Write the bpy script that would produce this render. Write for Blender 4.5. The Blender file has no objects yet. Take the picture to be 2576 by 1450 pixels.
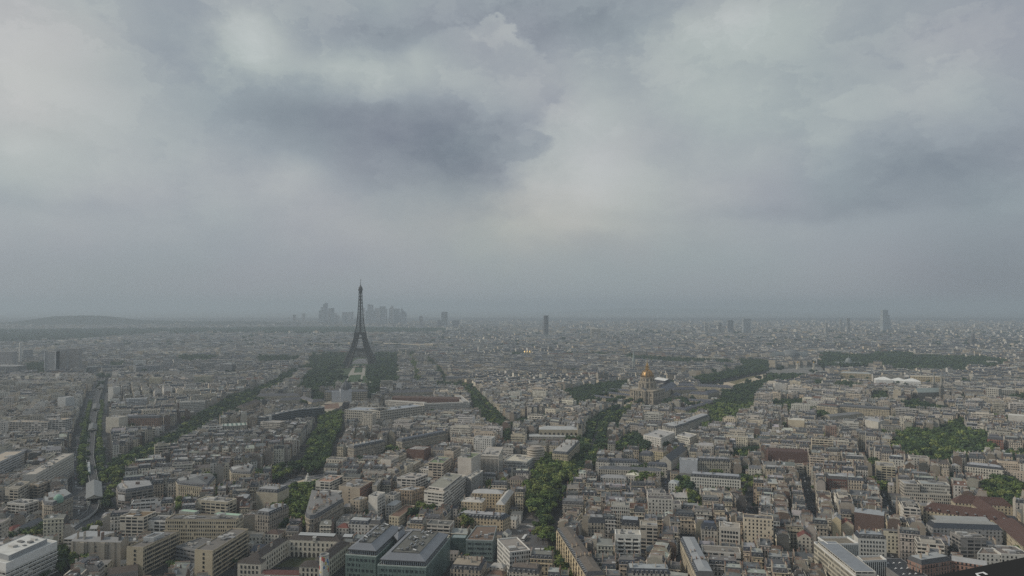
import bpy, math, random
import numpy as np
from mathutils import Vector, Matrix
rng = random.Random(7)
R = math.radians
PI = math.pi
scene = bpy.context.scene
C = scene.collection

# ---------------------------------------------------------------- camera
H = 210.0                      # eye height over the street level of the far city
FD = 1828.0                    # focal length in units of a 2576-wide frame
PITCH = math.atan(47.0 / FD)
cam_d = bpy.data.cameras.new('camera')
cam = bpy.data.objects.new('camera', cam_d)
C.objects.link(cam)
cam_d.sensor_width = 36.0
cam_d.lens = 36.0 * FD / 2576.0
cam_d.clip_start = 0.1
cam_d.clip_end = 120000.0
cam.location = (0, 0, H)
cam.rotation_euler = (PI / 2 + PITCH, 0, 0)
scene.camera = cam

# ---------------------------------------------------------------- world: overcast sky with heavy broken clouds
SUN_DIR = Vector((-0.80, -0.10, 0.60)).normalized()
SUN_EL = math.asin(SUN_DIR.z)
world = bpy.data.worlds.new("World")
scene.world = world
world.use_nodes = True
nt = world.node_tree
nt.nodes.clear()


def nd(t, **kw):
    n = nt.nodes.new(t)
    for k, v in kw.items():
        setattr(n, k, v)
    return n


def lk(a, b):
    nt.links.new(a, b)


def mth(op, a, b=None, c=None, clamp=False):
    n = nd('ShaderNodeMath', operation=op, use_clamp=clamp)
    for i, x in enumerate((a, b, c)):
        if x is None:
            continue
        if hasattr(x, 'is_linked'):
            lk(x, n.inputs[i])
        else:
            n.inputs[i].default_value = x
    return n.outputs[0]


def vmth(op, a, b=None, out=0):
    n = nd('ShaderNodeVectorMath', operation=op)
    for i, x in enumerate((a, b)):
        if x is None:
            continue
        if hasattr(x, 'is_linked'):
            lk(x, n.inputs[i])
        else:
            n.inputs[i].default_value = x
    return n.outputs[out]


def mixc(fac, a, b):
    n = nd('ShaderNodeMix', data_type='RGBA')
    for s, x in ((n.inputs[0], fac), (n.inputs[6], a), (n.inputs[7], b)):
        if hasattr(x, 'is_linked'):
            lk(x, s)
        else:
            s.default_value = x
    return n.outputs[2]


def noise(vec, scale, detail, rough=0.5, dist=0.0):
    n = nd('ShaderNodeTexNoise')
    lk(vec, n.inputs['Vector'])
    n.inputs['Scale'].default_value = scale
    n.inputs['Detail'].default_value = detail
    n.inputs['Roughness'].default_value = rough
    n.inputs['Distortion'].default_value = dist
    return n


tc = nd('ShaderNodeTexCoord')
sx = nd('ShaderNodeSeparateXYZ')
lk(tc.outputs['Generated'], sx.inputs[0])
X_, Y_, Z_ = sx.outputs
# sky coordinates: azimuth and elevation, stretched like the clouds are (flat and wide)
hyp = mth('SQRT', mth('ADD', mth('MULTIPLY', X_, X_), mth('MULTIPLY', Y_, Y_)))
az = mth('ARCTAN2', X_, Y_)
el = mth('ARCTAN2', Z_, hyp)
cmb = nd('ShaderNodeCombineXYZ')
lk(az, cmb.inputs[0])
lk(el, cmb.inputs[1])
base = cmb.outputs[0]
flat = vmth('MULTIPLY', base, (1.0, 1.55, 1.0))
n1 = noise(flat, 2.6, 3.0, 0.5)
n2 = noise(flat, 11.0, 7.0, 0.66)
off1 = vmth('MULTIPLY', vmth('SUBTRACT', n1.outputs['Color'], (0.5, 0.5, 0.5)), (0.11, 0.07, 0))
off2 = vmth('MULTIPLY', vmth('SUBTRACT', n2.outputs['Color'], (0.5, 0.5, 0.5)), (0.10, 0.075, 0))
soft = vmth('ADD', vmth('ADD', base, off1), vmth('MULTIPLY', off2, (0.6, 0.6, 0)))
n4 = noise(flat, 36.0, 4.0, 0.6)
off4 = vmth('MULTIPLY', vmth('SUBTRACT', n4.outputs['Color'], (0.5, 0.5, 0.5)), (0.034, 0.03, 0))
crisp = vmth('ADD', vmth('ADD', base, vmth('MULTIPLY', off2, (0.55, 0.55, 0))), off4)


def sky_dir(xd, yd):
    d = Vector(((xd - 1288) / FD, 1.0, (725 - yd) / FD))
    d = Matrix.Rotation(PITCH, 3, 'X') @ d
    return math.atan2(d.x, d.y), math.atan2(d.z, math.hypot(d.x, d.y))


def blob(xd, yd, rx, ry, amp, src=None, power=1.0, rot=0.0):
    """a patch of lighter or darker cloud at a direction of the sky"""
    a, e = sky_dir(xd, yd)
    v = vmth('SUBTRACT', src or soft, (a, e, 0))
    if rot:
        m = nd('ShaderNodeVectorRotate', rotation_type='Z_AXIS')
        lk(v, m.inputs['Vector'])
        m.inputs['Angle'].default_value = R(rot)
        v = m.outputs[0]
    v = vmth('MULTIPLY', v, (FD / rx, FD / ry, 0))
    r2 = vmth('DOT_PRODUCT', v, v, out=1)
    if power != 1.0:
        r2 = mth('POWER', r2, power)
    return mth('MULTIPLY', mth('EXPONENT', mth('MULTIPLY', r2, -1.0)), amp)


blobs = [
    # light
    (30, 190, 230, 230, .22), (600, 110, 85, 58, .33), (590, 165, 120, 85, .12), (930, 185, 150, 58, .22), (1040, 150, 60, 40, .10),
    (760, 445, 60, 36, .09), (740, 475, 130, 45, .06), (300, 420, 240, 160, .05), (90, 365, 40, 20, .07),
    (1356, 520, 30, 22, .06), (1420, 560, 190, 26, .07), (1250, 600, 240, 60, .06),
    (1640, 420, 330, 120, .07), (1790, 200, 150, 130, .13), (1900, 60, 330, 70, .13), (2000, 230, 230, 90, .06),
    (1480, 470, 260, 80, .07), (2320, 150, 170, 110, .03), (2150, 120, 180, 110, -.03),
    (2070, 350, 50, 14, .06), (2330, 270, 100, 50, .05), (1850, 45, 60, 20, .06),
    # dark
    (1040, 390, 300, 92, -.17), (1180, 440, 170, 55, -.06), (860, 300, 230, 60, -.05), (870, 95, 190, 66, -.13), (560, 190, 40, 60, -.03),
    (430, 170, 120, 70, -.07), (240, 190, 80, 36, -.06), (700, 290, 240, 60, -.08),
    (150, 515, 260, 30, -.06), (560, 610, 500, 100, -.03), (2280, 455, 240, 55, -.12), (2430, 380, 190, 70, -.08),
    (1990, 520, 380, 22, -.07), (2500, 620, 320, 190, -.08), (2560, 720, 220, 140, -.13), (300, 700, 420, 80, -.05), (1850, 700, 200, 60, -.02),
]
t = None
for b in blobs:
    o = blob(*b)
    t = o if t is None else mth('ADD', t, o)
# the big cumulus: a sharp cauliflower flank against the brighter gap behind it
edge = None
for b in [(1120, 290, 250, 100, 1.0), (1200, 165, 175, 95, 1.0), (1310, 210, 110, 72, 1.0), (1300, 372, 90, 40, 1.0), (1160, 375, 150, 60, 1.0), (1250, 90, 60, 45, 1.0)]:
    o = blob(*b, src=crisp, power=4.0)
    edge = o if edge is None else mth('MAXIMUM', edge, o)
mr = nd('ShaderNodeMapRange', interpolation_type='SMOOTHSTEP')
lk(edge, mr.inputs['Value'])
mr.inputs['From Min'].default_value = .22
mr.inputs['From Max'].default_value = .82
azr, _ = sky_dir(900, 0)
fade = mth('MULTIPLY', mth('SUBTRACT', az, azr), 8.0, clamp=True)
_, e0 = sky_dir(1200, 455)
M = mth('MULTIPLY', mth('MULTIPLY', mr.outputs[0], fade), mth('MULTIPLY', mth('SUBTRACT', el, e0), 16.0, clamp=True))
_, e1 = sky_dir(1200, 265)
under = mth('MULTIPLY', mth('SUBTRACT', el, e1), 2.1)
under = mth('MAXIMUM', mth('MINIMUM', under, 0.06), -0.185)
t = mth('ADD', t, mth('MULTIPLY', M, under))
gapb = mth('ADD', mth('ADD', blob(1480, 310, 120, 150, .19), blob(1400, 480, 170, 70, .10)), blob(1380, 60, 230, 110, -.15))
t = mth('ADD', t, mth('MULTIPLY', gapb, mth('SUBTRACT', 1.0, M)))
# ragged layered edges and fine texture
lay = noise(vmth('ADD', flat, vmth('MULTIPLY', off2, (1.6, 1.6, 0))), 4.2, 7.0, .58)
for lo, hi, amp in ((.46, .52, .068), (.56, .595, .06)):
    m_ = nd('ShaderNodeMapRange', interpolation_type='SMOOTHSTEP')
    lk(lay.outputs['Fac'], m_.inputs['Value'])
    m_.inputs['From Min'].default_value = lo
    m_.inputs['From Max'].default_value = hi
    lm = mth('MULTIPLY', mth('SUBTRACT', m_.outputs[0], .5), amp)
    t = mth('ADD', t, mth('MULTIPLY', lm, mth('MULTIPLY_ADD', el, 4.0, -.25, clamp=True)))
fb = mth('MULTIPLY', mth('SUBTRACT', n2.outputs['Fac'], 0.5), 0.25)
fb1 = mth('MULTIPLY', mth('SUBTRACT', n1.outputs['Fac'], 0.5), 0.16)
elf = mth('MULTIPLY_ADD', el, 5.0, 0.05, clamp=True)                         # texture dies away into the haze
t = mth('ADD', t, mth('MULTIPLY', mth('ADD', fb, fb1), elf))
low = mth('MULTIPLY_ADD', el, -9.0, 1.0, clamp=True)                       # murk along the horizon
t = mth('SUBTRACT', t, mth('MULTIPLY', low, .085))
t = mth('ADD', t, 0.488)
ramp = nd('ShaderNodeValToRGB')
cr = ramp.color_ramp
cr.elements[0].position = 0.0
cr.elements[0].color = (.115, .135, .165, 1)
cr.elements[1].position = 1.0
cr.elements[1].color = (.66, .66, .65, 1)
for p, c in ((.22, (.205, .225, .265, 1)), (.42, (.325, .350, .380, 1)), (.62, (.46, .48, .475, 1))):
    e_ = cr.elements.new(p)
    e_.color = c
lk(t, ramp.inputs[0])
n3 = noise(flat, 3.3, 2.0, 0.5)
warm = mixc(mth('MULTIPLY', mth('SUBTRACT', n3.outputs['Fac'], 0.38), 3.5, clamp=True), (0.955, 1.015, 1.0, 1), (1.0, 0.99, 1.015, 1))
mm = nd('ShaderNodeMix', data_type='RGBA', blend_type='MULTIPLY')
mm.inputs[0].default_value = 1.0
lk(ramp.outputs[0], mm.inputs[6])
lk(warm, mm.inputs[7])
wb = mth('ADD', blob(1330, 560, 380, 110, .9), blob(60, 200, 160, 170, .5), None, clamp=True)
m2 = nd('ShaderNodeMix', data_type='RGBA', blend_type='MULTIPLY')
lk(wb, m2.inputs[0])
lk(mm.outputs[2], m2.inputs[6])
m2.inputs[7].default_value = (1.06, .985, .93, 1)
cloud = m2.outputs[2]
# overhead the cover is thinner and brighter than at the horizon
zen = mth('MULTIPLY_ADD', mth('SUBTRACT', el, 0.42), 2.0, 1.0)
zen = mth('MINIMUM', mth('MAXIMUM', zen, 1.0), 1.25)
zc = nd('ShaderNodeVectorMath', operation='SCALE')
lk(cloud, zc.inputs[0])
lk(mth('MULTIPLY', zen, 10.0), zc.inputs[3])
skyt = nd('ShaderNodeTexSky', sky_type='NISHITA')
skyt.sun_disc = False
skyt.sun_elevation = SUN_EL
skyt.sun_rotation = math.atan2(SUN_DIR.x, SUN_DIR.y)
col = mixc(0.93, skyt.outputs[0], zc.outputs[0])
bg = nd('ShaderNodeBackground')
bg.inputs[1].default_value = 0.1
lk(col, bg.inputs[0])
lk(bg.outputs[0], nd('ShaderNodeOutputWorld').inputs[0])

sun_d = bpy.data.lights.new('sun', 'SUN')
sun_d.energy = 2.4
sun_d.angle = R(10)
sun_d.color = (1.0, 0.90, 0.75)
sun = bpy.data.objects.new('sun', sun_d)
C.objects.link(sun)
sun.rotation_euler = SUN_DIR.to_track_quat('Z', 'Y').to_euler()

scene.view_settings.view_transform = 'Standard'
scene.view_settings.look = 'None'
scene.view_settings.exposure = 0.0
scene.view_settings.gamma = 1.0
scene.view_settings.use_curve_mapping = False
scene.cycles.max_bounces = 5
scene.cycles.diffuse_bounces = 2
scene.cycles.glossy_bounces = 2
scene.cycles.transmission_bounces = 2
scene.cycles.volume_bounces = 2
scene.cycles.use_denoising = False
scene.cycles.use_adaptive_sampling = False
scene.cycles.denoiser = 'OPENIMAGEDENOISE'
scene.cycles.denoising_input_passes = 'RGB_ALBEDO_NORMAL'
scene.cycles.sample_clamp_indirect = 4.0


# ---------------------------------------------------------------- picture point -> place
def W(xd, yd, z=0.0):
    """the point at height z that a line of sight (2576-wide frame) meets"""
    d = Vector(((xd - 1288) / FD, 1.0, (725 - yd) / FD))
    d = Matrix.Rotation(PITCH, 3, 'X') @ d
    k = (z - H) / d.z
    return Vector((d.x * k, d.y * k, z))


TILES = {'S1': (568.2, 1294.3, 6.8), 'N1': (846.0, 1294.3, 5.1), 'I1': (1540.5, 883.9, 8.16), 'E1': (789.2, 681.9, 5.742)}
for _k in range(4):
    TILES['A%d' % (_k + 1)] = (_k * 644.0, 726.0, 4.0)
    TILES['B%d' % (_k + 1)] = (_k * 644.0, 1087.2, 4.0)


def T(tile, x, y):
    """notes were taken on enlargements of the 2576-wide frame"""
    ox, oy, k = TILES[tile]
    return (ox + x / k, oy + y / k)


def WT(tile, x, y, z=0.0):
    return W(*T(tile, x, y), z)


# ---------------------------------------------------------------- materials
MAT = {}


def material(name, build):
    m = bpy.data.materials.new(name)
    m.use_nodes = True
    MAT[name] = m
    build(m.node_tree, m.node_tree.nodes['Principled BSDF'])
    return m


class NB:
    """terse node writing"""
    def __init__(s, t):
        s.t = t

    def n(s, ty, **kw):
        x = s.t.nodes.new(ty)
        for k, v in kw.items():
            setattr(x, k, v)
        return x

    def put(s, sock, x):
        if hasattr(x, 'is_linked'):
            s.t.links.new(x, sock)
        else:
            sock.default_value = x

    def m(s, op, a, b=None, c=None, clamp=False):
        x = s.n('ShaderNodeMath', operation=op, use_clamp=clamp)
        for i, v in enumerate((a, b, c)):
            if v is not None:
                s.put(x.inputs[i], v)
        return x.outputs[0]

    def mix(s, f, a, b, mode='MIX'):
        x = s.n('ShaderNodeMix', data_type='RGBA', blend_type=mode)
        s.put(x.inputs[0], f)
        s.put(x.inputs[6], a)
        s.put(x.inputs[7], b)
        return x.outputs[2]

    def noise(s, vec, sc, det=3.0, ro=.55):
        x = s.n('ShaderNodeTexNoise')
        s.put(x.inputs['Vector'], vec)
        x.inputs['Scale'].default_value = sc
        x.inputs['Detail'].default_value = det
        x.inputs['Roughness'].default_value = ro
        return x.outputs['Fac']

    def tint(s):
        return s.n('ShaderNodeAttribute', attribute_name='tint').outputs['Color']

    def pos(s):
        return s.n('ShaderNodeNewGeometry').outputs['Position']

    def uv(s):
        x = s.n('ShaderNodeSeparateXYZ')
        s.put(x.inputs[0], s.n('ShaderNodeUVMap').outputs[0])
        return x.outputs[0], x.outputs[1]

    def band(s, v, lo, hi):
        return s.m('MULTIPLY', s.m('GREATER_THAN', v, lo), s.m('LESS_THAN', v, hi))

    def gray(s, v):
        x = s.n('ShaderNodeCombineColor')
        for i in range(3):
            s.put(x.inputs[i], v)
        return x.outputs[0]


def weathered(b, amt=.35, scale=.12):
    """tint broken by patches of age and dirt"""
    f = b.m('MULTIPLY_ADD', b.noise(b.pos(), scale, 5.0, .6), amt * 2, 1 - amt)
    f2 = b.m('MULTIPLY_ADD', b.noise(b.pos(), scale * 9, 3.0, .6), amt, 1 - amt * .5)
    return b.mix(1.0, b.tint(), b.gray(b.m('MULTIPLY', f, f2)), 'MULTIPLY')


def wall_mat(name, pitch, floor, lo, hi, half, balcony=(), blank=0.0):
    def build(t, p):
        b = NB(t)
        u, v = b.uv()
        cu = b.m('FRACT', b.m('DIVIDE', u, pitch))
        cv = b.m('FRACT', b.m('DIVIDE', v, floor))
        win = b.m('MULTIPLY', b.band(cu, .5 - half, .5 + half), b.band(cv, lo, hi))
        if blank:
            wn = b.n('ShaderNodeTexWhiteNoise', noise_dimensions='2D')
            cc = b.n('ShaderNodeCombineXYZ')
            b.put(cc.inputs[0], b.m('FLOOR', b.m('DIVIDE', u, pitch)))
            b.put(cc.inputs[1], b.m('FLOOR', b.m('DIVIDE', v, floor)))
            b.put(wn.inputs['Vector'], cc.outputs[0])
            tone = wn.outputs['Value']
            win = b.m('MULTIPLY', win, b.m('GREATER_THAN', tone, blank))
            glass = b.mix(b.m('POWER', tone, 5.0), (.018, .021, .025, 1), (.20, .20, .19, 1))
        else:
            glass = (.022, .025, .029, 1)
        c = weathered(b, .22, .10)
        c = b.mix(b.m('MULTIPLY', b.m('LESS_THAN', cv, .07), .35), c, (.12, .11, .10, 1))
        for k in balcony:
            fl = b.band(v, k * floor - .05, k * floor + .95)
            c = b.mix(b.m('MULTIPLY', fl, .62), c, (.03, .03, .033, 1))
        c = b.mix(win, c, glass)
        b.put(p.inputs['Base Color'], c)
        b.put(p.inputs['Roughness'], b.m('MULTIPLY_ADD', win, -.65, .85))
        p.inputs['Specular IOR Level'].default_value = .35
    return material(name, build)


wall_mat('stone_facade', 2.7, 3.15, .08, .78, .225, (2, 5), .08)
wall_mat('plain_facade', 3.1, 3.0, .18, .76, .215, (), .10)
wall_mat('ribbon_facade', 4.2, 3.0, .34, .80, .44, (), .06)
wall_mat('balcony_facade', 5.4, 2.95, .36, .97, .42, (), .05)
wall_mat('grid_facade', 1.9, 3.3, .22, .80, .33, (), .05)
wall_mat('deep_grid', 4.0, 4.4, .22, .78, .30)
wall_mat('fin_facade', 1.6, 30.0, .03, .97, .27)
wall_mat('dark_ribbon', 60.0, 3.3, .25, .92, .49)


def simple(name, rough=.85, amt=.3, scale=.12, spec=.3, metal=0.0):
    def build(t, p):
        b = NB(t)
        b.put(p.inputs['Base Color'], weathered(b, amt, scale))
        p.inputs['Roughness'].default_value = rough
        p.inputs['Specular IOR Level'].default_value = spec
        p.inputs['Metallic'].default_value = metal
    return material(name, build)


simple('plaster', .9, .32, .15)
simple('slate', .6, .3, .3, .4)
simple('zinc', .6, .3, .22, .35)
simple('tile', .85, .35, .25)
simple('gravel', .95, .35, .2)
simple('brick', .9, .25, .3)
simple('concrete', .9, .2, .12)
simple('metal', .4, .15, .3, .5, .35)
simple('glass', .12, .1, .1, .6)
simple('iron', .6, .12, .2, .3)
simple('gold', .42, .3, .5, .5, .9)
simple('paint', .35, .08, .3, .5)
simple('rubber', .9, .1, 1.0)
simple('bark', .95, .3, .8)
simple('asphalt', .92, .3, .06, .25)
simple('lawn', .95, .4, .08, .2)
simple('sand', .95, .25, .06, .2)
simple('water', .15, .1, .02, .5)


def _leaf(t, p):
    b = NB(t)
    oi = b.n('ShaderNodeObjectInfo').outputs['Random']
    f = b.m('MULTIPLY_ADD', oi, .5, .75)
    c = b.mix(1.0, weathered(b, .35, .12), b.gray(f), 'MULTIPLY')
    b.put(p.inputs['Base Color'], c)
    p.inputs['Roughness'].default_value = .8
    p.inputs['Specular IOR Level'].default_value = .15


material('foliage', _leaf)


def _seam(t, p):
    """standing-seam metal sheet"""
    b = NB(t)
    u, v = b.uv()
    s = b.m('LESS_THAN', b.m('FRACT', b.m('DIVIDE', u, .9)), .14)
    c = b.mix(b.m('MULTIPLY', s, .35), weathered(b, .2, .12), (.06, .065, .07, 1))
    b.put(p.inputs['Base Color'], c)
    p.inputs['Roughness'].default_value = .42


material('seam_zinc', _seam)


def _panel(t, p):
    """screen-printed glass cladding in upright strips"""
    b = NB(t)
    u, v = b.uv()
    s = b.m('LESS_THAN', b.m('FRACT', b.m('DIVIDE', u, 1.2)), .10)
    fl = b.m('LESS_THAN', b.m('FRACT', b.m('DIVIDE', v, 3.9)), .05)
    wn = b.n('ShaderNodeTexWhiteNoise', noise_dimensions='1D')
    b.put(wn.inputs['W'], b.m('FLOOR', b.m('DIVIDE', u, 1.2)))
    c = b.mix(1.0, weathered(b, .15, .08), b.gray(b.m('MULTIPLY_ADD', wn.outputs['Value'], .35, .82)), 'MULTIPLY')
    c = b.mix(b.m('MULTIPLY', b.m('MAXIMUM', s, fl), .45), c, (.30, .36, .34, 1))
    b.put(p.inputs['Base Color'], c)
    p.inputs['Roughness'].default_value = .28


material('glass_panel', _panel)


def _striped(t, p):
    b = NB(t)
    u, v = b.uv()
    s = b.m('LESS_THAN', b.m('FRACT', b.m('DIVIDE', u, 7.0)), .45)
    b.put(p.inputs['Base Color'], b.mix(s, b.tint(), (.10, .16, .14, 1)))
    p.inputs['Roughness'].default_value = .4


material('stripe_roof', _striped)


# ---------------------------------------------------------------- mesh building
class G:
    """collects quads and triangles, each with a material, a tint and wall coordinates in metres"""
    def __init__(s):
        s.V, s.F, s.M, s.T, s.U = [], [], [], [], []

    def face(s, pts, mat, tint, uv=None):
        i = len(s.V)
        s.V.extend(pts)
        n = len(pts)
        s.F.append(tuple(range(i, i + n)))
        s.M.append(mat)
        s.T.append(tint)
        if uv is None:
            p0 = Vector(pts[0])
            e = Vector(pts[1]) - p0
            L = e.length or 1.0
            e /= L
            nn = e.cross(Vector(pts[2]) - Vector(pts[1]))
            f = nn.cross(e)
            f = f.normalized() if f.length > 1e-9 else Vector((0, 0, 1))
            uv = [((Vector(q) - p0).dot(e), (Vector(q) - p0).dot(f)) for q in pts]
        s.U.append(uv)

    def wallq(s, p, q, z0, z1, mat, tint, u0=0.0, vz=None):
        """upright wall from p to q (outside on the right-hand side of p->q)"""
        L = math.hypot(q[0] - p[0], q[1] - p[1])
        v0 = z0 if vz is None else vz
        s.face([(p[0], p[1], z0), (q[0], q[1], z0), (q[0], q[1], z1), (p[0], p[1], z1)], mat, tint,
               [(u0, v0), (u0 + L, v0), (u0 + L, v0 + z1 - z0), (u0, v0 + z1 - z0)])

    def prism(s, pts, z0, z1, mat, tint, top=None, ttint=None, u0=0.0, bottom=False):
        n = len(pts)
        u = u0
        for i in range(n):
            p, q = pts[i], pts[(i + 1) % n]
            s.wallq(p, q, z0, z1, mat, tint, u)
            u += math.hypot(q[0] - p[0], q[1] - p[1])
        if top:
            s.face([(p[0], p[1], z1) for p in pts], top, ttint or tint)
        if bottom:
            s.face([(p[0], p[1], z0) for p in reversed(pts)], mat, tint)

    def box(s, cx, cy, z0, z1, sx, sy, mat, tint, rot=0.0, top=None, ttint=None, bottom=False):
        c, q = math.cos(rot), math.sin(rot)
        P = [(cx + c * a - q * b, cy + q * a + c * b) for a, b in ((-sx / 2, -sy / 2), (sx / 2, -sy / 2), (sx / 2, sy / 2), (-sx / 2, sy / 2))]
        s.prism(P, z0, z1, mat, tint, top or mat, ttint or tint, bottom=bottom)

    def bar(s, a, b, w, mat, tint, n=4):
        a, b = Vector(a), Vector(b)
        d = (b - a)
        if d.length < 1e-6:
            return
        d.normalize()
        x = d.cross(Vector((0, 0, 1)) if abs(d.z) < .95 else Vector((1, 0, 0))).normalized()
        y = d.cross(x)
        r = w / 2
        off = [x * (r * math.cos(2 * PI * (k + .5) / n)) + y * (r * math.sin(2 * PI * (k + .5) / n)) for k in range(n)]
        for k in range(n):
            o, p = off[k], off[(k + 1) % n]
            s.face([tuple(a + o), tuple(a + p), tuple(b + p), tuple(b + o)][::-1], mat, tint)

    def lathe(s, prof, n, mat, tint, cx=0.0, cy=0.0, a0=0.0, a1=2 * PI, tints=None):
        for i in range(len(prof) - 1):
            (r0, z0), (r1, z1) = prof[i], prof[i + 1]
            for k in range(n):
                b0 = a0 + (a1 - a0) * k / n
                b1 = a0 + (a1 - a0) * (k + 1) / n
                p = [(cx + r0 * math.cos(b0), cy + r0 * math.sin(b0), z0), (cx + r0 * math.cos(b1), cy + r0 * math.sin(b1), z0),
                     (cx + r1 * math.cos(b1), cy + r1 * math.sin(b1), z1), (cx + r1 * math.cos(b0), cy + r1 * math.sin(b0), z1)]
                if r1 < 1e-6:
                    p = p[:3]
                elif r0 < 1e-6:
                    p = [p[0], p[2], p[3]]
                s.face(p, mat, tint if tints is None else tints[k % len(tints)])

    def ext(s, o, x=0.0, y=0.0, z=0.0, rot=0.0, sc=1.0):
        i = len(s.V)
        c, q = math.cos(rot) * sc, math.sin(rot) * sc
        s.V.extend([(x + c * a - q * b, y + q * a + c * b, z + sc * h) for a, b, h in o.V])
        s.F.extend([tuple(k + i for k in f) for f in o.F])
        s.M.extend(o.M)
        s.T.extend(o.T)
        s.U.extend(o.U)
        return s

    def mesh(s, name):
        me = bpy.data.meshes.new(name)
        me.from_pydata(s.V, [], s.F)
        used = []
        idx = {}
        for m in s.M:
            if m not in idx:
                idx[m] = len(used)
                used.append(m)
        for m in used:
            me.materials.append(MAT[m])
        me.polygons.foreach_set('material_index', [idx[m] for m in s.M])
        at = me.attributes.new('tint', 'FLOAT_COLOR', 'FACE')
        at.data.foreach_set('color', [c for t_ in s.T for c in (t_[0], t_[1], t_[2], 1.0)])
        uvl = me.uv_layers.new(name='UVMap')
        uvl.data.foreach_set('uv', [c for u in s.U for p in u for c in p])
        me.update()
        return me

    def obj(s, name, parent=None, loc=(0, 0, 0), rot=0.0):
        return place(name, s.mesh(name), parent, loc, rot)


def place(name, me, parent=None, loc=(0, 0, 0), rot=0.0, scale=None):
    o = bpy.data.objects.new(name, me)
    C.objects.link(o)
    o.location = loc
    o.rotation_euler = (0, 0, rot)
    if scale is not None:
        o.scale = scale
    if parent is not None:
        o.parent = parent
    return o


def tag(o, label=None, cat=None, group=None, kind=None):
    for k, v in (('label', label), ('category', cat), ('group', group), ('kind', kind)):
        if v:
            o[k] = v
    return o


def thing(name, label, cat, loc=(0, 0, 0), rot=0.0, group=None):
    o = bpy.data.objects.new(name, None)
    C.objects.link(o)
    o.location = loc
    o.rotation_euler = (0, 0, rot)
    o.empty_display_size = 1.0
    return tag(o, label, cat, group)


def quads(name, V, mats, midx, tints):
    """a big mesh of loose quads straight from arrays: V (n,4,3)"""
    n = len(V)
    me = bpy.data.meshes.new(name)
    me.vertices.add(n * 4)
    me.vertices.foreach_set('co', np.ascontiguousarray(V, dtype=np.float32).ravel())
    me.loops.add(n * 4)
    me.loops.foreach_set('vertex_index', np.arange(n * 4, dtype=np.int32))
    me.polygons.add(n)
    me.polygons.foreach_set('loop_start', np.arange(0, n * 4, 4, dtype=np.int32))
    me.polygons.foreach_set('material_index', np.asarray(midx, dtype=np.int32))
    for m in mats:
        me.materials.append(MAT[m])
    at = me.attributes.new('tint', 'FLOAT_COLOR', 'FACE')
    c = np.ones((n, 4), dtype=np.float32)
    c[:, :3] = tints
    at.data.foreach_set('color', c.ravel())
    me.update(calc_edges=True)
    me.validate()
    return me


# ---------------------------------------------------------------- which ground is taken
CELL = 2.5
GX0, GX1, GY0, GY1 = -2300.0, 2300.0, 430.0, 3100.0
NX, NY = int((GX1 - GX0) / CELL), int((GY1 - GY0) / CELL)
zone = np.zeros((NY, NX), dtype=np.uint8)       # 0 free, 1 taken


def _ix(x, y):
    return int((x - GX0) / CELL), int((y - GY0) / CELL)


def mark_poly(pts, val=1, grow=0.0):
    pts = [(p[0], p[1]) for p in pts]
    if grow:
        cx = sum(p[0] for p in pts) / len(pts)
        cy = sum(p[1] for p in pts) / len(pts)
        pts = [(p[0] + grow * (p[0] - cx) / (math.hypot(p[0] - cx, p[1] - cy) or 1), p[1] + grow * (p[1] - cy) / (math.hypot(p[0] - cx, p[1] - cy) or 1)) for p in pts]
    xs, ys = [p[0] for p in pts], [p[1] for p in pts]
    i0, j0 = _ix(min(xs), min(ys))
    i1, j1 = _ix(max(xs), max(ys))
    i0, j0, i1, j1 = max(i0, 0), max(j0, 0), min(i1 + 1, NX - 1), min(j1 + 1, NY - 1)
    if i1 <= i0 or j1 <= j0:
        return
    gx = GX0 + (np.arange(i0, i1 + 1) + .5) * CELL
    gy = GY0 + (np.arange(j0, j1 + 1) + .5) * CELL
    PX, PY = np.meshgrid(gx, gy)
    zone[j0:j1 + 1, i0:i1 + 1][inside(pts, PX, PY)] = val


def inside(pts, PX, PY):
    m = np.zeros(PX.shape, dtype=bool)
    n = len(pts)
    for k in range(n):
        x0, y0 = pts[k][0], pts[k][1]
        x1, y1 = pts[(k + 1) % n][0], pts[(k + 1) % n][1]
        if y0 == y1:
            continue
        cnd = ((y0 > PY) != (y1 > PY)) & (PX < (x1 - x0) * (PY - y0) / (y1 - y0) + x0)
        m ^= cnd
    return m


def ribbon(line, w):
    """left and right sides of a street of width w"""
    Lp, Rp = [], []
    for i, p in enumerate(line):
        a = Vector(line[max(i - 1, 0)][:2])
        b = Vector(line[min(i + 1, len(line) - 1)][:2])
        d = (b - a).normalized()
        nn = Vector((-d.y, d.x))
        q = Vector(p[:2])
        Lp.append(q + nn * w / 2)
        Rp.append(q - nn * w / 2)
    return Lp, Rp


def mark_line(line, w):
    Lp, Rp = ribbon(line, w)
    for i in range(len(line) - 1):
        mark_poly([Lp[i], Rp[i], Rp[i + 1], Lp[i + 1]])


def taken(x, y):
    i, j = _ix(x, y)
    if 0 <= i < NX and 0 <= j < NY:
        return zone[j, i] != 0
    return False


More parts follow.
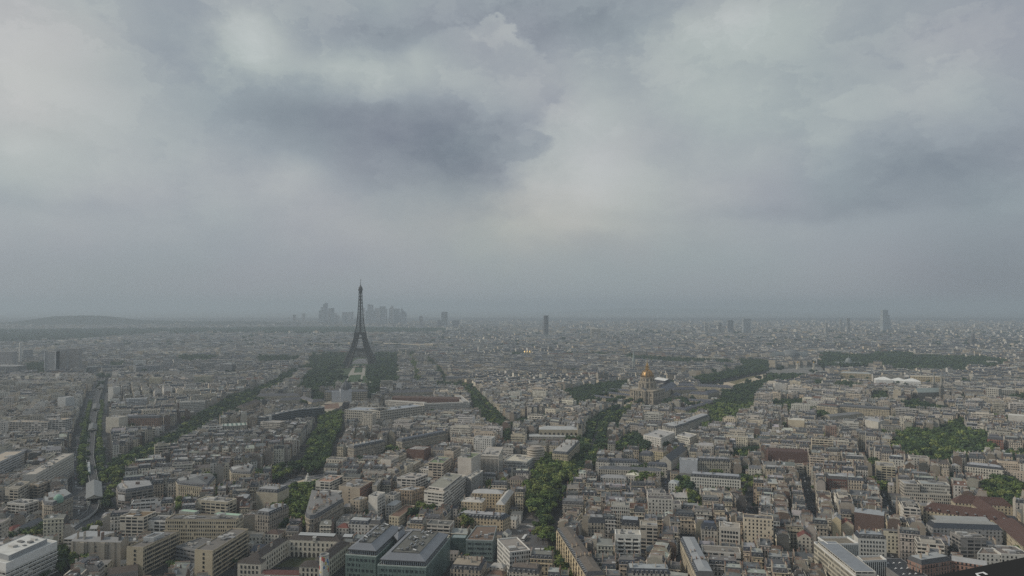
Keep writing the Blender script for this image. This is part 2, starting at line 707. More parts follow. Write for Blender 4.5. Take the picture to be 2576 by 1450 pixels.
# palettes (true surface colours)
STONE = [(.56, .49, .385), (.48, .42, .335), (.59, .54, .445), (.42, .385, .325), (.63, .59, .51), (.51, .43, .32), (.37, .34, .29)]
PALE = [(.56, .53, .48), (.50, .48, .44), (.60, .58, .54), (.46, .43, .38)]
SLATE = [(.038, .042, .050), (.055, .058, .064), (.032, .036, .045), (.075, .076, .078), (.045, .053, .068)]
ZINC = [(.19, .192, .19), (.125, .128, .128), (.25, .25, .242), (.075, .077, .079), (.155, .148, .138), (.10, .097, .09), (.33, .33, .315)]
FLATROOF = [(.16, .148, .132), (.12, .116, .112), (.22, .21, .195), (.095, .092, .088)]
TILE = [(.115, .07, .055), (.135, .085, .065), (.095, .07, .06)]
CHIM = [(.36, .32, .265), (.30, .265, .22), (.42, .39, .34), (.19, .14, .115), (.13, .125, .12), (.48, .45, .40)]
CN = {}
for c_, n_ in zip(STONE, ('cream', 'tan', 'ivory', 'greyish beige', 'pale cream', 'honey coloured', 'dull beige')):
    CN[c_] = n_
for c_, n_ in zip(PALE, ('off white', 'light grey', 'white', 'pale beige')):
    CN[c_] = n_


def jit(c, a=.06):
    k = 1 + rng.uniform(-a, a)
    return tuple(max(.01, x * k * (1 + rng.uniform(-a * .3, a * .3))) for x in c)


ORD = ['first', 'second', 'third', 'fourth', 'fifth', 'sixth', 'seventh', 'eighth', 'ninth', 'tenth', 'eleventh', 'twelfth', 'thirteenth', 'fourteenth', 'fifteenth', 'sixteenth',
       'seventeenth', 'eighteenth', 'nineteenth', 'twentieth'] + ['twenty-' + x for x in ('first', 'second', 'third', 'fourth', 'fifth', 'sixth', 'seventh', 'eighth', 'ninth')] + ['thirtieth'] + ['thirty-' + x for x in ('first', 'second', 'third', 'fourth', 'fifth', 'sixth', 'seventh', 'eighth', 'ninth')]
ORDS = ORD


# ---------------------------------------------------------------- the ground and the haze
def sheet(name, pts, z, mat, tint, label=None, kind='structure'):
    g = G()
    g.face([(p[0], p[1], z) for p in pts], mat, tint)
    return tag(g.obj(name), label, None, None, kind)


def street(name, line, w, z, tint, mat='asphalt', label=None):
    g = G()
    Lp, Rp = ribbon(line, w)
    for i in range(len(line) - 1):
        g.face([(p.x, p.y, z) for p in (Rp[i], Rp[i + 1], Lp[i + 1], Lp[i])], mat, tint)
    return tag(g.obj(name), label, None, None, 'structure')


g = G()
_s = [-40000, -9000, -4500, -2300, -1100, 0, 1100, 2300, 4500, 9000, 40000]
_t = [-400, 250, 600, 1000, 1600, 2600, 4500, 8000, 14000, 40000]
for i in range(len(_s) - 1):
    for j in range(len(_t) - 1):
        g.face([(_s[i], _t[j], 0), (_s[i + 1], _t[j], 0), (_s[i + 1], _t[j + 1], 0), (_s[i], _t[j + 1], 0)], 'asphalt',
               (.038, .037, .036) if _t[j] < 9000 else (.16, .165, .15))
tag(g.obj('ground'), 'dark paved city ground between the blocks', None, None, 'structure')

hz = G()
hz.box(0, 20000, -6, 345, 81000, 41000, 'asphalt', (.5, .5, .5), bottom=True)
hm = bpy.data.materials.new('haze')
hm.use_nodes = True
ht = hm.node_tree
ht.nodes.clear()
ho = ht.nodes.new('ShaderNodeOutputMaterial')
hv = ht.nodes.new('ShaderNodeVolumePrincipled')
hv.inputs['Color'].default_value = (.60, .69, .77, 1)
hv.inputs['Density'].default_value = 1.22e-4
hv.inputs['Anisotropy'].default_value = 0.15
ht.links.new(hv.outputs[0], ho.inputs['Volume'])
hz_me = hz.mesh('haze')
hz_me.materials.clear()
hz_me.materials.append(hm)
tag(place('haze', hz_me), 'pale grey haze over the whole city', None, None, 'stuff')


def pts(tile, s, z=0.0):
    return [WT(tile, *[float(v) for v in p.split(',')], z) for p in s.split()]


# ---------------------------------------------------------------- boulevards and streets (picture notes, street level)
ANCHORS = []           # landmarks that other labels refer to: (phrase, x, y)
RAIL = [WT('A1', 1048, 880, 8), WT('A1', 1010, 980, 8), WT('A1', 970, 1120, 8), WT('A1', 930, 1350, 8), WT('B1', 923, 0, 8), WT('B1', 903, 250, 8), WT('B1', 945, 500, 8)]
street('boulevard', [p for p in RAIL] + [WT('B1', 960, 700), WT('B1', 900, 860)], 42, .05, (.070, .072, .075), label='asphalt boulevard under the elevated railway')
mark_line(RAIL + [WT('B1', 960, 700), WT('B1', 880, 880)], 50)
mark_poly(pts('B1', '560,960 900,830 1000,770 1190,780 1180,960 1000,900 700,985', 0))
mark_poly(pts('B1', '740,600 1180,600 1180,800 740,900', 0))
sheet('crossroads', pts('B1', '740,640 1180,640 1180,960 700,985'), .03, 'asphalt', (.075, .076, .078), 'asphalt crossing where the railway dips')
SUFFREN = [WT('B1', 1080, 500), WT('B1', 1480, 230), WT('A1', 1900, 1380), WT('A2', 0, 1080), WT('A2', 330, 900), WT('A2', 520, 800)]
mark_line(SUFFREN, 46)
street('avenue', SUFFREN, 30, .05, (.085, .085, .082), label='tree lined avenue running towards the park')
SAXE = [WT('B2', 200, 990), WT('B2', 400, 700), WT('B2', 470, 440), WT('B2', 620, 230), WT('A2', 740, 1400), WT('A2', 800, 1230)]
mark_line(SAXE, 56)
street('avenue', SAXE, 13, .05, (.085, .08, .075), label='avenue running through the roundabout')
mark_poly(pts('B2', '290,470 600,420 700,400 760,420 600,500 560,640 280,620'))
sheet('roundabout_road', pts('B2', '280,520 330,480 450,455 620,430 740,405 720,440 610,470 450,495 340,540 300,600'), .07, 'asphalt', (.13, .13, .135), 'curving grey road of the roundabout')
sheet('lawn', pts('B2', '330,545 420,510 520,490 598,490 590,520 560,560 400,560'), .10, 'lawn', (.07, .10, .035), 'roundabout lawn')
sheet('gravel_path', pts('B2', '315,545 350,520 480,480 600,478 598,490 520,490 420,510 330,545 322,556'), .12, 'sand', (.42, .36, .26), 'sandy rim of the roundabout lawn')
CROSS1 = [WT('B1', 1200, 850), WT('B1', 1600, 760), WT('B1', 2100, 640), WT('B2', 60, 440), WT('B2', 400, 330)]
mark_line(CROSS1, 40)
CROSS2 = [WT('B2', 720, 390), WT('B2', 930, 330), WT('B2', 1290, 240), WT('B2', 1480, 170)]
mark_line(CROSS2, 34)
street('avenue', CROSS1 + CROSS2, 30, .045, (.09, .088, .085), label='cross avenue under plane trees')
INVAL = [WT('B3', 330, 1450), WT('B3', 250, 1050), WT('B3', 380, 740), WT('B3', 560, 480), WT('B3', 760, 260), WT('B3', 850, 60), WT('A3', 870, 1380), WT('A3', 1100, 1230)]
mark_line(INVAL, 36)
street('boulevard', INVAL, 14, .055, (.10, .10, .105), label='boulevard running from the bus stop to the domed church')
mark_poly(pts('B3', '0,1010 210,880 330,1000 380,1200 620,1450 260,1450 200,1320 0,1180'))
sheet('square', pts('B3', '-40,1010 200,830 330,1000 380,1200 560,1450 260,1450 200,1320 0,1180'), .04, 'asphalt', (.12, .112, .105), 'worn asphalt square with buses')
LANES = []
for nm, tl, s, w in [
        ('street', 'B2', '1880,880 2040,700 2280,470', 12), ('street', 'B4', '470,1040 400,700 330,430', 8),
        ('street', 'B3', '2480,1150 2390,800 2330,480', 8), ('street', 'B4', '1330,1080 1180,760 1080,480 930,190', 8),
        ('street', 'B3', '1840,1300 1740,1060', 9), ('street', 'B3', '1560,700 1560,420', 6), ('street', 'B4', '1180,1240 1500,1450', 9)]:
    ln = pts(tl, s)
    mark_line(ln, w + 1.5)
    LANES.append((ln, w))
    street(nm, ln, w, .06, (.04, .04, .042), label='narrow street between the roof rows')
for s, tl, w in [('1560,690 1600,850 1640,980', 'A2', 26), ('1690,690 1800,800 1920,960', 'A2', 26), ('1930,945 2350,850', 'A2', 16), ('2140,1040 2260,1180 2460,1400', 'A2', 34),
                 ('0,1430 250,1330 450,1290', 'A3', 34), ('1680,660 2576,660', 'A2', 60), ('0,690 550,670 1080,690 2250,760', 'A3', 70)]:
    mark_line(pts(tl, s, 0), w)

# ---------------------------------------------------------------- groves: where trees stand
GROVES = [  # tile, outline, spacing, crown radius, kind, phrase
    ('A1', '1060,1840 1200,1720 1720,1480 2000,1270 2360,1080 2600,1010 2600,1100 2480,1190 2240,1340 1920,1540 1680,1680 1360,1860 1160,1990', 9.0, 5.2, 'avenue_tree', 'in the broad tree avenue running to the park'),
    ('A2', '0,1010 300,840 480,770 520,800 330,950 60,1090', 12, 5, 'avenue_tree', 'at the far end of the tree avenue'),
    ('B1', '1460,800 1960,630 2010,690 1960,770 1600,806', 8.5, 4.6, 'avenue_tree', 'on the cross avenue behind the modern block'),
    ('B1', '1960,640 2250,560 2560,440 2576,520 2100,690', 9, 4.6, 'avenue_tree', 'on the cross avenue near the roundabout'),
    ('B2', '0,400 200,330 420,330 480,350 350,420 120,480 0,500', 8.5, 5, 'avenue_tree', 'on the west rim of the roundabout'),
    ('B2', '590,0 810,0 750,150 730,330 560,400 470,350 540,120', 8.5, 5.2, 'avenue_tree', 'in the avenue behind the roundabout'),
    ('A2', '660,1250 870,1240 835,1460 600,1460', 8.5, 5.2, 'avenue_tree', 'in the avenue below the curved dark building'),
    ('B2', '760,345 1080,265 1060,340 900,400 770,395', 8, 4.6, 'avenue_tree', 'east of the roundabout beside the small mansards'),
    ('B2', '300,560 600,520 575,640 515,780 490,970 120,990 170,820 240,680', 8.2, 5.2, 'avenue_tree', 'in the avenue before the roundabout lawn'),
    ('A2', '490,700 930,640 900,780 700,830 880,850 830,900 700,960 620,1060 430,1050 400,1020 520,850', 14.5, 7, 'garden_tree', 'in the park west of the iron tower lawns'),
    ('A2', '1200,700 1440,690 1460,960 1240,1010 1120,920 1130,780', 14.5, 7, 'garden_tree', 'in the park east of the iron tower lawns'),
    ('A2', '500,620 940,600 940,650 500,690', 15, 8, 'garden_tree', 'behind the iron tower'),
    ('A2', '1260,590 1640,600 1600,670 1190,690', 15, 8, 'garden_tree', 'below the colonnaded palace wing'),
    ('A2', '1640,610 2576,600 2576,670 1680,660', 17, 8, 'garden_tree', 'along the river'),
    ('A2', '1550,690 1590,690 1650,970 1600,980', 10, 5, 'avenue_tree', 'in the dark street beside the park'),
    ('A2', '1670,680 1710,680 1930,950 1890,960', 10, 5, 'avenue_tree', 'in the diagonal street beyond the park'),
    ('A2', '2130,1030 2180,1060 2280,1200 2470,1330 2560,1400 2440,1445 2330,1400 2200,1210', 9, 5, 'avenue_tree', 'in the avenue below the brick courtyard block'),
    ('A2', '1760,955 2130,955 2130,1030 1830,1010', 11, 5.5, 'avenue_tree', 'behind the brick courtyard block'),
    ('A2', '1130,1040 1240,1030 1240,1110 1130,1100', 10, 6, 'garden_tree', 'beside the military school front'),
    ('A2', '560,1060 680,1060 670,1120 560,1130', 10, 5, 'garden_tree', 'in the military school court'),
    ('A2', '690,965 860,975 860,1015 700,1035', 11, 6, 'garden_tree', 'in the park before the military school'),
    ('A2', '1095,962 1240,965 1240,1035 1130,1035', 11, 6, 'garden_tree', 'in the park before the military school'),
    ('A3', '0,1360 230,1300 450,1285 460,1315 250,1350 60,1440 0,1440', 9, 5, 'avenue_tree', 'in the avenue behind the arched church'),
    ('A3', '450,1050 800,980 1180,930 1200,1000 700,1140 620,1130', 10.5, 6, 'garden_tree', 'in the gardens west of the domed church'),
    ('A3', '600,1110 760,1130 900,1120 870,1170 720,1190 640,1230', 10, 6, 'garden_tree', 'in front of the low garden wing'),
    ('A3', '950,1140 1100,1095 1130,1110 1000,1160', 9, 5.5, 'garden_tree', 'beside the church forecourt'),
    ('A3', '860,1445 870,1370 1020,1240 1080,1230 1060,1300 960,1400', 8.5, 5, 'avenue_tree', 'in the avenue leading to the domed church'),
    ('A3', '980,1445 1100,1300 1190,1190 1200,1230 1110,1350 1060,1450', 8.5, 5, 'avenue_tree', 'on the east side of the avenue to the dome'),
    ('A3', '1360,1370 1680,1290 1960,1200 2240,1060 2230,990 2576,925 2576,980 2440,1120 2430,1230 2260,1290 2240,1400 1930,1410 1990,1290 1800,1270 1500,1380', 10, 6, 'garden_tree', 'in the long green belt behind the white wings'),
    ('A3', '1510,1120 1760,1110 1770,1180 1520,1170', 9, 5, 'garden_tree', 'in the clipped grove beside the domed church'),
    ('A3', '1690,920 2250,830 2576,790 2576,830 2360,870 1960,950', 12, 6, 'garden_tree', 'in the dark rows along the esplanade'),
    ('A3', '2240,720 2576,730 2576,800 2350,820', 13, 6.5, 'garden_tree', 'by the bridge'),
    ('A3', '1080,680 1250,690 1900,720 2240,740 2240,775 1700,770 1230,745', 14, 7, 'garden_tree', 'along the river quay'),
    ('A3', '0,630 120,640 180,690 0,700', 15, 8, 'garden_tree', 'by the river'),
    ('A3', '540,625 780,650 1080,680 1000,695 540,680', 15, 8, 'garden_tree', 'by the river'),
    ('A3', '1780,1080 1830,1080 1830,1110 1780,1110', 9, 5, 'garden_tree', 'in a long roofed court'),
    ('A3', '2120,1040 2210,1040 2200,1110 2120,1110', 9, 6, 'garden_tree', 'in a long roofed court'),
    ('A4', '500,650 830,680 1010,690 1100,630 1400,640 1500,690 2150,700 2440,740 2440,800 2000,820 1600,830 1100,790 540,800', 17, 8.5, 'garden_tree', 'in the wooded gardens beyond the river'),
    ('A4', '1100,790 1600,830 2020,815 2000,865 1300,855', 13, 7, 'garden_tree', 'in the pale green quay row'),
    ('A4', '0,870 400,870 350,910 100,940 0,985', 12, 6.5, 'garden_tree', 'beside the esplanade'),
    ('A4', '420,950 600,930 600,1010 430,1000', 11, 6.5, 'garden_tree', 'in a garden beyond the long palace'),
    ('A4', '680,960 800,950 1000,990 900,1040 680,1020', 11, 6.5, 'garden_tree', 'in a garden beyond the long palace'),
    ('A4', '1060,1080 1190,1060 1210,1150 1070,1170', 10, 7, 'garden_tree', 'behind the long palace roof'),
    ('A4', '1210,1130 1300,1140 1300,1200 1220,1190', 10, 6, 'garden_tree', 'behind the long palace roof'),
    ('A4', '1320,1160 1480,1140 1680,1200 1880,1220 1880,1270 1400,1260', 10, 6.5, 'garden_tree', 'in the garden east of the long palace'),
    ('A4', '1930,1090 2130,1110 2130,1140 1930,1130', 10, 6, 'garden_tree', 'in a court near the twin spires'),
    ('A4', '2430,1100 2576,1080 2576,1180 2430,1170', 10, 7, 'garden_tree', 'at the east edge among the roofs'),
    ('A4', '1900,940 2060,930 2060,980 1880,985', 12, 6, 'garden_tree', 'behind the twin spires'),
    ('A4', '1750,1390 1960,1345 1990,1450 1740,1460', 9, 6.5, 'garden_tree', 'on the north rim of the big private park'),
    ('A4', '60,1140 350,1130 340,1200 560,1220 620,1290 340,1280 70,1220', 9.5, 6, 'garden_tree', 'in the gardens among the cream roofs'),
    ('A4', '2240,1290 2400,1300 2400,1350 2240,1340', 10, 6, 'garden_tree', 'in a court at the east'),
    ('B4', '1240,130 1420,0 2150,0 2200,60 2210,150 2320,150 2300,250 1960,270 1850,310 1800,370 1700,390 1600,380 1450,330 1380,250 1250,230', 9.5, 6.8, 'garden_tree', 'in the big private park'),
    ('B4', '1860,580 2140,590 2180,500 2330,460 2600,540 2600,745 2450,745 2050,655 1880,640', 8.5, 5.4, 'garden_tree', 'in the orchard behind the red tiled convent'),
    ('B4', '2340,240 2600,200 2600,350 2390,330', 9, 6, 'garden_tree', 'behind the white mansion'),
    ('B4', '1400,420 1640,450 1830,480 1850,430 1940,420 1850,550 1380,440', 9, 4.5, 'garden_tree', 'in front of the white mansion garden'),
    ('B3', '120,560 230,470 250,250 400,240 420,310 640,310 640,400 470,560 400,700 330,760 220,830 110,800 180,640', 8.6, 6.0, 'garden_tree', 'in the wedge garden beside the boulevard'),
    ('B3', '610,310 640,290 700,140 770,60 800,110 740,240 690,330 640,420 560,520', 8.5, 5, 'avenue_tree', 'on the west side of the boulevard'),
    ('B3', '820,180 900,100 920,160 850,330 720,440 630,500 490,660 400,790 380,980 450,1050 440,1090 320,1080 235,1010 285,850 355,740 530,570 640,410 790,240', 8.2, 4.8, 'avenue_tree', 'in the row along the boulevard'),
    ('B3', '350,1150 440,1170 640,1420 640,1460 520,1460 370,1270', 8, 4.6, 'avenue_tree', 'under the long honey coloured front'),
    ('B3', '1260,430 1400,380 1430,430 1390,490 1270,490', 8, 5, 'garden_tree', 'in the court of the white institute'),
    ('B3', '1660,500 1830,470 1840,600 1680,600', 8, 6, 'garden_tree', 'beside the long white hotel'),
    ('B3', '1610,640 1700,640 1710,760 1610,760', 8, 5.5, 'garden_tree', 'in the narrow court beside the roof rows'),
    ('B3', '1750,640 1860,640 1900,700 1890,850 1770,850', 8, 5.5, 'garden_tree', 'in the dark narrow garden'),
    ('B3', '1880,590 2130,580 2340,600 2300,640 2050,630 1900,640', 8, 4.5, 'garden_tree', 'in front of the long white hotel'),
    ('B3', '1030,150 1230,0 1340,100 1370,180 1270,240 1080,250', 9, 6, 'garden_tree', 'behind the chapel'),
    ('B3', '870,130 1130,0 1040,60 920,170', 9, 5, 'avenue_tree', 'on the boulevard near the chapel'),
    ('B3', '2230,200 2480,170 2490,280 2240,330', 9, 6, 'garden_tree', 'behind the scaffolded blocks'),
    ('B2', '1560,750 1700,740 1870,810 1760,900 1560,840', 8, 5, 'garden_tree', 'in the dark garden below the white slabs'),
    ('B2', '2300,510 2500,510 2500,580 2320,580', 8, 5, 'garden_tree', 'behind the cream ministry'),
    ('B2', '1060,800 1170,800 1150,850 1060,850', 8, 4.5, 'garden_tree', 'in the court beside the white tower block'),
    ('B2', '2020,830 2160,840 2160,960 2040,980', 11, 6.5, 'garden_tree', 'in front of the cream ministry'),
    ('B2', '1300,170 1560,140 1500,230 1320,240', 9, 5.5, 'garden_tree', 'between the brick block and the stone rows'),
    ('B2', '2480,0 2576,0 2576,160 2480,130', 9, 5.5, 'garden_tree', 'west of the rounded corner block'),
    ('B1', '580,1200 850,1240 920,1340 580,1380', 8, 5, 'garden_tree', 'below the blind grey walls'),
    ('B1', '1680,1340 1830,1330 1850,1450 1690,1450', 8, 4.6, 'garden_tree', 'in the hospital court'),
    ('B1', '-40,1040 330,980 480,960 480,1010 100,1110 -40,1120', 8, 4.6, 'avenue_tree', 'by the small red roofed house'),
    ('B1', '540,930 640,880 660,930 560,965', 8, 4.6, 'avenue_tree', 'at the foot of the railway ramp'),
    ('B1', '700,960 1000,900 1010,950 760,1000', 7, 3.2, 'avenue_tree', 'on the planted slope below the railway'),
    ('B1', '1020,640 1120,640 1120,740 1030,760', 8, 5, 'avenue_tree', 'beside the railway station'),
    ('B1', '830,0 885,0 890,500 840,480', 8, 4.0, 'avenue_tree', 'along the west side of the viaduct'),
    ('B1', '965,150 1040,150 1050,480 975,480', 8, 4.2, 'avenue_tree', 'along the east side of the viaduct'),
    ('A1', '820,1310 890,1310 890,1400 810,1400', 8, 4.4, 'avenue_tree', 'beside the second station'),
    ('A1', '250,770 450,760 460,880 250,870', 14, 7, 'garden_tree', 'between the tower slabs'),
    ('A1', '1760,690 2200,690 2200,760 1760,750', 16, 8, 'garden_tree', 'in the far quarter below the heights'),
    ('A1', '1100,760 1290,760 1290,800 1100,830', 15, 8, 'garden_tree', 'in the far quarter below the heights'),
    ('A2', '0,690 480,700 400,760 0,760', 17, 8, 'garden_tree', 'in the far quarter below the heights'),
    ('A2', '420,990 600,980 600,1060 430,1060', 11, 6, 'garden_tree', 'behind the military school'),
]
trng = random.Random(11)
trees = []          # (x, y, r, kind, phrase)


def tree_row(line, offs, sp, rr, ph, w=0):
    for off in offs:
        Lr, Rr = ribbon(line, 2 * abs(off))
        S = Lr if off < 0 else Rr
        for a, b in zip(S, S[1:]):
            n = max(1, int((b - a).length / sp))
            for k in range(n):
                p = a.lerp(b, (k + trng.uniform(.3, .7)) / n)
                if trng.random() > .05:
                    trees.append((p.x + trng.uniform(-1, 1), p.y + trng.uniform(-1, 1), rr * trng.uniform(.8, 1.2), 'avenue_tree', ph))
tree_row(INVAL[3:], (-14, -7, 7, 14), 8.0, 4.6, 'lining the boulevard to the dome')
tree_row([WT('A3', 860, 1420), WT('A3', 1000, 1300), WT('A3', 1190, 1190), WT('A3', 1330, 1120)], (-12, 12), 8.5, 5, 'lining the boulevard to the dome')
tree_row(RAIL[2:], (-11, 11), 9.0, 3.9, 'beside the elevated railway')
tree_row([WT('A2', 2140, 1035), WT('A2', 2260, 1190), WT('A2', 2460, 1400)], (-13, 0, 13), 9, 5, 'in the avenue below the brick courtyard block')
tree_row([WT('A2', 1580, 690), WT('A2', 1640, 970)], (-9, 0, 9), 10, 5.5, 'in the dark street beside the park')
tree_row([WT('A2', 1690, 690), WT('A2', 1800, 800), WT('A2', 1920, 955)], (-6, 6), 10, 5.5, 'in the diagonal street beyond the park')
tree_row([WT('A3', 0, 1420), WT('A3', 230, 1340), WT('A3', 460, 1295), WT('A3', 640, 1240)], (-9, 0, 9), 9, 5, 'in the avenue behind the arched church')
for k in range(120):
    y_ = trng.uniform(820, 1780)
    x_ = trng.uniform(.05, .68) * y_ if k % 3 else trng.uniform(-.66, 0) * y_
    if taken(x_, y_):
        continue
    cr_a, cr_b = trng.uniform(8, 22), trng.uniform(7, 13)
    mark_poly([Vector((x_ + cr_a * math.cos(j * PI / 4), y_ + cr_b * math.sin(j * PI / 4), 0)) for j in range(8)])
    for _ in range(int(cr_a * cr_b / 16)):
        trees.append((x_ + trng.uniform(-.8, .8) * cr_a, y_ + trng.uniform(-.8, .8) * cr_b, trng.uniform(3.8, 6.2), 'garden_tree', 'in a court garden among the roofs'))
for tl, s, sp, rr, kd, ph in GROVES:
    P = pts(tl, s, 7.0)
    mark_poly(P)
    xs, ys = [p[0] for p in P], [p[1] for p in P]
    sp *= .92
    nx, ny = max(1, int((max(xs) - min(xs)) / sp)), max(1, int((max(ys) - min(ys)) / sp))
    PX, PY = np.meshgrid(min(xs) + (np.arange(nx + 1)) * sp, min(ys) + np.arange(ny + 1) * sp)
    jx = np.array([[trng.uniform(-.36, .36) * sp for _ in range(nx + 1)] for _ in range(ny + 1)])
    jy = np.array([[trng.uniform(-.36, .36) * sp for _ in range(nx + 1)] for _ in range(ny + 1)])
    PX, PY = PX + jx, PY + jy
    m = inside([(p[0], p[1]) for p in P], PX, PY)
    for x, y in zip(PX[m], PY[m]):
        if trng.random() < (.22 if 'iron tower lawns' in ph else .06):
            continue
        trees.append((float(x), float(y), rr * trng.uniform(.72, 1.22), kd, ph))

LEAF = [(.056, .085, .034), (.105, .145, .044), (.032, .056, .030), (.150, .178, .058), (.044, .066, .038)]


# ---------------------------------------------------------------- landmark builders
def quad_at(tile, a, b, depth, z, c=None):
    """footprint from the two ends of a roof edge as seen (west to east) and how far the block runs back"""
    A, B = WT(tile, *a, z), WT(tile, *b, z)
    if c is not None:
        Cc = WT(tile, *c, z)
        n = Cc - B
    else:
        d = (B - A).normalized()
        n = Vector((-d.y, d.x, 0)) * depth
    return [A, B, B + n, A + n]


def rooftop_kit(g, q, z, n, seed, lo=1.0, hi=3.0, tints=None):
    """plant rooms, lift heads and ducts scattered on a flat roof"""
    r = random.Random(seed)
    u, v = q[1] - q[0], q[3] - q[0]
    th = math.atan2(u.y, u.x)
    for _ in range(n):
        a, b = r.uniform(.12, .88), r.uniform(.15, .85)
        p = q[0] + u * a + v * b
        g.box(p.x, p.y, z, z + r.uniform(lo, hi) * (.5 if r.random() < .5 else 1), r.uniform(1.2, min(7, u.length * .35)), r.uniform(1.2, min(4.5, v.length * .4)),
              r.choice(['metal', 'concrete', 'gravel']), (tints or [(.30, .30, .30), (.17, .17, .17), (.42, .41, .39)])[r.randrange(3)], th)


SIGHT = []          # what stands behind and must stay visible over ordinary roofs: (angle range, distance, height)


def keep_view(q, z, low):
    for p, r in zip(q, list(q[1:]) + [q[0]]):
        n = max(1, int((r - p).length / 14))
        for k in range(n):
            a, b = p.lerp(r, k / n), p.lerp(r, (k + 1) / n)
            aa, bb = sorted((a.x / a.y, b.x / b.y))
            SIGHT.append((aa, bb, min(a.y, b.y), low))


def view_cap(x, y, w):
    """highest roof at this place that leaves the landmarks behind it in view"""
    a0, a1 = (x - w / 2) / y, (x + w / 2) / y
    cap = 99.0
    for s0, s1, d, low in SIGHT:
        if d > y + 4 and s0 < a1 and s1 > a0:
            cap = min(cap, H + (low - H) * y / d)
    return cap


class Block:
    """a hero building: root Empty with walls, roofs, windows ..."""
    def __init__(s, name, label, cat, q, group=None, anchor=None):
        c = (q[0] + q[1] + q[2] + q[3]) / 4
        s.c = Vector((c.x, c.y, 0))
        s.root = thing(name, label, cat, s.c, 0, group)
        s.nw = 0
        if anchor:
            ANCHORS.append((anchor, c.x, c.y))

    def part(s, name, g, parent=None, label=None):
        o = G().ext(g, -s.c.x, -s.c.y, 0).obj(name, parent or s.root)
        if label:
            o['label'] = label
        return o

    def wing(s, q, z, wm, wt, rm='gravel', rt=(.2, .19, .17), roof='flat', rise=4.0, par=.9, z0=0.0, kit=0, win=None, pt=None, over=0.0, inset=1.6, mh=3.2, mark=True, ridge='auto', wname='wall', low=.45):
        if mark:
            mark_poly(q, 1, 2.5)
        if mark and q[0].y < 2600:
            keep_view(q, z, z * low)
        P = [(p.x, p.y) for p in q]
        g = G()
        g.prism(P, z0, z, wm, wt)
        r = G()
        if roof == 'flat':
            cx, cy = sum(p[0] for p in P) / 4, sum(p[1] for p in P) / 4

            def shrink(k):
                out = []
                for p in P:
                    d = Vector((cx - p[0], cy - p[1]))
                    out.append((p[0] + d.x / d.length * k, p[1] + d.y / d.length * k))
                return out
            I = shrink(.8)
            for i in range(4):
                p, q2, a, b2 = P[i], P[(i + 1) % 4], I[i], I[(i + 1) % 4]
                g.wallq(p, q2, z, z + par, 'concrete', pt or wt)
                g.face([(p[0], p[1], z + par), (q2[0], q2[1], z + par), (b2[0], b2[1], z + par), (a[0], a[1], z + par)], 'concrete', pt or wt)
                g.wallq(b2, a, z, z + par, 'concrete', pt or wt)
            r.face([(p[0], p[1], z + .02) for p in P], rm, rt)
            if kit:
                rooftop_kit(r, q, z, kit, int(abs(P[0][0]) * 10) + kit)
        else:
            u, v = q[1] - q[0], q[3] - q[0]
            long_u = (u.length >= v.length) if ridge == 'auto' else ridge == 'u'
            e = [Vector((p[0], p[1], z)) for p in P]
            if over:
                cc = sum(e, Vector()) / 4
                e = [p + Vector((p.x - cc.x, p.y - cc.y, 0)).normalized() * over for p in e]
            zt = z
            if roof in ('mansard', 'hipmansard'):
                cu, cv = u.normalized() * inset, v.normalized() * inset
                t_ = [e[0] + cu + cv, e[1] - cu + cv, e[2] - cu - cv, e[3] + cu - cv]
                t_ = [p + Vector((0, 0, mh)) for p in t_]
                for i in range(4):
                    r.face([tuple(e[i]), tuple(e[(i + 1) % 4]), tuple(t_[(i + 1) % 4]), tuple(t_[i])], 'slate', rng.choice(SLATE))
                e = t_
            if not long_u:
                e = [e[1], e[2], e[3], e[0]]
            L = (e[1] - e[0]).length
            D = (e[3] - e[0]).length
            k = min(.5, D / L * .5) if roof in ('hip', 'mansard', 'hipmansard') else 0.0
            m0, m1 = (e[0] + e[3]) / 2, (e[1] + e[2]) / 2
            up = Vector((0, 0, rise))
            a, b2 = m0.lerp(m1, k) + up, m1.lerp(m0, k) + up
            r.face([tuple(x) for x in (e[0], e[1], b2, a)], rm, rt)
            r.face([tuple(x) for x in (e[2], e[3], a, b2)], rm, rt)
            ends = (r, rm, rt) if k else (g, 'plaster', wt)
            ends[0].face([tuple(x) for x in (e[1], e[2], b2)], ends[1], ends[2])
            ends[0].face([tuple(x) for x in (e[3], e[0], a)], ends[1], ends[2])
        wo = s.part(wname, g)
        s.part('roof', r)
        for w in (win or []):
            s.windows(q, *w, parent=wo)
        return wo

    def windows(s, q, side, rows, pitch, w, h, zb, fh, tint=(.025, .028, .032), mat='glass', margin=1.5, name='window', surround=None, parent=None, skip=None):
        """real window objects on one side of a footprint (0 front, 1 east, 2 back, 3 west)"""
        p, r = q[side], q[(side + 1) % 4]
        d = r - p
        L = d.length
        d.normalize()
        n = max(1, int((L - 2 * margin) / pitch))
        rot = math.atan2(d.y, d.x)
        key = (w, h, tint, mat, surround)
        if key not in WIN:
            g = G()
            if surround:
                g.box(0, .0, -h / 2 - .22, h / 2 + .25, w + .5, .22, 'plaster', surround, bottom=True)
            g.box(0, -.07, -h / 2, h / 2, w, .2, mat, tint, bottom=True)
            WIN[key] = (g, g.mesh(name))
        g, me = WIN[key]
        rest = None
        st = (L - 2 * margin) / n
        for i in range(rows):
            for k in range(n):
                if skip and skip(i, k, n):
                    continue
                t_ = margin + (k + .5) * st
                x, y, zz = p.x + d.x * t_, p.y + d.y * t_, zb + i * fh + h / 2
                if s.nw < 100:
                    place(name, me, s.root, (x - s.c.x, y - s.c.y, zz), rot)
                    s.nw += 1
                else:
                    rest = rest or G()
                    rest.ext(g, x - s.c.x, y - s.c.y, zz, rot)
        if rest:
            tag(rest.obj(name, s.root), None, None, None, 'stuff')

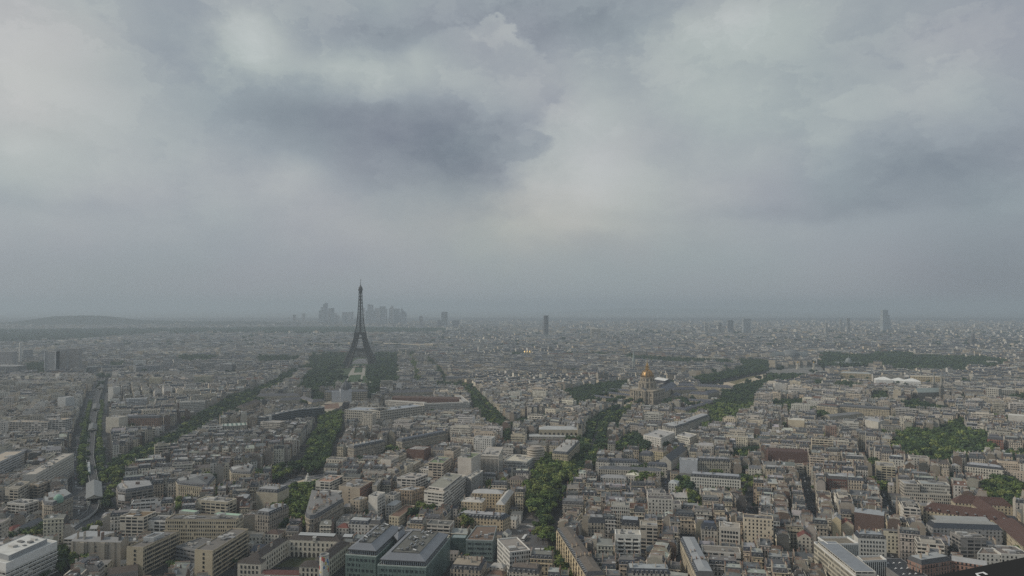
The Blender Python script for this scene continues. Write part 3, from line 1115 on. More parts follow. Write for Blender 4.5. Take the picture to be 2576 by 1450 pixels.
    def dormers(s, q, z, side=0, pitch=3.2, margin=2.0, back=.5, tint=(.5, .48, .43)):
        p, r = q[side], q[(side + 1) % 4]
        d = (r - p)
        L = d.length
        d.normalize()
        nn = Vector((-d.y, d.x, 0))
        n = max(1, int((L - 2 * margin) / pitch))
        for k in range(n):
            t_ = margin + (k + .5) * (L - 2 * margin) / n
            x = p + d * t_ + nn * (back + .6)
            place('dormer', dormer_mesh(tint), s.root, (x.x - s.c.x, x.y - s.c.y, z), math.atan2(d.y, d.x))

    def chimneys(s, q, z, n, hgt=3.4, along=True, tint=None, seed=1):
        r = random.Random(seed)
        u, v = q[1] - q[0], q[3] - q[0]
        th = math.atan2(u.y, u.x)
        for k in range(n):
            a = (k + .5 + r.uniform(-.2, .2)) / n
            p = q[0] + u * a + v * r.choice([.3, .5, .7])
            place('chimney', chimney_g(r.choice([1.8, 2.6, 3.4]), hgt, tint or r.choice(CHIM)).mesh('chimney'), s.root, (p.x - s.c.x, p.y - s.c.y, z), th + PI / 2)


WIN = {}
_dm = {}


def dormer_g(tint=(.5, .48, .43), rt=(.2, .21, .22)):
    g = G()
    w, d, h = .72, 1.0, 1.75
    g.prism([(-w, -d), (w, -d), (w, d), (-w, d)], 0, h, 'slate', (.10, .105, .115))
    g.face([(-w, -d - .03, 0), (w, -d - .03, 0), (w, -d - .03, h), (-w, -d - .03, h)], 'plaster', tint)
    g.face([(-.45, -d - .08, .2), (.45, -d - .08, .2), (.45, -d - .08, h - .2), (-.45, -d - .08, h - .2)], 'glass', (.02, .022, .026))
    g.face([(-w - .15, -d - .2, h), (w + .15, -d - .2, h), (w + .15, d, h + .25), (-w - .15, d, h + .25)], 'zinc', rt)
    return g


def dormer_mesh(tint=(.5, .48, .43)):
    if tint not in _dm:
        _dm[tint] = dormer_g(tint).mesh('dormer')
    return _dm[tint]


def chimney_g(L, h, tint, pots=True):
    """a wide thin party-wall stack with a row of clay pots"""
    g = G()
    g.box(0, 0, -1.5, h, L, .62, 'plaster', tint)
    g.box(0, 0, h, h + .14, L + .16, .74, 'plaster', tuple(x * .9 for x in tint))
    if pots:
        n = max(2, int(L / .62))
        for k in range(n):
            g.box(-L / 2 + (k + .5) * L / n, 0, h + .14, h + .62, .26, .26, 'tile', (.26, .12, .075))
    return g


# ---------------------------------------------------------------- ordinary houses
def apartment(w, d, h, r, wt, st, zt, ct, style='mansard', wm='stone_facade', near=True):
    """street house between party walls; fronts face -y and +y"""
    wall, roof = G(), G()
    chim, dorm = [], []
    x0, x1, y0, y1 = -w / 2, w / 2, -d / 2, d / 2
    uo = r.uniform(0, 40)
    pl = tuple(x * .82 for x in ct)
    wall.wallq((x0, y0), (x1, y0), 0, h, wm, wt, uo)
    wall.wallq((x1, y1), (x0, y1), 0, h, wm, wt, uo)
    if near:
        for sgn, yy in ((-1, y0), (1, y1)):
            wall.box(0, yy + sgn * .2, h - .35, h + .05, w, .5, 'plaster', tuple(min(.7, x * 1.12) for x in wt))
            wall.box(0, yy + sgn * .35, h - 3.6, h - 3.4, w, .8, 'plaster', wt)
    if style == 'mansard':
        s_, mh, rise = r.uniform(1.1, 1.9), r.uniform(2.7, 3.5), r.uniform(.5, 1.3)
        pr = [(y0, h), (y0 + s_, h + mh), (0, h + mh + rise), (y1 - s_, h + mh), (y1, h)]
        mats = ['slate', 'zinc', 'zinc', 'slate']
        top = h + mh + rise
    elif style == 'gable':
        rise = r.uniform(2.4, 4.2)
        pr = [(y0, h), (0, h + rise), (y1, h)]
        mats = ['zinc', 'zinc']
        top = h + rise
    elif style == 'tile':
        rise = r.uniform(2.8, 4.2)
        pr = [(y0, h), (0, h + rise), (y1, h)]
        mats = ['tile', 'tile']
        top = h + rise
    else:
        pr = [(y0, h + .6), (y0 + .5, h + .6), (y1 - .5, h + .6), (y1, h + .6)]
        mats = ['plaster', 'gravel', 'plaster']
        top = h + .6
    for k in range(len(pr) - 1):
        (ya, za), (yb, zb) = pr[k], pr[k + 1]
        mt = mats[k]
        tn = {'slate': st, 'zinc': zt, 'tile': zt, 'gravel': zt, 'plaster': ct}[mt]
        roof.face([(x0, ya, za), (x1, ya, za), (x1, yb, zb), (x0, yb, zb)], mt, tn)
    gp = [(y, z) for y, z in pr]
    for xx, rev in ((x0, True), (x1, False)):
        poly = [(xx, y0, 0), (xx, y1, 0)] + [(xx, y, z) for y, z in reversed(gp)]
        if rev:
            poly = poly[::-1]
        wall.face(poly, 'plaster', pl, [(p[1], p[2]) for p in poly])
    if style == 'flat':
        for _ in range(r.randint(1, 3)):
            roof.box(r.uniform(x0 * .6, x1 * .6), r.uniform(y0 * .4, y1 * .4), h + .3, h + r.uniform(1.6, 3.2), r.uniform(1.5, 4), r.uniform(1.5, 4), 'plaster', r.choice(CHIM))
    else:
        # skylights and patched sheets break the metal up
        for _ in range(r.randint(1, 4)):
            a = r.uniform(x0 * .75, x1 * .75)
            sd = r.choice((-1, 1))
            k = 1 if style == 'mansard' else 0
            (ya, za), (yb, zb) = pr[k], pr[k + 1]
            f0, f1 = r.uniform(.15, .4), r.uniform(.55, .85)
            ww = r.uniform(.5, 1.6)
            f = lambda t_: (-sd * (ya + (yb - ya) * t_), za + (zb - za) * t_ + .07)
            (p0, q0), (p1, q1) = f(f0), f(f1)
            if sd < 0:
                roof.face([(a - ww, p0, q0), (a + ww, p0, q0), (a + ww, p1, q1), (a - ww, p1, q1)], *r.choice([('glass', (.10, .115, .13)), ('zinc', (.38, .39, .39)), ('zinc', (.13, .14, .15))]))
            else:
                roof.face([(a + ww, p0, q0), (a - ww, p0, q0), (a - ww, p1, q1), (a + ww, p1, q1)], *r.choice([('glass', (.10, .115, .13)), ('zinc', (.38, .39, .39))]))
    nst = r.choice([2, 3, 3, 4])
    for k in range(nst):
        side = k < 2
        L = r.uniform(.35, .78) * d if side else r.uniform(1.4, 2.6)
        yy = r.uniform(y0 + L * .5 + .6, y1 - L * .5 - .6)
        xx = (x0 + .35 if k == 0 else x1 - .35) if side else r.uniform(x0 * .5, x1 * .5)
        hh = top + (r.uniform(.4, 1.5) if side else r.uniform(.9, 2.0)) - h
        chim.append((L, hh, r.choice(CHIM), xx, yy, h))
    if style == 'mansard':
        n = max(1, int((w - 1.5) / r.uniform(2.7, 3.4)))
        for k in range(n):
            x = x0 + .75 + (k + .5) * (w - 1.5) / n
            dorm.append((x, y0 + s_ * .45 + .75, h + .3, 0.0))
            dorm.append((x, y1 - s_ * .45 - .75, h + .3, PI))
    return wall, roof, chim, dorm


def modern(w, d, h, r, wt, wm, rt):
    wall, roof, chim = G(), G(), []
    x0, x1, y0, y1 = -w / 2, w / 2, -d / 2, d / 2
    P = [(x0, y0), (x1, y0), (x1, y1), (x0, y1)]
    uo = r.uniform(0, 30)
    wall.wallq(P[0], P[1], 0, h, wm, wt, uo)
    wall.wallq(P[2], P[3], 0, h, wm, wt, uo)
    side = 'plaster' if r.random() < .6 else wm
    wall.wallq(P[1], P[2], 0, h, side, wt, uo)
    wall.wallq(P[3], P[0], 0, h, side, wt, uo)
    if wm == 'balcony_facade':
        n = int(h / 2.95)
        for k in range(1, n):
            for yy, sg in ((y0, -1), (y1, 1)):
                wall.box(0, yy + sg * .55, k * 2.95, k * 2.95 + 1.0, w * .96, 1.1, 'plaster', wt, bottom=True)
    for a, b in ((0, 1), (1, 2), (2, 3), (3, 0)):
        wall.wallq(P[a], P[b], h, h + .8, 'plaster', tuple(x * 1.05 for x in wt))
        wall.wallq(tuple(x * .97 for x in P[b]), tuple(x * .97 for x in P[a]), h, h + .8, 'plaster', wt)
        wall.face([(*P[a], h + .8), (*P[b], h + .8), (*[x * .97 for x in P[b]], h + .8), (*[x * .97 for x in P[a]], h + .8)], 'plaster', wt)
    roof.face([(*p, h + .1) for p in P], 'gravel', rt)
    if r.random() < .7:
        ph = r.uniform(2.6, 3.2)
        roof.box(r.uniform(-.1, .1) * w, r.uniform(-.05, .1) * d, h + .1, h + ph, w * r.uniform(.35, .75), d * r.uniform(.4, .65), r.choice(['plaster', 'ribbon_facade']), wt, 0, 'gravel', r.choice(FLATROOF))
        hh = h + ph
    else:
        hh = h
    for _ in range(r.randint(2, 5)):
        s = r.uniform(.8, 2.4)
        chim.append((s, hh - h + r.uniform(.6, 1.5), r.choice([(.33, .32, .30), (.22, .22, .22), (.42, .41, .39)]), r.uniform(x0, x1) * .6, r.uniform(y0, y1) * .4, h))
    return wall, roof, chim


def low_house(w, d, h, r, wt, rt, kind):
    wall, roof = G(), G()
    x0, x1, y0, y1 = -w / 2, w / 2, -d / 2, d / 2
    P = [(x0, y0), (x1, y0), (x1, y1), (x0, y1)]
    wall.prism(P, 0, h, 'plain_facade', wt, u0=r.uniform(0, 20))
    if kind == 'gravel':
        roof.prism(P, h, h + .5, 'plaster', wt, 'gravel', rt)
    else:
        rs = r.uniform(1.2, 2.6)
        k = r.choice([0, 0, .25])
        a, b = (x0 + k * w, 0, h + rs), (x1 - k * w, 0, h + rs)
        roof.face([(x0, y0, h), (x1, y0, h), b, a], kind, rt)
        roof.face([(x1, y1, h), (x0, y1, h), a, b], kind, rt)
        roof.face([(x1, y0, h), (x1, y1, h), b], kind if k else 'plaster', rt if k else wt)
        roof.face([(x0, y1, h), (x0, y0, h), a], kind if k else 'plaster', rt if k else wt)
    return wall, roof


def unit(r):
    while True:
        v = Vector((r.uniform(-1, 1), r.uniform(-1, 1), r.uniform(-1, 1)))
        if .05 < v.length < 1:
            return v.normalized()


def crown_g(seed, tint, nleaf=420, conic=False):
    """foliage of radius about 1: several lobes, each a ragged shell of leaf sprays"""
    r = random.Random(seed)
    g = G()
    lobes = []
    if conic:
        for i in range(7):
            z = -.9 + i * .42
            lobes.append((Vector((r.uniform(-.1, .1), r.uniform(-.1, .1), z)), Vector((.62 - i * .075, .62 - i * .075, .42))))
    else:
        lobes.append((Vector((0, 0, 0)), Vector((.62, .62, .6))))
        for i in range(9):
            a = i * 2.4 + r.uniform(-.4, .4)
            rad = r.uniform(.35, .68)
            lobes.append((Vector((rad * math.cos(a), rad * math.sin(a), r.uniform(-.45, .5))), Vector((1, 1, .85)) * r.uniform(.28, .46)))
    for c, s in lobes:
        prof = [(0, -1), (.7, -.7), (1, 0), (.7, .7), (0, 1)]
        for i in range(4):
            for k in range(6):
                q = []
                for (rr, zz), kk in ((prof[i], k), (prof[i], k + 1), (prof[i + 1], k + 1), (prof[i + 1], k)):
                    a = 2 * PI * kk / 6
                    q.append((c.x + .8 * s.x * rr * math.cos(a), c.y + .8 * s.y * rr * math.sin(a), c.z + .8 * s.z * zz))
                if prof[i + 1][0] == 0:
                    q = q[:3]
                elif prof[i][0] == 0:
                    q = [q[0], q[2], q[3]]
                g.face(q, 'foliage', tint)
    for _ in range(nleaf):
        c, s = lobes[r.randrange(len(lobes))]
        n = unit(r)
        if n.z < -.4 and r.random() < .6:
            n.z *= -1
        p = c + Vector((n.x * s.x, n.y * s.y, n.z * s.z)) * r.uniform(.82, 1.16)
        t_ = (n + unit(r) * .8).normalized()
        a = t_.cross(unit(r))
        if a.length < .1:
            continue
        a.normalize()
        b = t_.cross(a)
        w, h = r.uniform(.07, .15), r.uniform(.06, .12)
        k = r.uniform(.55, 1.5)
        g.face([tuple(p - a * w - b * h), tuple(p + a * w - b * h * .6), tuple(p + a * w * .7 + b * h), tuple(p - a * w * .8 + b * h)], 'foliage', tuple(v * k for v in tint))
    return g


def trunk_g(seed):
    r = random.Random(seed)
    g = G()
    top = Vector((r.uniform(-.05, .05), r.uniform(-.05, .05), .62))
    g.bar((0, 0, 0), tuple(top), .11, 'bark', (.09, .075, .055), 6)
    for i in range(5):
        a = i * 1.26 + r.uniform(-.3, .3)
        g.bar(tuple(top * r.uniform(.6, 1)), (.45 * math.cos(a), .45 * math.sin(a), r.uniform(.85, 1.25)), .05, 'bark', (.09, .075, .055), 5)
    return g


# ---------------------------------------------------------------- hero buildings of the near city
def run_quad(tile, near, far, z, w):
    """footprint of a long wing from its near to its far roof corner; w metres wide to the east (negative: west)"""
    N, F = WT(tile, *near, z), WT(tile, *far, z)
    d = (F - N).normalized()
    e = Vector((d.y, -d.x, 0)) * abs(w)
    return [N, N + e, F + e, F] if w > 0 else [N - e, N, F, F - e]


def hero(name, label, cat, tile, a, b, z, depth=14, c=None, anchor=None, group=None, wm='plain_facade', wt=(.45, .42, .36), dorm=None, chim=0, **kw):
    q = quad_at(tile, a, b, depth, z, c)
    B = Block(name, label, cat, q, group, anchor)
    B.wing(q, z, wm, wt, **kw)
    if dorm:
        for sd in dorm:
            B.dormers(q, z + .3, sd)
    if chim:
        B.chimneys(q, z + 1, chim, 5.2 if kw.get('roof', 'flat') != 'flat' else 2.4, seed=int(a[0]))
    return B, q


def shift(q, inset):
    c = sum(q, Vector()) / 4
    return [p + (c - p).normalized() * inset for p in q]


WH, CRM, GRY, DRK = (.60, .59, .56), (.46, .41, .32), (.33, .32, .30), (.10, .10, .10)
# white office slab with deep white fascia, lower west corner
_N, _F, _BL = WT('B1', 60, 1330, 24), WT('B1', 577, 1105, 24), WT('B1', 300, 1050, 24)
q = [_N + (_BL - _F), _N, _F, _BL]
B = Block('office_block', 'white office block with deep white fascia above dark glazed storeys', 'office block', q, None, 'the white fascia office')
B.wing(q, 18.6, 'ribbon_facade', (.52, .52, .50), 'gravel', (.3, .3, .3), par=.1, low=0)
B.wing(q, 24, 'concrete', (.66, .66, .65), 'gravel', (.46, .46, .44), par=.6, z0=18.7, mark=False, wname='fascia')
B.wing(shift(q, 7), 27.5, 'concrete', (.30, .31, .32), 'gravel', (.50, .50, .48), par=.3, z0=24, mark=False, wname='penthouse', kit=5)
for k in range(6):
    g = G()
    P = [q[1], q[2]]
    d = (q[2] - q[1]).normalized()
    nn = Vector((d.y, -d.x, 0))
    z = 1.0 + k * 3.0
    a_, b_ = q[1] + nn * .1, q[2] + nn * .1
    g.prism([(a_.x, a_.y), (a_.x + nn.x * .9, a_.y + nn.y * .9), (b_.x + nn.x * .9, b_.y + nn.y * .9), (b_.x, b_.y)], z, z + .45, 'concrete', (.6, .6, .58), 'concrete', bottom=True)
    B.part('sun_ledge', g)

# concrete hospital: three slabs round a court
HC = (.48, .42, .31)
qb = quad_at('B1', (1665, 885), (2380, 890), 15, 27, None)
ql = quad_at('B1', (1275, 1168), (1442, 1172), 42, 21, (1805, 1003))
qr = quad_at('B1', (1960, 1195), (2140, 1208), 55, 21, (2500, 985))
B = Block('hospital', 'tan concrete hospital of three slabs around a court, rows of square windows', 'hospital', qb, None, 'the concrete hospital')
for q, z, sides, kit in ((qr, 21, (0, 1), 7), (ql, 21, (1,), 5), (qb, 27, (0, 1), 16)):
    B.wing(q, z, 'grid_facade' if q is not qb else 'grid_facade', HC, 'gravel', (.15, .14, .13), par=.9, kit=kit, pt=(.36, .31, .23), low=.05)
for q, sd in ((qr, 0), (ql, 0)):
    g = G()
    p, r = q[0], q[1]
    d = (r - p).normalized()
    nn = Vector((d.y, -d.x, 0)) * .12
    g.wallq(tuple((p + nn)[:2]), tuple((r + nn)[:2]), 0, 21.6, 'concrete', HC)
    B.part('end_wall', g)
    B.windows([x + nn * 1.0 for x in q], 0, 6, 40, 1.5, 1.9, 1.6, 3.3)
    B.windows([x + nn * 1.0 for x in q], 1, 6, 2.3, 1.5, 1.7, 1.4, 3.3)
qe = shift(ql, 9)
B.wing([qe[0].lerp(qe[3], .25), qe[1].lerp(qe[2], .25), qe[1].lerp(qe[2], .75), qe[0].lerp(qe[3], .75)], 24, 'metal', (.55, .56, .56), 'gravel', (.12, .12, .12), z0=21.1, mark=False, wname='plant_screen')
for tx in ((2150, 830, 2400, 850), (1800, 800, 1960, 815)):
    qq = quad_at('B1', (tx[0], tx[1]), (tx[2], tx[3]), 6, 29)
    B.wing(qq, 29.4, 'concrete', (.3, .3, .28), 'zinc', (.30, .42, .32), z0=27.1, mark=False, wname='plant_room', par=.2)
qc = quad_at('B1', (1770, 1160), (1985, 1200), 26, 12)
B.wing(qc, 12, 'ribbon_facade', (.25, .25, .25), 'gravel', (.14, .14, .14), kit=6, wname='court_wing')

hero('apartment_block', 'tall beige block with a brown flat roof and stacked balconies', 'apartment block', 'B1', (1205, 858), (1445, 864), 26, c=(1572, 808), wm='balcony_facade', wt=(.50, .46, .39), rt=(.16, .115, .07), kit=4,
     anchor='the brown roofed block')
hero('apartment_block', 'stepped white block between the brown roofed block and the concrete hospital', 'apartment block', 'B1', (1490, 900), (1660, 905), 21, 16, wm='balcony_facade', wt=WH, rt=(.22, .21, .2), kit=3)
B, q = hero('tenement', 'old grey tenement with blind windowless walls and drain pipes', 'tenement', 'B1', (715, 1100), (1215, 1112), 21, 11, wm='plaster', wt=(.33, .30, .255), roof='gable', rise=2.5, rm='zinc', rt=(.22, .22, .22), chim=6,
            anchor='the blind walled tenement')
for k in range(7):
    g = G()
    p = q[0].lerp(q[1], (k + .4) / 7.2)
    if k % 3 == 1:
        g.box(p.x + 1.5, p.y - .6, 0, 20.5, 3.6, 1.2, 'plaster', (.36, .33, .28), math.atan2((q[1] - q[0]).y, (q[1] - q[0]).x))
        B.part('wall_bay', g)
    else:
        g.bar((p.x, p.y - .2, 0), (p.x, p.y - .2, 21), .35, 'metal', (.12, .11, .10))
        B.part('drain_pipe', g)
B.windows(q, 0, 5, 24, .8, 1.2, 3, 3.4)
hero('low_hall', 'low white hall with a grey metal roof before the brown roofed block', 'hall', 'B1', (640, 1075), (960, 1085), 9, c=(1190, 1003), wm='ribbon_facade', wt=(.5, .48, .44), roof='gable', rise=1.4, rm='zinc', rt=(.29, .30, .31))
hero('shed', 'brown roofed shed between the white fascia office and the hospital', 'shed', 'B1', (1080, 1440), (1390, 1392), 7, 16, wm='plaster', wt=(.36, .33, .3), roof='gable', rise=2.5, rm='tile', rt=(.085, .07, .06))
hero('small_house', 'small house with red tiled roof near the trees of the railway ramp', 'house', 'B1', (110, 995), (265, 955), 9, 9, wm='plain_facade', wt=(.42, .38, .33), roof='hip', rise=3, rm='tile', rt=(.16, .06, .05))
hero('terrace_row', 'white terrace row with slate roof beside the small red roofed house', 'house', 'B1', (240, 985), (445, 890), 11, 9, wm='plain_facade', wt=(.52, .50, .46), roof='gable', rise=3, rm='slate', rt=(.085, .09, .10))
qs = run_quad('B1', (362, 430), (745, 218), 27, -13)
B = Block('slab_block', 'long white slab block with small square windows and roof huts', 'apartment block', qs, None, 'the long white slab')
B.wing(qs, 27, 'plaster', (.50, .475, .43), 'gravel', (.36, .33, .29), kit=14, win=[(1, 8, 3.6, 1.5, 1.25, 2.2, 3.0)])
qs = run_quad('B1', (-90, 345), (246, 192), 25, -22)
B = Block('office_block', 'grey office with dark glazed ribbons behind the long white slab', 'office block', qs, None, 'the dark ribbon office')
B.wing(qs, 25, 'ribbon_facade', (.40, .41, .42), 'gravel', (.38, .33, .27), kit=4)
hero('apartment_block', 'beige balcony block with a blank brown side before the long white slab', 'apartment block', 'B1', (50, 570), (182, 578), 22, c=(300, 507), wm='balcony_facade', wt=(.46, .42, .35), rt=(.22, .2, .17), kit=4)
hero('apartment_block', 'brown balcony block beside the boulevard with a blank side wall', 'apartment block', 'B1', (302, 530), (392, 538), 19, c=(505, 492), wm='balcony_facade', wt=(.40, .34, .27), rt=(.22, .2, .17), kit=4)
hero('office_block', 'low white office with open decks behind the green domed corner house', 'office block', 'B1', (70, 720), (250, 735), 13, 16, wm='balcony_facade', wt=WH, rt=(.3, .29, .27), kit=5)


def poly_house(name, label, cat, tile, s, z, wm, wt, anchor=None, mh=3.4, inset=1.8, chim=6, slate=None, group=None, kit=0, rt=None):
    """mansard house on an irregular plot"""
    P = pts(tile, s, z)
    mark_poly(P, 1, 3)
    c = sum(P, Vector()) / len(P)
    area = sum(P[i].x * P[(i + 1) % len(P)].y - P[(i + 1) % len(P)].x * P[i].y for i in range(len(P)))
    if area < 0:
        P.reverse()
    root = thing(name, label, cat, (c.x, c.y, 0), 0, group)
    if anchor:
        ANCHORS.append((anchor, c.x, c.y))
    L = [(p.x - c.x, p.y - c.y) for p in P]
    g, r = G(), G()
    g.prism(L, 0, z, wm, wt)
    big_ = [(a * (1 + .5 / math.hypot(a, b)), b * (1 + .5 / math.hypot(a, b))) for a, b in L]
    g.prism(big_, z - .5, z + .02, 'plaster', tuple(min(.7, v * 1.1) for v in wt), 'plaster', bottom=True)
    g.prism(big_, z - 4.0, z - 3.75, 'plaster', wt, 'plaster', bottom=True)
    k = [(a * (1 - inset / math.hypot(a, b)), b * (1 - inset / math.hypot(a, b))) for a, b in L]
    n = len(L)
    sl = slate or (.085, .09, .10)
    for i in range(n):
        a, b = L[i], L[(i + 1) % n]
        r.face([(*a, z + .04), (*b, z + .04), (*k[(i + 1) % n], z + mh), (*k[i], z + mh)], 'slate', sl)
        r.face([(*k[i], z + mh), (*k[(i + 1) % n], z + mh), (0, 0, z + mh + 1.2)], 'zinc', rt or rng.choice(ZINC))
    g.obj('wall', root)
    r.obj('roof', root)
    for i in range(n):
        a, b = Vector(L[i]), Vector(L[(i + 1) % n])
        d = b - a
        m = int((d.length - 2) / 3.1)
        if m < 1:
            continue
        d.normalize()
        nn = Vector((-d.y, d.x))
        for j in range(m):
            p = a + d * (1 + (j + .5) * ((b - a).length - 2) / m) + nn * 1.25
            place('dormer', dormer_mesh(), root, (p.x, p.y, z + .3), math.atan2(d.y, d.x))
    rr = random.Random(int(abs(c.x) * 7))
    for j in range(chim):
        i = rr.randrange(n)
        t_ = rr.uniform(.1, .9)
        e = Vector(L[i]).lerp(Vector(L[(i + 1) % n]), t_) * rr.uniform(.3, .8)
        place('chimney', chimney_g(rr.choice([2.0, 3.0, 4.0]), mh + rr.uniform(1.5, 3), rr.choice(CHIM)).mesh('chimney'), root, (e.x, e.y, z), rr.uniform(0, PI))
    return root, c


root, c = poly_house('corner_house', 'ornate stone corner house with a small green dome by the boulevard', 'apartment house', 'B1', '425,690 445,735 530,745 735,650 660,600 480,640', 21, 'stone_facade', (.37, .33, .27), 'the green domed corner house', rt=(.24, .25, .25))
g = G()
g.lathe([(4.2, 0), (4.4, 2.5), (4.0, 4.5), (2.9, 6.3), (1.2, 7.4), (0, 7.7)], 14, 'zinc', (.20, .34, .27))
p = WT('B1', 588, 690, 23)
g.obj('dome', root, (p.x - c.x, p.y - c.y, 21.5))
root, c = poly_house('scaffolded_house', 'corner house wrapped in grey scaffold sheeting beside the railway station', 'apartment house', 'B1', '1170,560 1190,606 1262,614 1545,566 1520,515 1240,520', 19, 'balcony_facade', (.30, .275, .25), 'the scaffolded house', rt=(.26, .26, .26))
g = G()
for j in range(7):
    for (a, b) in (((1180, 608), (1262, 620)), ((1262, 620), (1545, 570))):
        p, r_ = WT('B1', *a, 19), WT('B1', *b, 19)
        g.bar((p.x - c.x, p.y - c.y - 1.2, 2 + j * 2.8), (r_.x - c.x, r_.y - c.y - 1.2, 2 + j * 2.8), .3, 'metal', (.3, .29, .28))
p, r_ = WT('B1', 1195, 614, 19), WT('B1', 1262, 622, 19)
g.wallq((p.x - c.x, p.y - c.y - 1.3), (r_.x - c.x, r_.y - c.y - 1.3), 12, 18, 'plaster', (.5, .5, .5))
g.obj('scaffold', root)
poly_house('corner_house', 'stone corner house with slate mansard facing the cross avenue', 'apartment house', 'B1', '1770,500 1790,530 2090,560 2170,470 2130,440 1890,455', 20, 'stone_facade', (.42, .37, .28), 'the slate domed corner house', slate=(.06, .068, .085))
poly_house('corner_house', 'cream stone corner house behind the slate domed corner house', 'apartment house', 'B1', '2310,380 2330,415 2520,430 2560,360 2500,335', 20, 'stone_facade', (.44, .39, .30))
hero('apartment_block', 'cream terraced block with planted balconies behind the hospital', 'apartment block', 'B1', (1975, 690), (2290, 715), 22, 14, wm='balcony_facade', wt=(.47, .43, .34), rt=(.3, .29, .27), kit=6)

# ---- the school with dark roofs
DT = (.060, .052, .048)
SW = (.52, .49, .42)
qb = quad_at('S1', (1060, 432), (1955, 466), 13, 14)
qp = quad_at('S1', (200, 832), (597, 850), 9, 13, (692, 778))
_b, _c = WT('S1', 592, 748, 14), WT('S1', 1062, 432, 14)
_d = (_c - _b).normalized()
_w = Vector((-_d.y, _d.x, 0)) * 11
ql = [_b + _w, _b, _c, _c + _w]
qr = run_quad('S1', (1760, 775), (2125, 486), 14, -11)
qp2 = quad_at('S1', (1255, 892), (1612, 906), 12, 12)
B = Block('school', 'white school with dark hipped roofs around a court with arcades', 'school', qb, None, 'the dark roofed school')
for q, z, rs in ((qb, 14, 3.6), (ql, 14, 3.2), (qr, 14, 3.2), (qp, 13, 3.0), (qp2, 12, 3.0)):
    B.wing(q, z, 'plaster', SW, 'tile', DT, 'hip', rs, over=.5, low=.08)
B.windows(qb, 0, 2, 3.6, 1.3, 2.3, 5.6, 3.9, surround=(.46, .44, .38))
B.windows(ql, 1, 3, 3.6, 1.3, 2.2, 1.5, 3.9)
B.windows(qp, 0, 3, 3.0, 1.3, 2.2, 1.5, 3.8)
B.windows(qp2, 0, 3, 3.2, 1.3, 2.2, 1.2, 3.7)
B.windows(qr, 1, 3, 3.8, 1.3, 2.2, 1.5, 3.9)
g = G()
d = (qb[1] - qb[0])
L_ = d.length
d.normalize()
nn = Vector((d.y, -d.x, 0))
for k in range(11):
    p = qb[0] + d * (2 + (k + .5) * (L_ - 4) / 11) + nn * .15
    w = 1.15
    arch = [(p - d * w), (p + d * w)]
    top = [Vector((p.x + d.x * w * math.cos(t_), p.y + d.y * w * math.cos(t_), 2.9 + w * math.sin(t_))) for t_ in [PI * j / 6 for j in range(7)]]
    g.face([(arch[0].x, arch[0].y, .1), (arch[1].x, arch[1].y, .1)] + [tuple(t_) for t_ in top], 'plaster', (.055, .05, .045))
B.part('arcade', g)
for a, b in (((1238, 352), (1850, 376)), ((1998, 382), (2150, 388))):
    qq = quad_at('S1', a, b, 4.5, 17)
    g = G()
    P_ = [Vector((v.x, v.y, 16.9 + (i > 1) * 1.1)) for i, v in enumerate(qq)]
    g.face([tuple(v) for v in P_], 'glass', (.34, .35, .35))
    g.face([tuple(P_[3]), tuple(P_[2]), (P_[2].x, P_[2].y, 14), (P_[3].x, P_[3].y, 14)], 'metal', (.2, .2, .2))
    B.part('roof_light', g)
g = G()
p = WT('S1', 1515, 415, 15.5)
g.box(p.x, p.y, 13.5, 16.8, 2.6, 2.4, 'plaster', (.5, .48, .43))
g.face([(p.x - 1.6, p.y - 1.4, 16.8), (p.x + 1.6, p.y - 1.4, 16.8), (p.x + 1.6, p.y + 1.6, 16.9), (p.x - 1.6, p.y + 1.6, 16.9)], 'zinc', (.4, .4, .39))
B.part('clock_dormer', g)
B.chimneys(ql, 16, 2, 2.2)
hero('low_wing', 'low link with dark red roof and glass strip between the school pavilions', 'school wing', 'S1', (605, 1030), (1252, 1045), 6, 9, wm='plain_facade', wt=(.5, .48, .43), roof='gable', rise=2.2, rm='tile', rt=(.10, .045, .04))
hero('villa', 'white villa with reddish hipped roof behind the school', 'villa', 'S1', (665, 335), (905, 350), 12, 12, wm='plain_facade', wt=(.5, .48, .43), roof='hip', rise=2.6, rm='tile', rt=(.085, .06, .052))
sheet('lawn', pts('S1', '820,900 1140,740 1640,740 1600,800 1240,900'), .05, 'lawn', (.05, .055, .03), 'dark courtyard lawn of the school')
mark_poly(pts('S1', '590,745 1060,440 1955,470 1755,775 1255,1060 600,1060', 6))
# painted stair tower (a plain abstract mural)
p = W(*T('S1', 1683, 700), 26)
mark_poly([Vector((p.x + 6 * math.cos(a), p.y + 6 * math.sin(a), 0)) for a in (0, 1.57, 3.14, 4.71)])
root = thing('mural_tower', 'round white stair tower painted with coloured patches beside the school', 'tower', (p.x, p.y, 0))
g = G()
for i in range(26):
    for k in range(16):
        a0, a1 = 2 * PI * k / 16, 2 * PI * (k + 1) / 16
        v = math.sin(k * 1.3 + i * .5) + math.sin(k * .8 - i * .37 + 1.0) + .6 * math.sin(i * .9 + k * 2.1)
        t_ = (.56, .55, .50)
        if v > 1.35:
            t_ = (.42, .10, .09)
        elif v < -1.5:
            t_ = (.10, .20, .36)
        elif .75 < v < 1.0:
            t_ = (.50, .42, .12)
        g.face([(3.4 * math.cos(a0), 3.4 * math.sin(a0), i), (3.4 * math.cos(a1), 3.4 * math.sin(a1), i), (3.4 * math.cos(a1), 3.4 * math.sin(a1), i + 1), (3.4 * math.cos(a0), 3.4 * math.sin(a0), i + 1)], 'plaster', t_)
g.obj('shaft', root)
g = G()
g.lathe([(3.5, 26), (3.5, 26.9), (2.9, 26.9), (2.9, 25.6), (0, 25.5)], 16, 'concrete', (.30, .30, .29))
g.obj('rim', root)

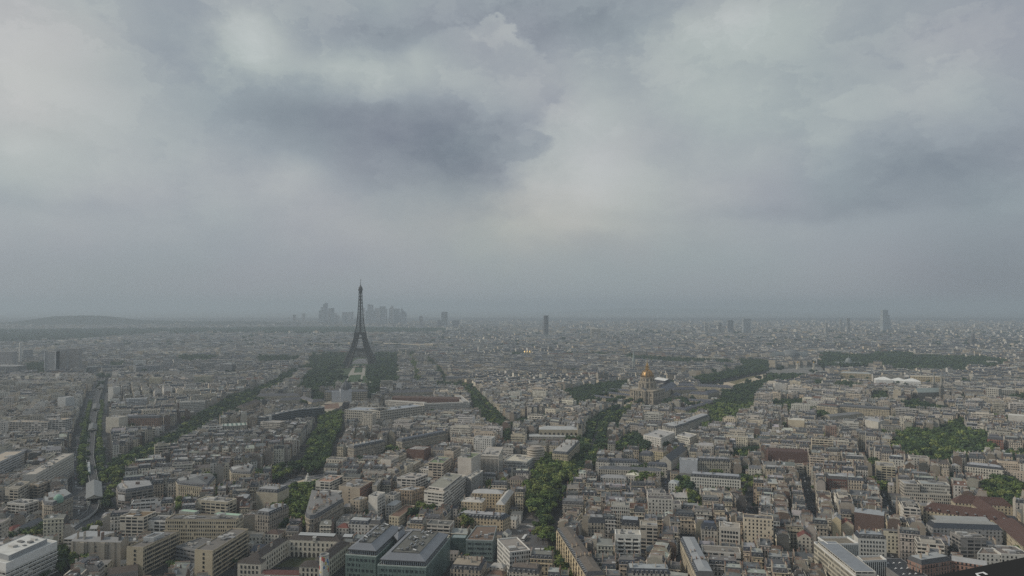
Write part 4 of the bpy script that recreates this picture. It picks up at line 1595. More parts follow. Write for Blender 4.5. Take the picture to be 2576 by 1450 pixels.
# ---- the teal glass hospital
TEAL, SLB = (.118, .165, .156), (.155, .165, .185)
ZP = 21.0
qR = quad_at('N1', (527, 660), (1150, 692), 60, ZP, (1462, 312))
qL = quad_at('N1', (117, 524), (512, 553), 60, ZP)
qL = [qL[0], qL[1], qL[1] + (qR[2] - qR[1]) * .94, qL[0] + (qR[2] - qR[1]) * .94]
qM = [qL[1].lerp(qL[2], .62), qR[0].lerp(qR[3], .66), qR[3].lerp(qR[0], .06), qL[2]]
B = Block('glass_hospital', 'teal glass hospital with grey hipped metal roofs around a sunken court', 'hospital', qR, None, 'the teal glass hospital')


def frustum(B, q, z, ins, rise, kit, seed, tint=SLB):
    t_ = []
    for i in range(4):
        a, b, c = q[i], q[(i + 1) % 4], q[(i - 1) % 4]
        t_.append(q[i] + (b - a).normalized() * ins + (c - a).normalized() * ins + Vector((0, 0, rise)))
    g = G()
    e = [Vector((p.x, p.y, z)) for p in q]
    t_ = [Vector((p.x, p.y, z + rise)) for p in t_]
    for i in range(4):
        g.face([tuple(e[i]), tuple(e[(i + 1) % 4]), tuple(t_[(i + 1) % 4]), tuple(t_[i])], 'seam_zinc', tint)
    g.prism([(p.x, p.y) for p in q], z - .9, z, 'metal', (.10, .105, .115), bottom=True)
    B.part('roof', g)
    g = G()
    g.prism([(p.x, p.y) for p in t_], z + rise - .5, z + rise + .5, 'metal', (.09, .09, .09))
    g.face([tuple(p) for p in t_], 'gravel', (.115, .115, .105))
    B.part('roof_deck', g)
    r = random.Random(seed)
    u, v = t_[1] - t_[0], t_[3] - t_[0]
    th = math.atan2(v.y, v.x)
    for k in range(kit):
        g = G()
        for j in range(5):
            a, b = r.uniform(.15, .85), (k + r.uniform(.1, .9)) / kit
            p = t_[0] + u * a + v * b
            L = r.uniform(2, 6)
            if r.random() < .55:
                o = Vector((math.cos(th + r.choice([0, 0, PI / 2])), math.sin(th), 0)).normalized() * L / 2
                zz = z + rise + r.uniform(.8, 1.6)
                g.bar((p.x - o.x, p.y - o.y, zz), (p.x + o.x, p.y + o.y, zz), r.uniform(.7, 1.2), 'metal', (.36, .37, .38), 8)
            else:
                g.box(p.x, p.y, z + rise, z + rise + r.uniform(.8, 2.0), L * .5, r.uniform(1.2, 2.4), 'metal', r.choice([(.20, .21, .22), (.34, .34, .34), (.12, .12, .12)]), th)
        B.part('air_plant', g)


for q in (qR, qL):
    B.wing(q, ZP, 'glass_panel', TEAL, 'gravel', (.2, .19, .18), par=.7, pt=(.30, .36, .34), low=.0)
B.wing(qM, ZP - 2, 'glass_panel', SLB, 'gravel', (.16, .15, .14), mark=False, par=.2)
for q, sd in ((qR, 3), (qL, 4)):
    s_ = shift(q, 4.0)
    B.wing(s_, 23.8, 'fin_facade', (.34, .37, .40), 'gravel', (.2, .2, .2), par=.1, z0=ZP, mark=False, wname='setback_storey')
    B.windows(q, 0, 5, 1.15, .62, 1.9, 1.6, 3.9, skip=lambda i, k, n: ((k * 7 + i * 3) % 11) < 4 or (k // 9) % 3 == 1 and i % 2)
    frustum(B, shift(q, 2.2), 25.0, 6.5, 3.4, 5 if sd == 4 else 6, sd)
frustum(B, [qM[0], qM[1], qM[2], qM[3]], 25.0, 6.0, 3.4, 2, 9)
qW = quad_at('N1', (1662, 338), (2010, 348), 40, 16.5, (2060, 158))
qW = [qW[0], qW[1], qW[2], WT('N1', 1795, 158, 16.5)]
B = Block('glass_wing', 'teal grey hospital wing with four rows of dark windows and a planted roof', 'hospital wing', qW, None, 'the teal grey wing')
B.wing(qW, 16.5, 'glass_panel', (.17, .215, .21), 'gravel', (.15, .11, .085), par=.8, kit=7, pt=(.3, .33, .33), low=.1)
B.windows(qW, 0, 4, .95, .55, 1.5, 2.0, 3.8, skip=lambda i, k, n: (k * 5 + i) % 9 < 2)
hero('glass_link', 'dark glass link between the two teal hospital buildings', 'glass link', 'N1', (1468, 305), (1660, 312), 16, 10, wm='glass_panel', wt=(.05, .075, .075), rm='glass', rt=(.16, .20, .19), par=.4)
q = run_quad('N1', (2225, 500), (2065, 330), 19, 17)
B = Block('apartment_block', 'white block with a slanting front of white grid frames by the square', 'apartment block', q, None, 'the white grid block')
B.wing(q, 19, 'grid_facade', WH, 'gravel', (.24, .22, .2), par=1.0, kit=5)
hero('stone_house', 'brownish stone house with many small roofs before the teal grey wing', 'apartment house', 'N1', (1462, 700), (1850, 725), 15, 22, wm='stone_facade', wt=(.40, .34, .27), roof='mansard', rise=1.2, rm='gravel', rt=(.26, .225, .18), chim=7, dorm=(0,))
hero('mansard_house', 'house with slate mansard and white dormers beside the square', 'apartment house', 'N1', (2215, 735), (2600, 765), 14, 14, wm='stone_facade', wt=(.46, .43, .37), roof='mansard', rise=1.0, rm='tile', rt=(.125, .105, .09), dorm=(0,), chim=3)

# ---- around the roundabout and the white slabs
poly_house('corner_house', 'grand stone corner house on a wedge plot with rounded front before the roundabout', 'apartment house', 'B2', '495,838 505,862 540,880 590,876 640,850 885,700 830,640 700,640 560,610', 22, 'stone_facade', (.34, .30, .245), 'the wedge corner house', chim=30, rt=(.165, .16, .155))
hero('apartment_block', 'white and black terraced block above the wedge corner house', 'apartment block', 'B2', (575, 640), (750, 655), 21, 22, wm='balcony_facade', wt=WH, rt=(.25, .24, .23), kit=8)
hero('apartment_block', 'flat roofed block with a reddish roof terrace above the roundabout lawn', 'apartment block', 'B2', (600, 500), (750, 510), 20, 30, wm='balcony_facade', wt=(.55, .53, .48), rt=(.30, .19, .14), kit=5)
hero('stone_house', 'soot grey stone house on the west side of the planted avenue', 'apartment house', 'B2', (-10, 830), (130, 845), 22, 30, wm='stone_facade', wt=(.33, .30, .26), roof='mansard', rise=1.2, rm='zinc', rt=(.28, .29, .30), chim=8, dorm=(0, 1), anchor='the soot grey house')
hero('stone_house', 'cream house with a bare side wall west of the roundabout lawn', 'apartment house', 'B2', (0, 600), (215, 615), 21, 22, wm='plaster', wt=(.42, .38, .30), roof='mansard', rise=1.2, rm='zinc', rt=(.26, .26, .26), chim=6, dorm=(0, 1))
hero('villa', 'small white house with red roof beside the wedge corner house', 'house', 'B2', (805, 962), (928, 970), 12, 10, wm='plain_facade', wt=(.52, .50, .46), roof='hip', rise=3, rm='tile', rt=(.15, .06, .05))
hero('mansard_house', 'white house with zinc mansard and dormers beside the small red roofed villa', 'apartment house', 'B2', (927, 925), (1136, 935), 15, 12, wm='plain_facade', wt=(.56, .54, .50), roof='mansard', rise=1.2, rm='zinc', rt=(.33, .34, .34), dorm=(0,))
hero('apartment_house', 'dark mansard house with black awnings behind the teal glass hospital', 'apartment house', 'B2', (1136, 925), (1260, 930), 16, 12, wm='balcony_facade', wt=(.46, .43, .38), roof='mansard', rise=1, rm='zinc', rt=(.3, .3, .3), chim=3)
B, q = hero('office_block', 'blocky office with blank tan wall and red brick side', 'office block', 'B2', (832, 550), (1045, 572), 23, c=(1168, 500), wm='plaster', wt=(.40, .345, .275), rt=(.17, .15, .13), kit=10, anchor='the blank tan office')
g = G()
d = (q[2] - q[1]).normalized()
nn = Vector((d.y, -d.x, 0)) * .12
g.wallq(tuple((q[1] + nn)[:2]), tuple((q[2] + nn)[:2]), 0, 23.4, 'brick', (.24, .105, .075))
B.part('brick_side', g)
B.windows([x + nn for x in q], 1, 7, 2.6, 1.3, 1.6, 1.5, 3.2, surround=(.38, .33, .28))
B.windows(q, 0, 7, 60, 1.2, 1.4, 1.5, 3.2)
hero('apartment_block', 'dark balcony block behind the blank tan office', 'apartment block', 'B2', (1168, 545), (1215, 548), 22, c=(1268, 480), wm='balcony_facade', wt=(.36, .33, .28), rt=(.2, .2, .2), kit=4)
B, q = hero('stone_house', 'ornate sandy brick house with stepped balconies before the white slabs', 'apartment house', 'B2', (1392, 590), (1572, 598), 21, c=(1696, 560), wm='stone_facade', wt=(.40, .31, .225), rt=(.33, .33, .32), kit=6, anchor='the sandy brick house')
B, q = hero('tower_block', 'narrow white block with slanting window bays beside the courtyard trees', 'apartment block', 'B2', (1132, 648), (1222, 660), 24, c=(1302, 615), wm='plaster', wt=(.56, .54, .50), rt=(.3, .29, .27), kit=3, anchor='the white tower block')
B.windows(q, 1, 7, 3.4, 1.8, 1.7, 2, 3.1)
hero('stone_house', 'plain grey stone house behind the white tower block', 'apartment house', 'B2', (1300, 640), (1392, 648), 20, 14, wm='plain_facade', wt=(.42, .40, .36), rt=(.2, .2, .2), kit=3)
hero('villa', 'grey classical villa with one large dark window and hipped roof', 'villa', 'B2', (1305, 737), (1396, 742), 14, c=(1466, 695), wm='plain_facade', wt=(.44, .43, .40), roof='hip', rise=2.2, rm='zinc', rt=(.33, .34, .34))
hero('market_hall', 'cream hall with flat rust coloured roof between villa and dark garden', 'hall', 'B2', (1338, 850), (1440, 862), 9, c=(1600, 745), wm='plain_facade', wt=(.50, .45, .34), rm='tile', rt=(.15, .095, .07), par=.6)
hero('apartment_house', 'brick red side walled house behind the white tower block', 'apartment house', 'B2', (950, 690), (1045, 700), 21, 14, wm='plain_facade', wt=(.42, .36, .28), rt=(.2, .19, .18), kit=3)
B, q = hero('slab_block', 'long white slab running away beside the cream ministry street', 'apartment block', 'B2', (1690, 598), (1888, 622), 24, c=(2112, 442), wm='ribbon_facade', wt=(.56, .53, .48), rt=(.36, .33, .28), kit=10, anchor='the long white ribbon slab')
B.wing(shift(q, 8), 27, 'ribbon_facade', (.55, .52, .48), 'gravel', (.24, .235, .20), z0=24, mark=False, wname='penthouse', par=.3, kit=3)
hero('slab_block', 'white slab with narrow vertical fins at the street end', 'apartment block', 'B2', (2112, 458), (2166, 470), 22, c=(2286, 396), wm='fin_facade', wt=(.58, .56, .53), rt=(.36, .34, .3), kit=4)
hero('slab_block', 'broad white balcony slab before the dark balcony tower', 'apartment block', 'B2', (1418, 468), (1606, 480), 24, c=(1728, 428), wm='balcony_facade', wt=(.56, .53, .49), rt=(.33, .3, .27), kit=8)
hero('tower_block', 'tower of dark balconies with planted terraces on its roof', 'tower block', 'B2', (1735, 312), (1882, 322), 30, c=(1966, 257), wm='balcony_facade', wt=(.46, .40, .33), rt=(.16, .20, .12), kit=10, anchor='the dark balcony tower')
hero('tower_block', 'tall tower with one blank white wall and dark balconies', 'tower block', 'B2', (2030, 262), (2166, 272), 36, c=(2262, 218), wm='plaster', wt=(.52, .48, .43), rt=(.16, .19, .12), kit=10, anchor='the blank walled tower')
hero('tower_block', 'pale tower with vertical white stripes beside the boulevard garden', 'tower block', 'B2', (2255, 240), (2442, 248), 32, c=(2486, 160), wm='fin_facade', wt=(.56, .52, .46), rt=(.34, .32, .29), kit=8, anchor='the striped pale tower')
hero('apartment_block', 'white stepped block behind the striped pale tower', 'apartment block', 'B2', (2190, 60), (2370, 70), 30, 16, wm='plain_facade', wt=(.56, .55, .52), rt=(.36, .35, .33), kit=6)
hero('brick_block', 'red brick block with blank side beside a low court', 'apartment block', 'B2', (1520, 178), (1690, 186), 21, c=(1760, 150), wm='brick', wt=(.16, .10, .082), rt=(.3, .28, .26), kit=6, anchor='the red brick block')
hero('low_hall', 'small round topped white hall between the slabs', 'hall', 'B2', (1640, 378), (1775, 390), 14, 18, wm='plain_facade', wt=(.55, .52, .47), rt=(.42, .40, .37), kit=5)
hero('mansard_row', 'long stone row with slate mansard beyond the avenue trees', 'apartment house', 'B2', (985, 165), (1300, 100), 21, 13, wm='stone_facade', wt=(.38, .34, .28), roof='mansard', rise=1.2, rm='zinc', rt=(.25, .26, .27), dorm=(0,), chim=9)
hero('mansard_row', 'grey slate roofed row beyond the brick block', 'apartment house', 'B2', (1470, 100), (1930, 10), 20, 13, wm='stone_facade', wt=(.38, .35, .29), roof='mansard', rise=1.2, rm='slate', rt=(.10, .11, .13), dorm=(0,), chim=9)
# cream ministry
MC = (.52, .425, .29)
q = quad_at('B2', (2000, 852), (2482, 886), 14, 14, (2562, 842))
B = Block('ministry', 'cream palace with pale grey roofs and dormers between the street and the boulevard', 'palace', q, None, 'the cream palace')
B.wing(q, 14, 'plain_facade', MC, 'zinc', (.30, .30, .31), 'mansard', 1.6, inset=3.2, mh=3.0)
B.dormers(q, 14.5, 0, 3.4)
B.chimneys(q, 15.5, 6, 4)
q2 = quad_at('B2', (2066, 700), (2276, 712), 16, 15)
B.wing(q2, 15, 'plain_facade', MC, 'zinc', (.42, .40, .37), 'hip', 3.2)
q3 = quad_at('B2', (2410, 730), (2500, 735), 46, 15, (2600, 600))
B.wing(q3, 15, 'plain_facade', MC, 'zinc', (.38, .37, .35), 'hip', 3.2)
q4 = quad_at('B2', (2170, 615), (2480, 625), 13, 15)
B.wing(q4, 15, 'plain_facade', MC, 'zinc', (.36, .36, .36), 'hip', 3.0)
B.chimneys(q2, 16, 4, 4)

# ---- along the boulevard, east side
hero('office_block', 'pale office with a white framed grid and barrel roof lights', 'office block', 'B3', (-85, 292), (150, 305), 14, c=(242, 242), wm='grid_facade', wt=(.55, .54, .51), rt=(.46, .43, .36), kit=8, anchor='the white framed office')
p = WT('B3', 238, 165, 24)
mark_poly([Vector((p.x + 13 * math.cos(a), p.y + 13 * math.sin(a), 0)) for a in (0, .8, 1.57, 2.4, 3.14, 4, 4.71, 5.5)])
root = thing('rounded_block', 'rounded corner block with curved white balconies', 'apartment block', (p.x, p.y, 0))
ANCHORS.append(('the rounded balcony block', p.x, p.y))
g = G()
g.lathe([(10.5, 0), (10.5, 24)], 24, 'ribbon_facade', (.42, .37, .30))
g.obj('wall', root)
for k in range(8):
    g = G()
    z = 2.4 + k * 3
    g.lathe([(10.4, z), (11.8, z), (11.8, z + 1.0), (11.5, z + 1.0), (11.5, z + .2), (10.4, z + .2)], 24, 'plaster', (.52, .48, .42), a0=PI * .85, a1=PI * 2.1)
    g.obj('balcony', root)
g = G()
g.lathe([(10.5, 24), (10.5, 24.8), (7.5, 24.9), (7.5, 27), (0, 27.1)], 24, 'gravel', (.3, .27, .24))
g.obj('roof', root)
hero('corner_house', 'stone corner house with yellow awnings facing the wedge garden', 'apartment house', 'B3', (405, 215), (562, 228), 20, c=(682, 105), wm='stone_facade', wt=(.47, .41, .30), roof='mansard', rise=1.2, rm='zinc', rt=(.32, .31, .29), dorm=(0, 1), chim=8, anchor='the awning corner house')
hero('low_villa', 'brown roofed old villa among the wedge garden trees', 'villa', 'B3', (-40, 480), (110, 490), 12, 16, wm='stone_facade', wt=(.40, .35, .28), roof='hip', rise=3.5, rm='tile', rt=(.12, .10, .09))
hero('office_block', 'tall white office with small square windows behind the chapel', 'office block', 'B3', (1322, 35), (1500, 68), 18, c=(1640, 5), wm='plain_facade', wt=(.58, .56, .52), rt=(.36, .35, .34), kit=6, anchor='the square windowed office')
hero('office_block', 'white block with glazed corner beside the yellow manor', 'office block', 'B3', (1660, 35), (1790, 62), 16, c=(1860, 30), wm='grid_facade', wt=(.56, .54, .48), rt=(.36, .35, .34), kit=4)
q = run_quad('A3', (1648, 1408), (1988, 1284), 18, -17)
B = Block('long_wing', 'long pale wing with slate mansard above the green belt', 'palace', q, None, 'the long pale wing')
B.wing(q, 18, 'stone_facade', (.47, .45, .40), 'zinc', (.34, .34, .34), 'mansard', 1.5)
B.dormers(q, 18.3, 1)
B.chimneys(q, 19, 6, 4)
hero('long_wing', 'second pale wing with slate mansard before the green belt', 'palace', 'A3', (1508, 1382), (1640, 1400), 18, 40, wm='stone_facade', wt=(.48, .46, .41), roof='mansard', rise=1.5, rm='zinc', rt=(.32, .33, .33), dorm=(0, 1), chim=5)
hero('chapel', 'chapel with long dark slate roof and blank white gable', 'chapel', 'B3', (1482, 290), (1602, 300), 11, c=(1760, 175), wm='plaster', wt=(.44, .42, .38), roof='gable', rise=7, rm='slate', rt=(.065, .068, .075), ridge='v', anchor='the slate roofed chapel')
hero('manor', 'yellow manor with small dormers beside the chapel', 'manor', 'B3', (1370, 185), (1520, 205), 13, 16, wm='stone_facade', wt=(.50, .44, .30), roof='hip', rise=3, rm='tile', rt=(.20, .17, .14), chim=4)
hero('manor', 'grey roofed manor wing before the chapel', 'manor', 'B3', (1275, 235), (1400, 245), 14, 18, wm='stone_facade', wt=(.44, .40, .31), roof='mansard', rise=2.4, rm='slate', rt=(.10, .10, .11), chim=3)
B, q = hero('institute', 'white institute with slate mansard and round dormers', 'institute', 'B3', (985, 308), (1275, 318), 15, 13, wm='plain_facade', wt=(.55, .54, .50), roof='mansard', rise=1.4, rm='slate', rt=(.075, .08, .095), dorm=(0,), anchor='the white institute')
hero('institute_wing', 'white wing with red chimney wall at the boulevard end of the institute', 'institute', 'B3', (842, 300), (985, 310), 16, 14, wm='plain_facade', wt=(.52, .50, .45), roof='mansard', rise=1.4, rm='slate', rt=(.08, .085, .10), dorm=(0,), chim=3)
hero('institute_wing', 'east wing of the institute with white dormers', 'institute', 'B3', (1360, 345), (1560, 355), 13, 13, wm='plain_facade', wt=(.50, .47, .41), roof='mansard', rise=1.4, rm='slate', rt=(.075, .08, .095), dorm=(0,))
hero('institute_wing', 'long low palace front with grey roof and small pediment', 'palace', 'B3', (870, 372), (1500, 396), 13, 12, wm='stone_facade', wt=(.45, .42, .36), roof='hip', rise=3, rm='slate', rt=(.10, .105, .115), chim=5)
hero('pavilion', 'pavilion with pale cream roof inside the institute court', 'pavilion', 'B3', (1145, 430), (1290, 442), 10, 18, wm='plain_facade', wt=(.54, .52, .47), roof='hip', rise=2.5, rm='zinc', rt=(.56, .54, .45))
hero('low_wing', 'low grey roofed hall inside the institute court', 'hall', 'B3', (890, 462), (1150, 470), 8, 18, wm='plain_facade', wt=(.5, .49, .46), roof='hip', rise=2.5, rm='zinc', rt=(.26, .26, .26))
hero('scaffolded_block', 'block wrapped in pale blue scaffold sheets', 'apartment block', 'B3', (1685, 285), (1866, 295), 22, 14, wm='plaster', wt=(.40, .42, .45), rt=(.3, .3, .3), kit=3, anchor='the sheeted block')
hero('mansard_row', 'stone row with a bare white gable behind the long white hotel', 'apartment house', 'B3', (1870, 290), (2190, 300), 21, 14, wm='stone_facade', wt=(.40, .37, .31), roof='mansard', rise=1.2, rm='zinc', rt=(.25, .25, .26), dorm=(0,), chim=6)
B, q = hero('hotel', 'long white hotel with slate mansard and a row of dormers', 'hotel', 'B3', (1795, 448), (2302, 482), 18, 15, wm='plaster', wt=(.58, .57, .52), roof='mansard', rise=1.2, rm='zinc', rt=(.27, .28, .30), dorm=(0, 1), anchor='the long white hotel', chim=3)
B.windows(q, 0, 5, 2.6, 1.1, 1.8, 1.5, 3.3)
hero('canopy_hall', 'long low white canopy hall in front of the white hotel', 'hall', 'B3', (1838, 512), (2280, 535), 6, 13, wm='plaster', wt=(.60, .62, .60), rm='zinc', rt=(.62, .64, .62), par=.2)
hero('portico_house', 'small white house with an open loggia beside the hotel garden', 'villa', 'B3', (1575, 512), (1662, 520), 15, 14, wm='plain_facade', wt=(.54, .55, .53), roof='hip', rise=2, rm='zinc', rt=(.34, .36, .36))
B, q = hero('balcony_block', 'white concrete block with deep dark balconies in front of the roof rows', 'apartment block', 'B3', (1040, 1040), (1298, 1048), 25, 13, wm='plaster', wt=(.60, .59, .55), rt=(.40, .38, .34), kit=4, par=1.1, anchor='the white balcony block')
B.windows(q, 0, 7, 4.9, 4.1, 1.9, 1.6, 3.2)
for k in range(7):
    g = G()
    p, r_ = q[0], q[1]
    d = (r_ - p).normalized()
    nn = Vector((d.y, -d.x, 0))
    for f0, f1 in ((.04, .32), (.36, .68), (.72, .96)):
        a_, b_ = p.lerp(r_, f0), p.lerp(r_, f1)
        P_ = [(a_ + nn * 1.5), (b_ + nn * 1.5), b_ + nn * .05, a_ + nn * .05]
        g.prism([(v.x, v.y) for v in P_], 1.0 + k * 3.2, 1.9 + k * 3.2, 'plaster', (.60, .59, .55), 'plaster', bottom=True)
    B.part('balcony', g)
hero('apartment_block', 'beige block with continuous balconies behind the white balcony block', 'apartment block', 'B3', (1286, 945), (1462, 955), 25, 13, wm='balcony_facade', wt=(.46, .42, .36), rt=(.3, .28, .24), kit=3)
q = run_quad('B3', (742, 1452), (448, 985), 22, 14)
B = Block('long_house', 'long honey coloured stone front on the curve of the boulevard', 'apartment house', q, None, 'the honey stone front')
B.wing(q, 22, 'stone_facade', (.52, .43, .29), 'tile', (.125, .108, .092), 'mansard', 1.3, inset=2.0, mh=2.6)
B.dormers(q, 22.3, 3, 3.6)
B.chimneys(q, 23, 9, 4, tint=(.36, .30, .23))
for k in range(12):
    p = q[3].lerp(q[0], (k + .5) / 12)
    g = G()
    d = (q[0] - q[3]).normalized()
    g.box(p.x - d.y * -.0, p.y, 3, 21.6, 3.4, 1.5, 'stone_facade', (.55, .46, .31), math.atan2(d.y, d.x))
    B.part('bay', g)
q = run_quad('B3', (1855, 1450), (1690, 1085), 21, 13)
B = Block('long_house', 'long cream street front with a narrow light court', 'apartment house', q, None, 'the cream street front')
B.wing(q, 21, 'stone_facade', (.50, .44, .33), 'zinc', (.26, .27, .28), 'mansard', 1.3)
B.dormers(q, 21.3, 3, 3.4)
B.chimneys(q, 22, 8, 4)
B, q = hero('office_block', 'white office with a bold grid of square windows near the street', 'office block', 'B3', (2082, 958), (2295, 976), 21, 15, wm='plaster', wt=(.50, .47, .42), rt=(.30, .28, .25), kit=5, anchor='the bold grid office')
B.windows(q, 0, 5, 2.2, 1.55, 2.0, 2.0, 3.6)
hero('apartment_house', 'house with deep blue slate roof before the bold grid office', 'apartment house', 'B3', (1905, 975), (2068, 985), 17, 12, wm='stone_facade', wt=(.46, .43, .38), roof='mansard', rise=.8, rm='slate', rt=(.07, .085, .12), inset=2.4, mh=5, dorm=(0,))
hero('mansard_house', 'broad grey slate roofed house at the foot of the picture', 'apartment house', 'B3', (1165, 1420), (1600, 1432), 17, 13, wm='plain_facade', wt=(.48, .46, .42), roof='mansard', rise=1.2, rm='zinc', rt=(.30, .32, .33), dorm=(0,), chim=5, anchor='the broad slate house')
hero('apartment_house', 'house with twin blue black mansard panels above the boulevard', 'apartment house', 'B3', (765, 915), (940, 920), 21, 13, wm='stone_facade', wt=(.38, .34, .28), roof='mansard', rise=.8, rm='zinc', rt=(.25, .25, .25), inset=2.2, mh=4.6, chim=3, anchor='the twin mansard house')
hero('apartment_house', 'house with glazed blue grey studio windows in its roof', 'apartment house', 'B3', (1100, 940), (1280, 950), 20, 13, wm='stone_facade', wt=(.42, .38, .32), roof='mansard', rise=.8, rm='zinc', rt=(.27, .29, .31), inset=1.2, mh=5, dorm=(0,))

# ---- lower east
q = run_quad('B4', (900, 1480), (462, 1118), 23, 16)
B = Block('modern_office', 'slanted white rimmed office with a planted ledge running out of the picture', 'office block', q, None, 'the white rimmed office')
B.wing(q, 23, 'grid_facade', (.47, .44, .36), 'gravel', (.20, .205, .22), par=1.2, kit=5, pt=(.6, .6, .58))
B.wing(shift(q, 5), 26, 'ribbon_facade', (.50, .48, .43), 'zinc', (.20, .215, .235), z0=23, mark=False, wname='setback_storey', par=.3)
q2 = quad_at('B4', (600, 1142), (912, 1138), 17, 25)
B.wing(q2, 25, 'fin_facade', (.52, .55, .54), 'gravel', (.17, .15, .12), par=1.4, pt=(.62, .62, .60))
g = G()
for j in range(26):
    p = q[3].lerp(q[0], .08 + .9 * j / 26)
    g.ext(crown_g(900 + j % 3, (.06, .075, .04), 26), p.x + 2.6, p.y, 23.6, j, 1.1)
B.part('ledge_plants', g)
B, q = hero('white_pavilion', 'white panelled box with a sunken roof beside the white rimmed office', 'office block', 'B4', (952, 1316), (1196, 1305), 17, c=(1134, 1256), wm='fin_facade', wt=(.58, .59, .57), rt=(.26, .22, .18), par=1.6, pt=(.62, .62, .6))
q = quad_at('B4', (1330, 1462), (1610, 1452), 30, 13, (1335, 1272))
B = Block('market_roof', 'black ribbed roof with hooked white roof lights', 'market hall', q, None, 'the black ribbed roof')
B.wing(q, 13, 'plaster', (.2, .2, .2), 'slate', (.025, .025, .028), par=.3)
for k in range(9):
    p = q[0].lerp(q[1], .25 + .22 * (k % 3)).lerp(q[3].lerp(q[2], .25 + .22 * (k % 3)), .12 + .3 * (k // 3))
    g = G()
    g.box(0, 0, 0, .35, 2.2, .5, 'plaster', (.6, .6, .6))
    g.box(.9, .7, 0, .35, .5, 1.4, 'plaster', (.6, .6, .6))
    g.obj('roof_light', B.root, (p.x - B.c.x, p.y - B.c.y, 13.2), .3)
B, q = hero('apartment_house', 'tall white house with five rows of dark windows behind the white rimmed office', 'apartment house', 'B4', (905, 1068), (1192, 1082), 22, 12, wm='plaster', wt=(.56, .55, .51), roof='mansard', rise=1, rm='zinc', rt=(.26, .28, .30), dorm=(0,), chim=5)
B.windows(q, 0, 6, 2.3, .95, 1.7, 2, 3.3)
hero('brick_block', 'long dark brick party wall under a zinc roof', 'apartment block', 'B4', (868, 805), (1168, 845), 22, 12, wm='brick', wt=(.125, .088, .078), roof='gable', rise=3, rm='zinc', rt=(.26, .28, .30), chim=5, anchor='the dark brick wall')
hero('apartment_house', 'house with tall blank ochre side wall', 'apartment house', 'B4', (645, 880), (735, 890), 22, 16, wm='plaster', wt=(.50, .43, .29), roof='gable', rise=3, rm='zinc', rt=(.3, .3, .3), chim=2, anchor='the ochre side wall')
hero('villa', 'small house with bright red roof beside the ochre side wall', 'house', 'B4', (740, 930), (862, 940), 17, 11, wm='plaster', wt=(.48, .43, .33), roof='gable', rise=3.4, rm='tile', rt=(.17, .07, .055))
hero('villa', 'house with maroon tiled roof west of the white rimmed office', 'house', 'B4', (300, 1060), (442, 1072), 17, 11, wm='plain_facade', wt=(.47, .44, .38), roof='gable', rise=3.6, rm='tile', rt=(.14, .055, .048))
q = quad_at('B4', (1980, 345), (2372, 385), 15, 13)
B = Block('mansion', 'white mansion with grey hipped roof in the park', 'mansion', q, None, 'the white mansion')
B.wing(q, 13, 'stone_facade', (.56, .53, .46), 'zinc', (.30, .31, .33), 'mansard', 2.0, inset=2.4, mh=2.6)
B.chimneys(q, 14, 4, 4)
q2 = quad_at('B4', (2380, 400), (2620, 430), 14, 8)
B.wing(q2, 8, 'plain_facade', (.44, .39, .33), 'gravel', (.30, .25, .2))
hero('small_house', 'narrow cream house at the edge of the park beside the mansion', 'house', 'B4', (1862, 345), (1945, 350), 14, 10, wm='plain_facade', wt=(.47, .44, .38), roof='gable', rise=2, rm='zinc', rt=(.3, .3, .3))
hero('glass_office', 'cream and glass office wing beside the orchard', 'office block', 'B4', (1370, 525), (1528, 533), 19, 18, wm='grid_facade', wt=(.47, .44, .39), rt=(.30, .31, .32), kit=4)
hero('glass_office', 'cream office with a green glazed corner beside the orchard', 'office block', 'B4', (1538, 525), (1832, 545), 19, 16, wm='grid_facade', wt=(.46, .45, .41), rt=(.28, .30, .30), kit=6, anchor='the green cornered office')
hero('low_wing', 'low cream front with wide bays below the green cornered office', 'office block', 'B4', (1385, 612), (1842, 640), 10, 9, wm='grid_facade', wt=(.48, .45, .39), rt=(.30, .28, .25))
# convent with red tiles
RT = (.085, .050, .042)
q = quad_at('B4', (1560, 790), (2450, 915), 15, 11)
B = Block('convent', 'convent of long wings with steep red tiled roofs', 'convent', q, None, 'the red tiled convent')
B.wing(q, 11, 'plain_facade', (.46, .40, .29), 'tile', RT, 'hip', 7.5, ridge='auto')
for qq in (quad_at('B4', (1880, 715), (2470, 755), 14, 11), run_quad('B4', (2250, 870), (2000, 690), 11, 13), run_quad('B4', (2560, 1150), (2260, 890), 11, 24)):
    B.wing(qq, 11, 'plain_facade', (.46, .40, .29), 'tile', RT, 'hip', 7.0)
B.dormers(q, 12.2, 0, 7.0, tint=(.30, .16, .12))
hero('long_house', 'long house with dark slate slope before the convent', 'hall', 'B4', (1660, 965), (2360, 990), 13, 14, wm='plain_facade', wt=(.30, .30, .30), roof='mansard', rise=1.4, rm='zinc', rt=(.26, .26, .25), inset=2.5, mh=4, anchor='the dark slate slope')
hero('low_hall', 'long pale roofed hall between the convent and the dark slate slope', 'hall', 'B4', (1700, 890), (2240, 905), 13, 16, wm='plaster', wt=(.34, .34, .32), roof='gable', rise=2.4, rm='zinc', rt=(.28, .285, .28))
hero('office_block', 'dark concrete block with ragged balconies before the convent', 'apartment block', 'B4', (1935, 1070), (2195, 1075), 22, 16, wm='balcony_facade', wt=(.24, .23, .22), rt=(.26, .24, .21), kit=10)
hero('brick_block', 'pinkish brick block with rounded corner near the black roof', 'apartment block', 'B4', (1545, 1340), (1845, 1296), 19, 13, wm='stone_facade', wt=(.28, .18, .145), roof='mansard', rise=1.0, rm='zinc', rt=(.30, .31, .31), chim=3, anchor='the pinkish brick block')
